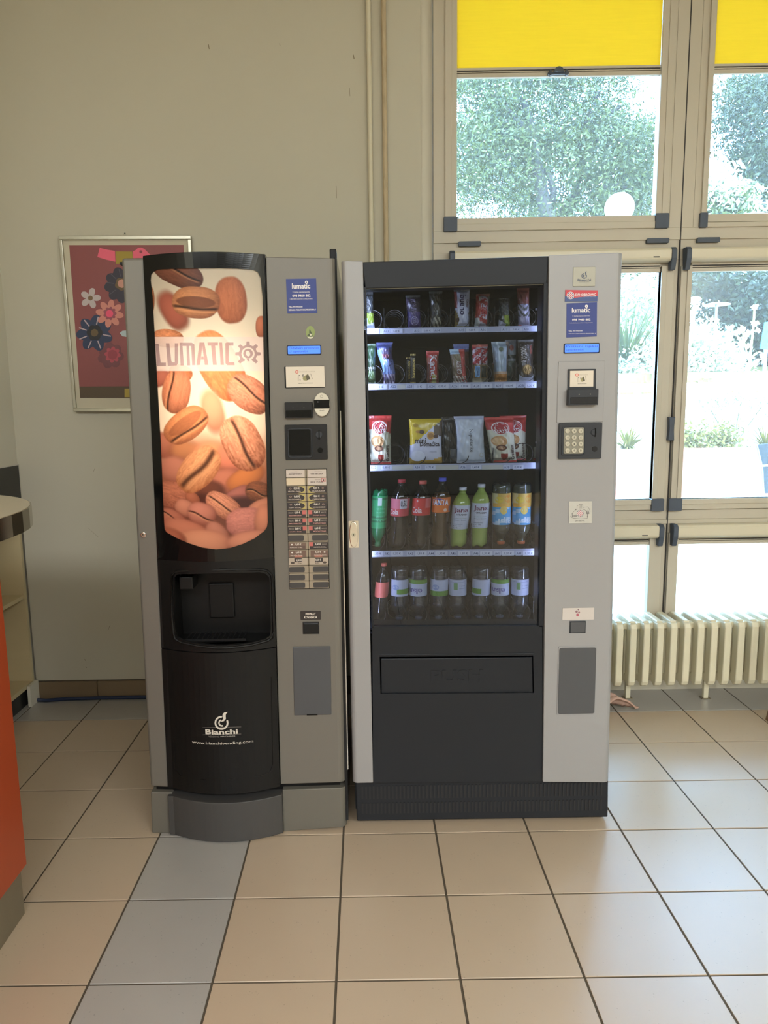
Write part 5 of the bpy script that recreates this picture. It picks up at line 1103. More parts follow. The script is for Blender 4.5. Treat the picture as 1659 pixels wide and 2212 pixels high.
# ================================================================== SNACKS AND DRINKS
def snack(name, label, cat, group, ux, vtop, vbot, wpx, Y, paint, texts=(), depth=.018, lean=0., crimp=.07, wtop=1., wbot=1., bulge=2.2, shelf=None, ns=18, nt=34, rough=.12, twist=0., extra=None, mat_=None, crum=.0016):
    """a foil pack: pillow with flat crimped seals; paint(s,t)->rgb with s 0..1 left-right, t 0..1 bottom-top"""
    xa, z1 = P(ux, vtop, Y); xb, z0 = P(ux, vbot, Y)
    if shelf is not None: z0 = shelf_z[shelf] + .0015
    xc_ = xb; w_ = wpx / F * Y; H = z1 - z0
    root = thing(name, label, cat, (xc_, Y + .01, z0), group)
    seed = random.random() * 50
    def pos(s, t, side):
        ww = w_ * (wbot + (wtop - wbot) * t) * (1 - .07 * math.sin(math.pi * t)); x = xc_ + (xa - xb) * t + lean * t * H + (s - .5) * ww + twist * math.sin(6 * t) * .004
        e = max(0, min(1, min(t, 1 - t) / crimp - .8)); e = e * e * (3 - 2 * e)
        d = depth * (max(0, 1 - abs(2 * s - 1) ** bulge)) ** .6 * min(1, e) * (math.sin(math.pi * min(1, max(0, t))) ** .35)
        d += (crum * (math.sin(seed + 23 * t + 9 * s) + .7 * math.sin(seed * 2 + 41 * s - 17 * t) + .6 * math.sin(31 * (s + t) + seed))) * (.3 + .7 * e)
        if t < crimp * .8 or t > 1 - crimp * .8: d += .0007 * math.sin(70 * s)
        return (x, Y + .01 - (d if side == 0 else -d * .7 - .0006), z0 + t * H)
    vs = [pos(i / ns, j / nt, 0) for j in range(nt + 1) for i in range(ns + 1)]; k = len(vs); vs += [pos(i / ns, j / nt, 1) for j in range(nt + 1) for i in range(ns + 1)]
    fs = []; cl_ = []
    for j in range(nt):
        for i in range(ns):
            a = j * (ns + 1) + i; fs.append((a, a + 1, a + ns + 2, a + ns + 1)); cl_.append(tuple(paint((i + .5) / ns, (j + .5) / nt)))
    for j in range(nt):
        for i in range(ns):
            a = k + j * (ns + 1) + i; fs.append((a, a + ns + 1, a + ns + 2, a + 1)); cl_.append(cl_[j * ns + i])
        for i in (0, ns): a = j * (ns + 1) + i; fs.append((a, a + ns + 1, a + ns + 1 + k, a + k) if i == 0 else (a, a + k, a + ns + 1 + k, a + ns + 1)); cl_.append(cl_[j * ns + min(i, ns - 1)])
    mb = MB(); mb.add(vs, fs, mat_ or FOIL, cl_); mb.build('wrapper', root, smooth=True)
    if texts:
        tbm = MB()
        for (t_, s0, t0, s1, t1, col, bold, turn) in texts:
            v, f = glyphs(t_, bold) if t_ and t_[0] != '@' else (None, None)
            if v is None:
                kind = t_[1:]; n = 22
                if kind == 'disc':
                    an = np.linspace(0, 2 * math.pi, n + 1)[:-1]; v = np.array([(.5 + r * math.cos(a), .5 + r * math.sin(a)) for r in (.5, .4, .3, .2, .1) for a in an] + [(.5, .5)]); f = [(k_ * n + i, k_ * n + (i + 1) % n, (k_ + 1) * n + (i + 1) % n, (k_ + 1) * n + i) for k_ in range(4) for i in range(n)] + [(4 * n + i, 4 * n + (i + 1) % n, 5 * n) for i in range(n)]
                elif kind == 'box':
                    g = 6; v = np.array([(i / g, j / g) for j in range(g + 1) for i in range(g + 1)]); f = [(j * (g + 1) + i, j * (g + 1) + i + 1, (j + 1) * (g + 1) + i + 1, (j + 1) * (g + 1) + i) for j in range(g) for i in range(g)]
                elif kind == 'tri': v = np.array([(0, 0), (1, 0), (.5, 1)]); f = [(0, 1, 2)]
                elif kind == 'ring':
                    v = np.array([(.5 + r * math.cos(a), .5 + r * math.sin(a)) for a in np.linspace(0, 2 * math.pi, n + 1)[:-1] for r in (.42, .5)]); f = [(2 * i, 2 * i + 1, (2 * i + 3) % (2 * n), (2 * i + 2) % (2 * n)) for i in range(n)]
                elif kind == 'seven': v = np.array([(0, .42), (.25, .30), (.78, .52), (.62, 0), (.86, .0), (1, .98), (.8, .9), (.8, .72)]); f = [(0, 1, 2, 7), (3, 4, 5, 6), (2, 3, 6, 7)]
            a, b_ = v[:, 0], v[:, 1]
            if turn == -90: a, b_ = b_, 1 - a
            elif turn == 90: a, b_ = 1 - b_, a
            elif turn == 180: a, b_ = 1 - a, 1 - b_
            lay = .0010 + .0003 * texts.index((t_, s0, t0, s1, t1, col, bold, turn))
            pts = []
            for i in range(len(a)):
                p = pos(min(1, max(0, s0 + a[i] * (s1 - s0))), min(1, max(0, t0 + b_[i] * (t1 - t0))), 0); pts.append((p[0], p[1] - lay, p[2]))
            tbm.add(pts, f, PRINT, col)
        tbm.build('printed_design', root)
    if extra: extra(root, pos)
    return root
def grad(stops):
    def p(s, t):
        for (a, c0), (b_, c1) in zip(stops[:-1], stops[1:]):
            if t <= b_:
                k = (t - a) / (b_ - a) if b_ > a else 0; return tuple(int(c0[i] + (c1[i] - c0[i]) * k) for i in range(3))
        return stops[-1][1]
    return p
def bands(lst, base):
    """lst of (test, colour) evaluated in order"""
    def p(s, t):
        for f, c in lst:
            if f(s, t): return c
        return base
    return p
k8 = 210 / 1659; fa = lambda x, y: (780 + x * k8, 610 + y * k8)
k9 = 220 / 1659; fb = lambda x, y: (960 + x * k9, 610 + y * k9)
def ua(x): return 780 + x * k8
def ub(x): return 960 + x * k9
def va(y): return 610 + y * k8
def vb(y): return 610 + y * k9
G1, G2, G3 = 'snack bars on the top shelf', 'snacks on the second shelf', 'large packs on the middle shelf'
SI = SY + .03
wav = lambda s, t, k=9, a=.04: a * math.sin(k * s + 3 * t)
# top shelf
snack('wafer_bar', 'green and dark wafer bar with white lower end, first lane of the top shelf', 'snack', G1, ua(150), va(160), va(745), 21, SI,
      bands([(lambda s, t: t < .1 + .1 * s, (206, 216, 232)), (lambda s, t: t < .3 and s < .35, (170, 196, 190)), (lambda s, t: t < .44, (126, 148, 52))], (74, 78, 80)), [('TORTINO', .1, .46, .5, .96, (120, 124, 126), True, -90), ('@ring', .3, .42, .85, .5, (30, 34, 30), False, 0)], shelf=0, lean=-.05)
snack('chocolate_bar', 'purple chocolate bar upright in the third lane of the top shelf', 'snack', G1, ua(915), va(215), va(745), 26, SI,
      bands([(lambda s, t: t > .94, (88, 92, 92)), (lambda s, t: t > .5, (72, 66, 88))], (88, 74, 128)), [('TORUVA', .3, .42, .68, .9, (140, 130, 160), True, -90), ('@ring', .22, .1, .8, .36, (176, 168, 204), False, 0), ('TORTA', .38, .15, .64, .32, (176, 168, 204), True, -90)], shelf=0, wtop=1.2, wbot=1.05, lean=-.05)
snack('chocolate_bar', 'dark chocolate pack with crinkled silver base, fourth lane of the top shelf', 'snack', G1, ua(1280), va(145), va(745), 23, SI,
      bands([(lambda s, t: t < .3 and math.sin(17 * s + 29 * t) > .1, (168, 164, 148)), (lambda s, t: t > .93, (96, 100, 96)), (lambda s, t: abs(s - .5 + .2 * math.sin(9 * t)) < .06, (110, 112, 106))], (58, 58, 54)), shelf=0, wtop=1.25)
snack('chocolate_bar', 'tall white wafer bar with dark handwritten lettering in the middle of the top shelf', 'snack', G1, ub(290), vb(85), vb(700), 31, SI,
      bands([(lambda s, t: t > .9, (150, 152, 156) if True else 0), (lambda s, t: s < .16 and t > .5, (150, 60, 58)), (lambda s, t: s < .3 - .9 * abs(t - .2) and t < .45, (150, 132, 84)), (lambda s, t: t < .06, (160, 150, 96))], (204, 208, 232)),
      [('bueno', .32, .32, .74, .82, (66, 58, 96), True, -90), ('Kinder', .76, .5, .9, .7, (90, 60, 70), True, -90), ('@disc', .06, .14, .3, .26, (96, 72, 54), False, 0)], shelf=0, lean=.0, wtop=1.12)
snack('chocolate_bar', 'red and white striped chocolate bar on the top shelf, right of the tall white one', 'snack', G1, ub(610), vb(180), vb(690), 29, SI,
      bands([(lambda s, t: t > .93, (120, 50, 48)), (lambda s, t: s < .34 and t > .34, (178, 62, 52)), (lambda s, t: s < .3 and t < .3, (206, 208, 206)), (lambda s, t: s > .82, (96, 84, 76)), (lambda s, t: math.sin(24 * t + 5 * s) > .1, (170, 56, 56))], (198, 190, 200)),
      [('KitKat', .38, .3, .8, .88, (172, 40, 44), True, -90), ('@box', .16, .78, .3, .92, (190, 190, 176), False, 0)], shelf=0, lean=.05, wbot=1.05)
snack('snack_pack', 'dark see-through pack with white and lime lower end, seventh lane of the top shelf', 'snack', G1, ub(985), vb(250), vb(690), 25, SI,
      bands([(lambda s, t: t < .26 - .26 * s and s < .6, (204, 206, 226)), (lambda s, t: t < .42 and s > .42, (150, 172, 58)), (lambda s, t: math.sin(31 * s + 12 * t) > .93, (112, 114, 112))], (62, 64, 62)), [('OVO', .66, .42, .88, .74, (150, 156, 150), True, -90)], shelf=0, lean=-.02, wtop=.8)
snack('wafer_bar', 'red topped wafer bar with silver striped body, last lane of the top shelf', 'snack', G1, ub(1310), vb(85), vb(690), 24, SI,
      bands([(lambda s, t: t > .6, (132, 70, 58)), (lambda s, t: t < .06 and s < .3, (206, 70, 60)), (lambda s, t: t > .25 and math.sin(40 * t + 9 * s * (1 - s) * 4) > 0, (92, 94, 90))], (176, 172, 196)), shelf=0, wtop=1.1, lean=-.03)
# second shelf
snack('candy_bag', 'rounded green sweets bag at the left end of the second shelf', 'snack', G2, ua(165), va(1040), va(1710), 22, SI,
      grad([(0, (62, 78, 52)), (.3, (88, 112, 70)), (.34, (46, 62, 46)), (.8, (52, 84, 56)), (1, (74, 104, 76))]), [('menta', .1, .36, .98, .44, (186, 190, 178), True, 0), ('BONBON', .2, .6, .8, .63, (120, 150, 120), False, 0)], shelf=1, depth=.024)
snack('crisps_bag', 'twisted blue crisps bag in the second lane of the second shelf', 'snack', G2, ua(480), va(1020), va(1705), 31, SI,
      bands([(lambda s, t: t > .82, (74, 82, 134)), (lambda s, t: t > .6 and s > .4, (96, 84, 122)), (lambda s, t: t < .25 and math.sin(23 * s + 31 * t) > .0, (206, 196, 220)), (lambda s, t: t < .25, (112, 96, 140)), (lambda s, t: abs(s - t * .8) < .12, (158, 190, 236)), (lambda s, t: s < .3 and t > .3, (144, 180, 238))], (126, 140, 196)),
      [('7UNA', .56, .42, .9, .8, (60, 66, 110), True, -90), ('RIO', .3, .62, .7, .72, (182, 108, 118), True, 0)], shelf=1, lean=-.10, wtop=1.15, wbot=.75, depth=.026, twist=1)
GOLD = (196, 172, 92)
for xx, yt, yb_, lab, dz in ((815, 1270, 1690, 'shorter black and gold stick bar behind the taller one, second shelf', .026), (890, 1215, 1700, 'taller narrow black and gold stick bar in the third lane of the second shelf', 0)):
    snack('chocolate_stick', lab, 'snack', G2, ua(xx), va(yt), va(yb_), 11 if dz == 0 else 10, SI + dz, bands([(lambda s, t: (t > .93 or t < .05) and math.sin(22 * s) > 0, GOLD)], (44, 40, 34)), [('kavanon', .22, .2, .86, .84, GOLD, True, 90)], shelf=1, depth=.006, bulge=6, ns=12, crum=.0002)
snack('chocolate_bar', 'red bar with large white letters upright in the fourth lane of the second shelf', 'snack', G2, ua(1230), va(1165), va(1700), 25, SI,
      bands([(lambda s, t: t > .88, (204, 84, 80)), (lambda s, t: s < .2 and t < .8, (146, 84, 64)), (lambda s, t: s > .86, (120, 54, 44)), (lambda s, t: t < .26 and .4 < s < .8, (178, 170, 96)), (lambda s, t: t < .1, (150, 96, 64))], (176, 50, 46)),
      [('Kandi', .24, .12, .8, .87, (222, 220, 222), True, -90)], shelf=1, wtop=1.08, lean=-.01)
snack('crispy_bar', 'white, brown and red bar in the fifth lane of the second shelf', 'snack', G2, ub(265), vb(1085), vb(1610), 29, SI,
      bands([(lambda s, t: t > .85 and s < .62, (182, 208, 232)), (lambda s, t: t > .85, (190, 76, 70)), (lambda s, t: t < .22 and math.sin(29 * s + 37 * t) > -.3, (206, 194, 186)), (lambda s, t: s > .68, (196, 84, 80)), (lambda s, t: .66 > s > .3 and t < .62, (120, 70, 62))], (132, 118, 92)),
      [('CRISPY', .3, .26, .64, .66, (214, 208, 206), True, 90)], shelf=1, lean=-.1, wtop=1.1)
snack('crispy_bar', 'blue topped bar half hidden behind the white, brown and red bar', 'snack', G2, ub(310), vb(995), vb(1600), 29, SI + .045, bands([(lambda s, t: t > .86, (132, 142, 200)), (lambda s, t: t > .8, (90, 84, 110))], (92, 58, 52)), shelf=1, lean=-.05, wtop=1.15)
for xx, yt, lab, dz, bx in ((535, 1010, 'red and white striped bar with light blue box, front one of the second shelf pair', 0, (118, 168, 214)), (635, 1005, 'second red striped bar with dark green box, behind the light blue boxed one', .045, (50, 60, 50))):
    snack('chocolate_bar', lab, 'snack', G2, ub(xx), vb(yt), vb(1600), 21, SI + dz, bands([(lambda s, t: t > .93, (190, 90, 80)), (lambda s, t: t > .46 and math.sin(30 * t - 6 * s) > .1, (180, 58, 68)), (lambda s, t: t > .46, (206, 192, 204)), (lambda s, t: .3 < s < .78 and .14 < t < .44, bx), (lambda s, t: t < .12, (190, 178, 150))], (150, 122, 84)),
      [('KitKat', .2, .48, .86, .9, (172, 40, 52), True, -90)] + ([('WHITE', .4, .18, .68, .4, (50, 70, 110), True, 90)] if dz == 0 else []), shelf=1, wtop=1.0, lean=.0)
snack('croissant_bag', 'white and pale blue bag with orange bottom in the seventh lane of the second shelf', 'snack', G2, ub(930), vb(960), vb(1590), 33, SI + .004,
      bands([(lambda s, t: t < .2, (196, 134, 66)), (lambda s, t: t < .26, (206, 176, 150)), (lambda s, t: s > .82, (110, 96, 88)), (lambda s, t: abs(s - .35) < .05, (206, 220, 232))], (156, 172, 186)), [('@disc', .32, .74, .62, .86, (120, 130, 110), False, 0)], shelf=1, wtop=1.15, wbot=.8, lean=-.02, depth=.028)
snack('croissant_bag', 'greyish sweets bag with dark label behind the orange bottomed white bag', 'snack', G2, ub(1090), vb(930), vb(1500), 24, SI + .05, bands([(lambda s, t: .56 < t < .66, (60, 66, 66)), (lambda s, t: t < .5, (98, 110, 102))], (150, 158, 170)), [('@disc', .3, .74, .7, .88, (176, 110, 100), False, 0)], shelf=1)
snack('wafer_bar', 'dark brown wafer pack with a round biscuit picture, last lane of the second shelf', 'snack', G2, ub(1345), vb(930), vb(1590), 31, SI,
      bands([(lambda s, t: t > .93, (84, 84, 84)), (lambda s, t: t < .06 + .14 * (abs(2 * s - 1) ** 2), (206, 210, 226)), (lambda s, t: t < .12, (200, 204, 220))], (62, 54, 48)),
      [('Nocciole', .12, .46, .62, .88, (196, 190, 186), True, -60 if False else -90), ('@disc', .16, .16, .86, .42, (110, 88, 52), False, 0), ('@disc', .22, .19, .80, .40, (184, 152, 92), False, 0), ('@box', .7, .66, .86, .86, (130, 66, 56), False, 0)], shelf=1, wtop=1.08, lean=-.02)
# middle shelf
c3 = lambda x, y: (770 + x * ku, 590 + y * ku)
def days(label, ux, vt, vb_, wp, Y, lean, dp=.03):
    snack('croissant_bag', label, 'snack', G3, ux, vt, vb_, wp, Y, bands([(lambda s, t: t > .78 - .22 * (s - .5) ** 2 - .1 * s, (190, 58, 56)), (lambda s, t: t < .045, (184, 66, 58)), (lambda s, t: t < .2 and .35 < s < .62 and abs(s - .5) < t, (150, 46, 40))], (214, 210, 186)),
          [('@disc', .14, .62, .80, .9, (224, 212, 206), False, 0), ('@disc', .18, .635, .76, .885, (166, 36, 44), False, 0), ('7', .36, .74, .68, .875, (234, 228, 228), False, 0), ('DAYS', .24, .66, .7, .735, (234, 228, 228), True, 0), ('@disc', .06, .36, .66, .6, (196, 148, 96), False, 0), ('@disc', .1, .40, .5, .56, (222, 184, 134), False, 0), ('@disc', .2, .27, .62, .40, (104, 62, 44), False, 0), ('@disc', .28, .3, .54, .37, (176, 136, 100), False, 0),
           ('Croissant', .74, .06, .9, .4, (70, 44, 40), True, -90 if False else 90)], shelf=2, lean=lean, depth=dp, wtop=1.12, wbot=.95, crimp=.06, ns=22, nt=44)
days('red topped cream croissant bag at the left end of the middle shelf', *c3(205, 1190)[:1], c3(0, 1188)[1], c3(0, 1568)[1], 47, SI, -.03)
days('red topped cream croissant bag at the right of the middle shelf, front one', *c3(1235, 1190)[:1], c3(0, 1200)[1], c3(0, 1575)[1], 58, SI, -.12)
days('second red topped croissant bag mostly hidden behind the front right one', *c3(1325, 1190)[:1], c3(0, 1188)[1], c3(0, 1560)[1], 52, SI + .055, -.04)
snack('biscuit_box', 'yellow and white biscuit pack with cookie pictures on the middle shelf', 'biscuits', G3, c3(580, 0)[0], c3(0, 1215)[1], c3(0, 1562)[1], 73, SI,
      bands([(lambda s, t: t < .07 + .12 * abs(s - .5) ** 1.5 * 2, (214, 170, 76)), (lambda s, t: t > .38 + .62 * s and t > .42, (214, 186, 52)), (lambda s, t: t > .62 + .2 * (1 - s) and s > .74, (92, 78, 66)), (lambda s, t: t > .84, (70, 62, 50)), (lambda s, t: s > .9 and t > .6, (92, 78, 66))], (212, 214, 230)),
      [('mini', .14, .46, .5, .58, (60, 44, 44), True, 0), ('Domaćica', .3, .39, .92, .5, (60, 44, 44), True, 0), ('@disc', .52, .54, .76, .72, (212, 168, 100), False, 0), ('@disc', .56, .57, .72, .69, (170, 124, 70), False, 0), ('@disc', .72, .57, .88, .66, (84, 60, 50), False, 0), ('@disc', .28, .67, .44, .76, (88, 66, 50), False, 0), ('@disc', .17, .69, .3, .75, (190, 140, 70), False, 0), ('@disc', .1, .82, .26, .90, (172, 140, 44), False, 0), ('@disc', .02, .06, .46, .3, (226, 228, 240), False, 0), ('mliječna', .6, .25, .82, .285, (140, 140, 150), False, 0)],
      shelf=2, depth=.016, bulge=9, crimp=.02, ns=30, nt=36, crum=.0003)
snack('wafer_pack', 'silver white wafer pack with sideways lettering on the middle shelf', 'biscuits', G3, c3(955, 0)[0], c3(0, 1192)[1], c3(0, 1582)[1], 65, SI,
      bands([(lambda s, t: t > .95, (182, 188, 210)), (lambda s, t: t > .93, (92, 92, 104)), (lambda s, t: s < .04, (60, 62, 68)), (lambda s, t: t < .03, (206, 210, 226))], (196, 204, 216)), [('Napolitanke', .44, .24, .60, .72, (40, 40, 44), False, -90), ('@ring', .8, .12, .92, .22, (176, 168, 130), False, 0)], shelf=2, depth=.016, bulge=5, crimp=.03, lean=-.04, crum=.0012, ns=26)
snack('wafer_pack', 'dark wrapped wafer pack leaning behind the silver white one', 'biscuits', G3, c3(790, 0)[0], c3(0, 1200)[1], c3(0, 1570)[1], 34, SI + .05, bands([(lambda s, t: t < .28 and s > .3, (170, 172, 178)), (lambda s, t: .28 < t < .3, (150, 50, 46)), (lambda s, t: s < .08, (120, 122, 130))], (52, 48, 48)), shelf=2, depth=.012, bulge=5, lean=-.03)
# ---------------- bottles
def bottle(name, label, group, ux, vtop, vbot, wpx, Y, liq, labcol, labt, capcol, inverted=False, lean=0., tilt=0., lev=.86, clear=False, waist=0., labfn=None, text=None, glass=None, twotone=None, row=3):
    x0_, z0_ = P(ux, vbot, Y); x1_, z1_ = P(ux, vtop, Y); z0_ = shelf_z[row] + .002; H = z1_ - z0_; Rr = wpx / F * Y / 2
    root = thing(name, label, 'bottle', (x0_, Y + Rr, z0_), group)
    # profile, base at 0, top at 1 (radius fraction, height fraction)
    base = [(.0, .012), (.55, .0), (.86, .006), (.97, .03), (1, .06)]
    if waist: body = [(1, .14), (1 - waist * .5, .24), (1 - waist, .30), (1 - waist * .6, .36), (.98, .44), (1, .48), (1, .70)]
    else: body = [(1, .2), (.97, .22), (1, .25), (1, .33), (.985, .34), (.985, .68), (1, .70)]
    sh = [(.97, .74), (.86, .79), (.66, .84), (.46, .885), (.37, .91), (.36, .93), (.42, .935), (.42, .945), (.36, .95)]
    cap = [(.40, .945), (.42, .948), (.42, .992), (.38, 1.0), (0, 1.0)]
    prof = base + body + sh
    fz = (lambda t: 1 - t) if inverted else (lambda t: t)
    n = 26
    def mk(pf, m, name_, col=None, colf=None, k=1., petal=False):
        mb = MB(); pr = [(r * Rr * k, fz(z) * H) for r, z in pf]
        vs = []; fs = []; cs = []
        for r, z in pr:
            for i in range(n):
                a = 2 * math.pi * i / n; rr__ = r
                zz_ = z
                if petal: 
                    tz = (z / H) if not inverted else 1 - z / H
                    if tz < .05: zz_ = z + (1 if not inverted else -1) * (-.006) * (.5 + .5 * math.cos(5 * a)) * (1 if r > Rr * .3 else 0)
                vs.append((x0_ + rr__ * math.cos(a) + lean * zz_, Y + Rr + rr__ * math.sin(a), z0_ + zz_ + (.006 if petal or True else 0)))
        for j in range(len(pr) - 1):
            for i in range(n):
                q_ = (j * n + i, j * n + (i + 1) % n, (j + 1) * n + (i + 1) % n, (j + 1) * n + i); fs.append(q_ if not inverted else q_[::-1])
                if colf: cs.append(colf(((i + .5) / n - .75 + .5) % 1, (pf[j][1] + pf[j + 1][1]) / 2))
        mb.add(vs, fs, m, cs if colf else col); return mb.build(name_, root, smooth=True)
    body_o = mk(prof, glass or liq, 'bottle_body', petal=True)
    if glass is not None and liq is not None:
        lp = [p for p in prof if p[1] <= lev]; lp.append((0, lp[-1][1])); mk([(p[0] * .96, p[1]) for p in lp], liq, 'drink')
    l0, l1_ = labt; steps = 16
    def rad(t):
        for (r0, t0), (r1, t1) in zip(prof[:-1], prof[1:]):
            if t0 <= t <= t1: return r0 + (r1 - r0) * (t - t0) / max(t1 - t0, 1e-6)
        return 1
    lpf = [(rad(l0 + (l1_ - l0) * i / steps) * 1.012, l0 + (l1_ - l0) * i / steps) for i in range(steps + 1)]
    lf = labfn or (lambda s, t: labcol)
    lo_ = mk(lpf, PRINT, 'bottle_label', colf=lambda s, t: lf(s, (t - l0) / (l1_ - l0)))
    if text:
        mb = MB()
        for k, (t_, s0, t0, s1, t1, col, bold) in enumerate(text):
            if t_ == '@disc': v = np.array([(.5 + .5 * math.cos(a), .5 + .5 * math.sin(a)) for a in np.linspace(0, 2 * math.pi, 17)[:-1]] + [(.5, .5)]); f = [(i, (i + 1) % 16, 16) for i in range(16)]
            elif t_ == '@box': v = np.array([(i / 5, j) for j in (0, 1) for i in range(6)]); f = [(i, i + 1, i + 7, i + 6) for i in range(5)]
            else: v, f = glyphs(t_, bold)
            a, b_ = v[:, 0], v[:, 1]
            if inverted and t_[0] != '@': a = a  # flipped below through the mapping
            pts = []
            for i in range(len(a)):
                s = s0 + a[i] * (s1 - s0); t = l0 + (l1_ - l0) * (t0 + b_[i] * (t1 - t0))
                if inverted: s = s0 + (1 - a[i]) * (s1 - s0) if t_[0] != '@' else s
                ang = -math.pi / 2 + (s - .5) * math.pi; r = rad(t) * Rr * (1.02 + .004 * k); z = fz(t) * H
                pts.append((x0_ + r * math.cos(ang) + lean * z, Y + Rr + r * math.sin(ang), z0_ + z + .006))
            mb.add(pts, [q_ for q_ in f], PRINT, col)
        mb.build('label_print', root)
    mk(cap, capcol, 'cap')
    return root
def pl(name, rgb, rough=.12): return mat(name, rgb, rough, coat=.5, noise=.02)
COLA = pl('cola_drink', (34, 20, 18)); ORG = pl('orange_drink', (150, 112, 40)); JANA = pl('lime_drink', (150, 170, 84)); PIPI = pl('yellow_soft_drink', (104, 104, 60)); GRN = pl('green_bottle_plastic', (16, 110, 66))
RCAP = mat('red_cap', (176, 46, 60), .4, noise=.02); RCAP2 = mat('pale_red_cap', (206, 96, 84), .4, noise=.02); BCAP = mat('blue_cap', (84, 96, 214), .4, noise=.02); WCAP = mat('white_cap', (206, 208, 220), .4, noise=.02); OCAP = mat('orange_cap', (206, 112, 74), .4, noise=.02); GCAP = mat('green_cap', (60, 120, 76), .4, noise=.02); DCAP = mat('dark_cap', (70, 78, 100), .4, noise=.02)
PET = glassy('clear_bottle_plastic', (222, 228, 240), .11, .05, dens=.035); PETD = glassy('clear_bottle_plastic_dark', (190, 184, 180), .09, .05, dens=.015)
WATER = glassy('water', (206, 212, 222), .07, .05, dens=.02)
d4 = lambda x, y: (770 + x * ku, 1000 + y * ku)
G4, G5 = 'drinks bottles on the fourth shelf', 'bottles on the bottom shelf'
BY = SY + .026
bottle('soft_drink_bottle', 'green soft drink bottle standing cap down at the left end of the fourth shelf', G4, d4(178, 0)[0], d4(0, 255)[1], d4(0, 685)[1], 34, BY, GRN, (40, 150, 90), (.08, .66), GCAP, inverted=True, lean=.06, labfn=lambda s, t: (46, 158, 100) if math.sin(46 * t) > -.75 else (26, 116, 72), text=[('@box', .42, .05, .58, .3, (190, 206, 200), False)] + [(w_, .36, .36 + .12 * i, .72, .42 + .12 * i, (120, 200, 160), False) for i, w_ in enumerate(('VODA, SOK', 'ŠEĆER 4,5', 'ENERGIJA', '0,5 L'))])
bottle('cola_bottle', 'cola bottle with pink and red label, second lane of the fourth shelf', G4, d4(345, 0)[0], d4(0, 158)[1], d4(0, 700)[1], 41, BY, COLA, (214, 110, 130), (.46, .72), RCAP, lean=.075, lev=.8, waist=.1, glass=PETD, labfn=lambda s, t: (206, 74, 84) if t < .42 else (216, 118, 136), text=[('@box', .48, .44, .74, .98, (208, 206, 216), False), ('0,5L', .5, .5, .72, .9, (90, 84, 96), True), ('Cola', .1, .1, .44, .4, (230, 206, 206), True)])
bottle('cola_bottle', 'cola bottle with bright red label, third lane of the fourth shelf', G4, d4(525, 0)[0], d4(0, 170)[1], d4(0, 700)[1], 41, BY, COLA, (210, 60, 54), (.48, .74), RCAP2, lean=.07, lev=.84, waist=.1, glass=PETD, labfn=lambda s, t: (206, 52, 48) if (t < .45 or s < .55) else (214, 110, 112), text=[('Cola', .12, .14, .5, .5, (230, 206, 206), True), ('@disc', .3, .78, .36, .92, (226, 190, 190), False)])
bottle('orange_soda_bottle', 'orange soda bottle with blue cap on the fourth shelf', G4, d4(693, 0)[0], d4(0, 145)[1], d4(0, 695)[1], 40, BY, ORG, (226, 120, 44), (.50, .72), BCAP, lean=.06, lev=.80, waist=.18, glass=PETD, text=[('@disc', .16, .5, .6, .95, (70, 80, 160), False), ('FANTA', .12, .48, .74, .88, (232, 228, 236), True), ('@disc', .56, .06, .68, .3, (230, 200, 180), False), ('@box', .76, .06, .92, .42, (150, 120, 130), False)])
JL = dict(labfn=lambda s, t: (194, 200, 214) if .12 < s < .88 else (150, 170, 84))
for ux_, vt_, lb in ((873, 225, 'lime green vitamin water bottle, left of the pair on the fourth shelf'), (1046, 198, 'lime green vitamin water bottle, right and taller looking of the pair')):
    bottle('vitamin_water_bottle', lb, G4, d4(ux_ - 20, 0)[0], d4(0, vt_)[1], d4(0, 695)[1], 39, BY, JANA, (196, 202, 214), (.29, .70), WCAP, lean=.09 if ux_ < 900 else .05, lev=.8, waist=.04, text=[('Jana', .2, .66, .74, .9, (112, 44, 76), True), ('VITAMIN', .3, .58, .7, .65, (60, 50, 60), True), ('OSVJEŽAVAJUĆE PIĆE', .24, .44, .7, .48, (80, 110, 60), False), ('limun i limeta', .24, .36, .7, .41, (90, 90, 100), False), ('s vitaminima', .2, .2, .56, .24, (60, 60, 70), False), ('B, C i E', .2, .12, .5, .17, (60, 60, 70), False), ('0,5 L', .2, .04, .4, .09, (60, 60, 70), False)], **JL)
def pipi(s, t): # t runs base (up in the picture) to cap
    if t < .30: return (216, 206, 160) if s < .4 else (212, 176, 90)
    if t < .42 and s > .3: return (226, 176, 80)
    if math.sin(11 * s + 17 * t) > .55: return (176, 206, 226)
    return (86, 164, 212)
for ux_, lb in ((1218, 'upside-down lemonade bottle with blue label and orange cap, left of the pair'), (1388, 'upside-down lemonade bottle with blue label and orange cap, at the right end')):
    bottle('lemonade_bottle', lb, G4, d4(ux_, 0)[0], d4(0, 200)[1], d4(0, 700)[1], 41, BY, PIPI, (90, 170, 214), (.14, .66), OCAP, inverted=True, lev=.95, lean=0., glass=PET, labfn=pipi, text=[('@disc', .56, .04, .84, .30, (222, 148, 56), False), ('@disc', .22, .1, .5, .3, (224, 196, 60), False), ('@disc', .4, .4, .66, .66, (226, 196, 100), False), ('Pipi', .34, .74, .86, .96, (206, 224, 236), True)])
e5 = d4
bottle('cola_bottle', 'half hidden dark bottle with salmon label, left end of the bottom shelf', G5, e5(190, 0)[0], e5(0, 860)[1], e5(0, 1340)[1], 30, BY, PETD, (206, 104, 92), (.42, .68), RCAP2, lean=.10, waist=.1, row=4)
wl = lambda k: (lambda s, t: ((104, 150, 62) if (.12 < t < .3 if k in (1, 5) else (.62 < t < .86)) and (s > .45 if k % 2 else s < .95) else (190, 196, 222)))
names = ['second', 'third', 'fourth', 'fifth', 'sixth', 'seventh', 'last']
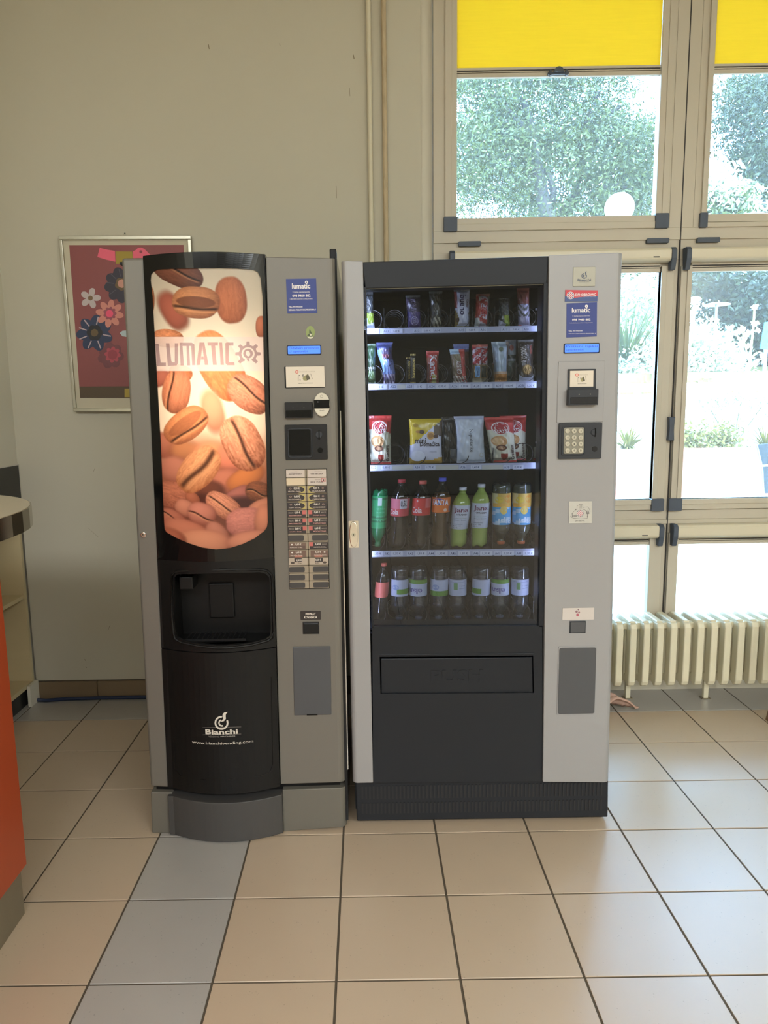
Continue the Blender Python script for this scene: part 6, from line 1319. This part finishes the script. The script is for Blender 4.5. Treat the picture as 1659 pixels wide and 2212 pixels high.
desc = ['pale blue label with a green wave', 'white label under green band', 'blue and green leaf label', 'white table label', 'tilted pale label with green patch', 'green topped white label with purple letters', 'faint grey table label']
for i, ux_ in enumerate((360, 522, 690, 852, 1035, 1208, 1372)):
    tx = [('@disc', .2, .3, .46, .62, (150, 164, 206), False)] if i in (0, 2) else []
    if i in (3, 6): tx = [('@box', .32, .2, .46, .62, (120, 160, 110), False), ('NUTRITIVNE VRIJEDNOSTI', .2, .12, .74, .17, (110, 116, 150), False), ('kalij 1,2', .52, .34, .74, .42, (110, 116, 150), False), ('magnezij', .52, .5, .76, .58, (110, 116, 150), False)]
    if i in (1, 5): tx = [('elan', .10, .52, .62, .86, (96, 84, 150), True)]
    bottle('water_bottle', 'upside-down water bottle, %s, %s lane of bottom shelf' % (desc[i], names[i]), G5, e5(ux_, 0)[0], e5(0, 905)[1], e5(0, 1345)[1], 40, BY, WATER, (190, 196, 222), (.20, .52), DCAP, inverted=True, glass=PET, lev=.95, lean=(.02, .0, .03, 0, .05, 0, 0)[i],
           labfn=(lambda s, t, i=i: (104, 150, 62) if ((i in (1, 5) and t < .26 and .05 < s < .9) or (i in (0, 4) and .55 < t < .86 and (s > .45 if i == 0 else s < .5)) or (i == 2 and t > .66)) else (190, 196, 222)), text=tx, row=4)
# ================================================================== GARDEN OUTSIDE
PAVE = mat('sunlit_paving', (226, 214, 190), .9, noise=.08, scale=1.5)
WALLO = mat('terrace_wall_render', (232, 222, 208), .9, noise=.06, scale=2)
WALLP = mat('pink_terrace_wall', (128, 78, 64), .9, noise=.14, scale=3)
SOIL = mat('dry_soil', (112, 96, 58), .95, noise=.2, scale=3)
RAILM = mat('garden_rail_metal', (150, 158, 164), .35, metal=.7, noise=.03)
BARK = mat('grey_tree_bark', (58, 52, 47), .9, noise=.2, scale=8, bump=.3)
TWIG = mat('pale_twig', (120, 112, 84), .9, noise=.1, scale=8)
def leafmat(name, rgb, rgb2, tr=.22):
    m = mat(name, rgb, .55, noise=.0); nt = m.node_tree; L = nt.links.new; b = nt.nodes['Principled BSDF']
    oi = nt.nodes.new('ShaderNodeNewGeometry'); r = nt.nodes.new('ShaderNodeMix'); r.data_type = 'RGBA'
    r.inputs[6].default_value = lin(rgb) + (1,); r.inputs[7].default_value = lin(rgb2) + (1,)
    L(oi.outputs['Random Per Island'], r.inputs[0]); L(r.outputs[2], b.inputs['Base Color'])
    t = nt.nodes.new('ShaderNodeBsdfTranslucent'); L(r.outputs[2], t.inputs[0]); x = nt.nodes.new('ShaderNodeMixShader'); x.inputs[0].default_value = tr
    L(b.outputs[0], x.inputs[1]); L(t.outputs[0], x.inputs[2]); L(x.outputs[0], nt.nodes['Material Output'].inputs[0]); return m
LF_A = leafmat('olive_teal_leaves', (50, 60, 28), (92, 100, 46))
LF_B = leafmat('dark_conifer_leaves', (30, 40, 20), (62, 70, 32))
LF_C = leafmat('silver_shrub_leaves', (150, 160, 120), (216, 214, 190))
LF_D = leafmat('grass_blades', (48, 64, 30), (92, 98, 52))
LF_E = leafmat('yellow_green_leaves', (86, 88, 28), (140, 130, 66))
LF_F = leafmat('pale_flower_petals', (236, 222, 206), (240, 236, 222))
struct(MB().box(-14, 26, 3.62, 9.0, -.12, -.02, PAVE).build('garden_ground'))
def pz(v, Y, u=1450): return P(u, v, Y)[1]
def tree_leaves(name, par, pts, size, m, aspect=.4, seed=1, rng_dir=None):
    g = np.random.default_rng(seed); n = len(pts); pts = np.asarray(pts)
    a = g.normal(size=(n, 3)); a /= np.linalg.norm(a, axis=1)[:, None]
    if rng_dir is not None: a = a * .5 + np.array(rng_dir); a /= np.linalg.norm(a, axis=1)[:, None]
    b = np.cross(a, g.normal(size=(n, 3))); b /= np.linalg.norm(b, axis=1)[:, None]
    s = size * g.uniform(.6, 1.4, n)[:, None]
    V = np.stack([pts - a * s, pts + b * s * aspect, pts + a * s, pts - b * s * aspect], 1).reshape(-1, 3).astype(np.float32)
    me = bpy.data.meshes.new(name); me.vertices.add(len(V)); me.vertices.foreach_set('co', V.ravel()); me.loops.add(4 * n); me.loops.foreach_set('vertex_index', np.arange(4 * n, dtype=np.int32))
    me.polygons.add(n); me.polygons.foreach_set('loop_start', np.arange(0, 4 * n, 4, dtype=np.int32)); me.update(calc_edges=True); me.materials.append(m)
    o = bpy.data.objects.new(name, me); COL.objects.link(o); o['kind'] = 'stuff'
    if par: o.parent = par; o.matrix_parent_inverse = Matrix.Translation(-par.location)
    return o
def scatter(n, blobs, seed, Y0_, dY, holes=()):
    """leaf points inside a set of crown blobs (photo frame u,v,radius) at distance Y0_ +- dY, clear of the gaps"""
    g = np.random.default_rng(seed); out = []; w_ = np.array([b_[2] * b_[3] for b_ in blobs], float); w_ /= w_.sum()
    # twig clusters
    k = n // 26
    idx = g.choice(len(blobs), k, p=w_)
    for i in idx:
        u0, v0, ru, rv = blobs[i]; a = g.uniform(0, 6.283); r = math.sqrt(g.uniform(0, 1)); u = u0 + ru * r * math.cos(a); v = v0 + rv * r * math.sin(a)
        if any(((u - h[0]) / h[2]) ** 2 + ((v - h[1]) / h[3]) ** 2 < 1 for h in holes): continue
        Y = Y0_ + g.uniform(-dY, dY); x, z = P(u, v, Y); c = np.array([x, Y, z]); sp = .011 * Y
        pts = c + g.normal(size=(26, 3)) * np.array([sp, min(sp * 1.2, dY * .5), sp * .8]); out.append(pts)
    return np.concatenate(out)
# --- big olive-toned tree filling the upper window
YA = 12.
tA = thing('olive_tree', 'big grey-green tree with forked trunk filling the upper left window', 'tree', (P(1185, 480, YA)[0], YA, -.02))
b = MB()
def branch(pts, r0, r1): 
    q = [(P(u, v, Y)[0], Y, P(u, v, Y)[1]) for u, v, Y in pts]; n = len(q); b.tube(q, [r0 + (r1 - r0) * i / (n - 1) for i in range(n)], BARK, 8)
bx, bz = P(1190, 480, YA)
b.tube([(bx + .1, YA, -.02), (bx + .05, YA, bz * .5), (bx, YA, bz)], [.2, .17, .14], BARK, 10)
branch([(1190, 482, YA), (1180, 455, YA), (1172, 425, YA), (1166, 390, YA), (1160, 340, YA), (1150, 280, YA), (1130, 210, YA)], .135, .05)
branch([(1180, 462, YA), (1192, 435, YA), (1196, 410, YA), (1186, 375, YA), (1170, 355, YA)], .07, .035)
branch([(1205, 480, YA + .5), (1240, 430, YA + .5), (1256, 370, YA + .5), (1256, 300, YA + .4), (1275, 250, YA), (1290, 200, YA)], .12, .05)
branch([(1256, 320, YA + .5), (1275, 280, YA + .3), (1310, 250, YA), (1340, 230, YA)], .06, .025)
branch([(1258, 330, YA + .5), (1290, 300, YA + .2), (1330, 296, YA)], .045, .02)
branch([(1300, 405, YA), (1340, 400, YA), (1380, 420, YA)], .04, .02)
branch([(1160, 345, YA), (1100, 335, YA), (1015, 337, YA)], .035, .015)
branch([(1150, 290, YA), (1100, 240, YA), (1060, 200, YA)], .05, .02)
b.build('trunk', tA, smooth=True)
holes = [(1008, 232, 36, 26), (1330, 212, 26, 20), (1400, 175, 36, 26), (1385, 240, 40, 26), (1055, 455, 52, 24), (1298, 316, 13, 9), (1198, 335, 12, 8), (1212, 395, 16, 13), (1215, 440, 12, 20), (1060, 405, 16, 14), (1342, 392, 20, 12), (995, 340, 14, 16), (1240, 350, 9, 10), (1062, 185, 10, 12), (1262, 440, 14, 12), (1120, 470, 20, 8), (1010, 400, 10, 10)]
pA = scatter(135000, [(1180, 200, 200, 130), (1080, 330, 110, 120), (1320, 340, 110, 120), (1180, 60, 240, 120), (1200, 380, 200, 90), (1000, 300, 60, 170), (1390, 360, 60, 130), (1180, 480, 240, 60)], 5, YA + .72, 1.0, holes)
tree_leaves('canopy', tA, pA, .036, LF_A, .32, 6)
# --- conifer on the right
YB = 11.
tB = thing('conifer_tree', 'dark blue-green conifer seen in the upper right window', 'tree', (P(1770, 480, YB)[0], YB, -.02))
b = MB(); x, z = P(1760, 470, YB); b.tube([(x + .3, YB, -.02), (x + .3, YB, 2.5), (x + .25, YB, 5.5), (x + .1, YB, 8)], [.2, .16, .1, .03], BARK, 8)
for k in range(9): z_ = 4.4 + k * .4; b.tube([(x + .28, YB, z_), (x - .35, YB - .1, z_ + .1), (x - 1.3 + .05 * k, YB, z_ - .05)], [.04, .03, .01], BARK, 5)
b.build('trunk', tB, smooth=True)
holesB = [(1604, 227, 13, 10), (1590, 300, 10, 12), (1608, 315, 16, 12), (1590, 275, 16, 7), (1545, 215, 16, 18), (1548, 300, 28, 36), (1545, 350, 20, 20), (1612, 248, 12, 5), (1575, 232, 8, 8), (1560, 250, 12, 6)]
pB = scatter(24000, [(1660, 260, 90, 110), (1600, 215, 50, 22), (1590, 260, 48, 26), (1600, 330, 40, 30), (1650, 400, 70, 80), (1580, 190, 25, 10), (1620, 360, 46, 26)], 8, YB, .8, holesB)
tree_leaves('canopy', tB, pB, .036, LF_B, .3, 9)
def shrub(name, label, cat, blobs, Y, n, size, m, seed, holes=(), aspect=.4, extra=None, group=None, dY=.35, base=None, su=None):
    cu = sum(q[0] for q in blobs) / len(blobs); o = thing(name, label, cat, (P(cu, 800, Y)[0], Y, base if base is not None else ground(Y)), group)
    tree_leaves('foliage', o, scatter(n, blobs, seed, Y, dY, holes), size, m, aspect, seed + 50)
    b = MB(); gz = base if base is not None else ground(Y)
    if su:
        x, z = P(su, 760, Y); b.tube([(x, Y, gz), (x, Y, z)], [.09, .07], BARK, 8); blobs = []
    for q in blobs[:3]:
        x, z = P(q[0], q[1], Y); Ys = Y + dY * .8; b.tube([(P(cu, 800, Y)[0], Ys, gz), (x * .5 + P(cu, 800, Y)[0] * .5, Ys, (gz + z) / 2), (x, Ys, z)], [.010, .008, .005], TWIG, 5)
    b.build('stem', o, smooth=True); return o
def ground(Y): return -.02 if Y < 9.0 else (1.02 if Y < 9.7 else 1.45)
# terraces: low pink wall with planting bed, upper wall with white coping
zb1, zb2 = 0.80, 1.02
z_t1 = pz(970, 9.0); z_t2 = pz(826, 9.7)
tw = MB().box(-14, 26, 9.0, 9.15, -.12, z_t1, WALLP).build('terrace_wall'); struct(tw)
struct(MB().box(-14, 26, 9.15, 9.72, -.12, z_t1 - .04, SOIL).build('planting_bed'))
struct(MB().box(-14, 26, 9.7, 9.9, -.12, pz(850, 9.7), WALLO).build('upper_terrace_wall'))
struct(MB().box(-14, 26, 9.9, 24, -.12, pz(800, 9.9) - .03, SOIL).build('upper_garden_ground'))
GB = z_t1 - .04; GU = pz(800, 9.9) - .03
# back hedge wall (green-orange band)
o = MB().box(P(1500, 800, 12.5)[0], P(1720, 800, 12.5)[0], 12.5, 12.7, 0, pz(795, 12.5), mat('mossy_garden_wall', (104, 96, 52), .9, noise=.25, scale=1.2)).build('garden_wall'); struct(o)
# grasses / yucca clumps seen between the machine and the first mullion
def grass(label, u, v, Y, n, L_, m, seed, spread=.9, base=None):
    g = np.random.default_rng(seed); x, z = P(u, v, Y); base = z if base is None else base; o = thing('grass_clump', label, 'grass', (x, Y, base)); b = MB()
    for i in range(n):
        a = g.uniform(0, 6.283); e = g.uniform(.15, spread); l_ = L_ * g.uniform(.7, 1.2); pts = []
        for k in range(5):
            t = k / 4; r = l_ * t * math.sin(e * (1 + .9 * t)); h = l_ * t * math.cos(e * (1 + .9 * t) * .9); pts.append(Vector((x + r * math.cos(a), Y + r * math.sin(a) * .7, base + h)))
        w_ = .009 * Y / 8; px_ = Vector((-math.sin(a), math.cos(a), 0)) * w_ + Vector((w_ * .6, 0, 0))
        vs = []; 
        for k, p in enumerate(pts): q = px_ * (1 - k / 4.2); vs += [p - q, p + q]
        b.add(vs, [(2 * k, 2 * k + 1, 2 * k + 3, 2 * k + 2) for k in range(4)], m)
    f = b.build('blades', o); f['kind'] = 'stuff'; return o
grass('large arching grass clump in the middle window, just right of the snack machine', 1350, 800, 10.6, 420, 1.05, LF_D, 3, 1.0, base=GU)
grass('smaller spiky grass clump lower down beside the snack machine edge', 1355, 985, 9.4, 160, .42, LF_E, 4, 1.1, base=GB)
grass('yellowish grass tuft at the right edge of the middle right window', 1655, 930, 9.4, 120, .40, LF_E, 14, 1.1, base=GB)
shrub('oleander_bush', 'pale sunlit bush above the arching grass clump', 'shrub', [(1370, 640, 60, 40), (1400, 700, 30, 60), (1330, 700, 30, 70)], 11.6, 3600, .05, LF_C, 21, base=GU)
shrub('oleander_bush', 'whitish bush low in front of the arching grass clump', 'shrub', [(1390, 800, 50, 40), (1350, 815, 60, 26)], 10.35, 2600, .045, LF_C, 22, base=GU, dY=.25)
shrub('oleander_bush', 'whitish flowering bush at the left of the middle right window', 'shrub', [(1520, 745, 50, 40), (1545, 790, 60, 26), (1500, 790, 30, 30)], 10.4, 3800, .045, LF_C, 23, base=GU, dY=.3)
shrub('rose_bush', 'reddish tinged low plant row above the white terrace wall', 'shrub', [(1530, 862, 50, 18), (1610, 862, 60, 14), (1660, 870, 40, 24)], 9.45, 1500, .035, LF_C, 24, base=GB, dY=.12)
shrub('ground_ivy', 'yellow-green trailing plant on the pink wall, left part of the right window', 'shrub', [(1485, 950, 24, 26), (1510, 965, 40, 12), (1545, 960, 20, 26)], 9.3, 1500, .03, LF_E, 25, base=GB, dY=.1)
shrub('ground_ivy', 'small green trailing tuft at the foot of the terrace, near the chair', 'shrub', [(1620, 998, 24, 10), (1590, 975, 24, 10), (1560, 935, 30, 14)], 8.9 + .35, 900, .03, LF_E, 26, base=GB, dY=.1)
# dark evergreen mass
YC = 13.6
shrub('evergreen_tree', 'dark evergreen tree with drooping branches behind the garden lamp', 'tree', [(1610, 640, 90, 50), (1640, 720, 60, 60), (1560, 690, 40, 24), (1520, 610, 50, 24), (1650, 770, 40, 40), (1570, 735, 34, 24)], YC, 26000, .05, LF_B, 31, holes=[(1540, 642, 20, 16), (1545, 668, 34, 7)], base=GU, dY=.9, su=1725)
shrub('bushy_tree', 'mid green tree beyond the lamp, in the gap above the pale bushes', 'tree', [(1370, 600, 20, 14), (1500, 610, 26, 26), (1560, 770, 30, 30)], 14.5, 2500, .06, LF_A, 32, base=GU, su=1446)
shrub('pale_tree', 'pale sunlit foliage low in the upper right window', 'tree', [(1540, 420, 40, 36), (1560, 445, 60, 36), (1530, 380, 30, 16)], 9.9, 5200, .045, LF_C, 33, base=GU, dY=.4, su=1446)
shrub('bushy_tree', 'mid green bush at the bottom left corner of the upper right window', 'tree', [(1545, 450, 50, 22), (1580, 440, 30, 20)], 9.6, 2600, .04, LF_A, 34, base=GB, dY=.15, su=1446)
# young plant with pale flowers close to the glass
yp = thing('flowering_plant', 'young stemmed plant with pale cream flowers in the right window', 'plant', (P(1617, 840, 8.6)[0], 8.6, -.02))
b = MB(); YY = 8.6
STEM = mat('pale_green_stem', (196, 200, 130), .6, noise=.05)
def st_(pts, r): b.tube([(P(u, v, YY)[0], YY, P(u, v, YY)[1]) for u, v in pts], r, STEM, 5)
x, z = P(1617, 840, YY); b.tube([(x, YY, -.02), (x, YY, z * .6), (x, YY, z)], .016, STEM, 6)
st_([(1617, 840), (1618, 790), (1624, 740), (1628, 700), (1630, 665)], .012); st_([(1618, 780), (1608, 740), (1604, 715)], .008); st_([(1618, 790), (1600, 770), (1595, 755)], .006); st_([(1620, 775), (1640, 760), (1652, 765)], .006); st_([(1617, 800), (1640, 775), (1650, 780)], .006)
b.build('stem', yp, smooth=True)
for k, (u, v, s_) in enumerate([(1631, 664, 5), (1630, 698, 7), (1605, 712, 6), (1597, 716, 4), (1616, 720, 6), (1604, 740, 6), (1615, 749, 4), (1648, 768, 5), (1632, 782, 5), (1603, 772, 5), (1636, 712, 5)]):
    x, z = P(u, v, YY); g = np.random.default_rng(k); tree_leaves('flower_head', yp, np.array([x, YY, z]) + g.normal(size=(26, 3)) * s_ * .0026, .022, LF_F, .7, 70 + k).pop('kind', None) if False else tree_leaves('flower_head', yp, np.array([x, YY, z]) + g.normal(size=(26, 3)) * s_ * .0026, .022, LF_F, .7, 70 + k)
# globe lamp on a post
GLOBE = mat('white_globe_shade', (246, 246, 240), .35, noise=.01)
YG = 9.0; x, z = P(1338, 449, YG); r_ = 29.5 / F * YG
gl = thing('globe_lamp', 'white round globe lamp in front of the big tree', 'lamp', (x, YG, 0.0))
b = MB(); b.lathe([(max(.001, r_ * math.sin(t)), z - r_ * math.cos(t)) for t in np.linspace(0.001, math.pi - .001, 20)], x, YG, GLOBE, 28); b.build('globe', gl, smooth=True)
b = MB(); b.lathe([(.05, -.02), (.05, .1), (.025, .14), (.022, z - r_ + .01), (.04, z - r_ + .02)], x, YG, RAILM, 12); b.build('post', gl, smooth=True)
# cone lamp
YL = 10.6; x, z = P(1500, 652, YL)
cl_ = thing('cone_lamp', 'pale post lamp with an inverted cone shade left of the evergreen', 'lamp', (x, YL, GU))
b = MB(); k = YL / F; b.lathe([(.004, z - 8 * k), (13 * k, z + 3 * k), (14 * k, z + 5 * k), (10 * k, z + 9 * k), (.002, z + 11 * k)], x, YL, GLOBE, 24); b.build('shade', cl_, smooth=True)
b = MB(); b.lathe([(.04, GU), (.03, GU + .1), (.02, z - 7 * k)], x, YL, RAILM, 10); b.build('post', cl_, smooth=True)
# distant parasol-like white roof and cyan sign
YS_ = 11.2; x0, x1, z0, z1 = R(1520, 653, 1576, 661, YS_)
ro = thing('garden_parasol', 'flat white parasol top against the dark evergreen', 'parasol', ((x0 + x1) / 2, YS_, GU))
b = MB(); xm = (x0 + x1) / 2; b.lathe([((x1 - x0) / 2, z0 + .01), ((x1 - x0) / 2, z0 + .02), ((x1 - x0) / 4, z1 - .01), (.01, z1), ], xm, YS_, GLOBE, 20); b.lathe([((x1 - x0) / 2, z0 + .01), (.01, z0 + .03)], xm, YS_, GLOBE, 20); b.build('canopy', ro, smooth=True)
MB().lathe([(.02, GU), (.02, z0 + .04)], xm, YS_, RAILM, 8).build('pole', ro)
x0, x1, z0, z1 = R(1646, 696, 1672, 756, 10.2); sg = thing('garden_sign', 'bright cyan board in the garden at the right edge of the picture', 'sign', ((x0 + x1) / 2, 10.2, GU))
b = MB(); b.prism([(x0 - .01, z0 + .02), (x1, z0), (x1, z1 + .02), (x0 + .03, z1)], 10.2, 10.22, mat('cyan_board', (52, 128, 160), .6, noise=.03)); b.build('board', sg)
MB().box((x0 + x1) / 2 - .02, (x0 + x1) / 2 + .02, 10.22, 10.25, GU, z0 + .1, RAILM).build('post', sg)
# white coping rail on the upper wall, posts whitened for sun blow-out, railings
rl = thing('white_railing', 'white garden railing along the upper terrace wall', 'railing', (2.5, 9.6, -.02))
zr1, zr0 = pz(828, 9.6), pz(846, 9.6)
MB().box(P(1300, 830, 9.6)[0], P(1700, 830, 9.6)[0], 9.58, 9.66, zr0, zr1, GLOBE).build('top_rail', rl)
for u in (1378, 1540): x, _ = P(u, 840, 9.6); MB().box(x - .035, x + .035, 9.58, 9.65, GB, zr0, GLOBE).build('railing_post', rl)
RAILW = mat('sun_blown_rail_metal', (214, 216, 218), .35, metal=.1, noise=.02)  # steel paled in colour as if blown out by the sun
hr = thing('steel_handrail', 'slanting steel handrail with a post low in the middle window', 'railing', (P(1368, 1070, 6.)[0], 6., -.02))
Yh = 6.; b = MB(); x, z = P(1368, 1014, Yh); b.tube([(x, Yh, -.02), (x, Yh, z)], .019, RAILW, 10); b.build('railing_post', hr)
for (a, c_) in (((1335, 1042), (1404, 1022)), ((1335, 1050), (1404, 1028))): (xa, za), (xb, zb_) = P(*a, Yh), P(*c_, Yh); MB().tube([(xa, Yh, za), (xb, Yh, zb_)], .008, RAILW, 8).build('rail', hr)
h2 = thing('steel_handrail', 'low slanting steel rail across the bottom of the right window', 'railing', (P(1600, 1070, 5.4)[0], 5.4, -.02))
for (a, c_) in (((1522, 1046), (1690, 1082)), ((1470, 1018), (1486, 1024))): (xa, za), (xb, zb_) = P(*a, 5.75), P(*c_, 5.75); MB().tube([(xa, 5.75, za), (xb, 5.75, zb_)], .008, RAILW, 8).build('rail', h2)
for a in (1540, 1680): x, z = P(a, 1050 if a < 1600 else 1079, 5.75); MB().tube([(x, 5.75, -.02), (x, 5.75, z)], .009, RAILW, 8).build('railing_post', h2)
# terrace chair, back towards the window
YT = 5.2; tc_ = thing('terrace_chair', 'grey mesh terrace chair standing outside at the right edge', 'chair', (P(1670, 1080, YT)[0], YT, -.02))
MESH = mat('grey_chair_mesh', (46, 52, 58), .7, noise=.1, scale=60)
q = [P(u, v, YT) for u, v in [(1633, 961), (1700, 952), (1710, 1066), (1648, 1066), (1645, 1010)]]
b = MB(); b.prism(q, YT, YT + .012, MESH); b.build('back_panel', tc_, bevel=.004)
b = MB(); (xa, za), (xb, zb_), (xc_, zc_) = q[0], q[4], q[3]; b.tube([(xa, YT, za), (xb, YT, zb_), (xc_, YT, zc_), (xc_ - .02, YT, -.02)], .011, RAILM, 8); b.build('side_tube', tc_)
b = MB(); b.tube([(xb - .01, YT - .01, P(1640, 1006, YT)[1]), (P(1700, 1003, YT)[0], YT - .01, P(1700, 1003, YT)[1])], .007, GLOBE, 6); b.build('cross_bar', tc_)
x1_ = q[2][0]; MB().box(xc_ + .01, x1_ + .1, YT, YT + .42, .40, .43, MESH).build('seat', tc_, bevel=.004)
for (a, c_) in ((x1_ + .08, 0), (xc_ + .03, .40), (x1_ + .08, .40)): MB().tube([(a, YT + c_, -.02), (a, YT + c_, .41)], .011, RAILM, 8).build('leg', tc_)
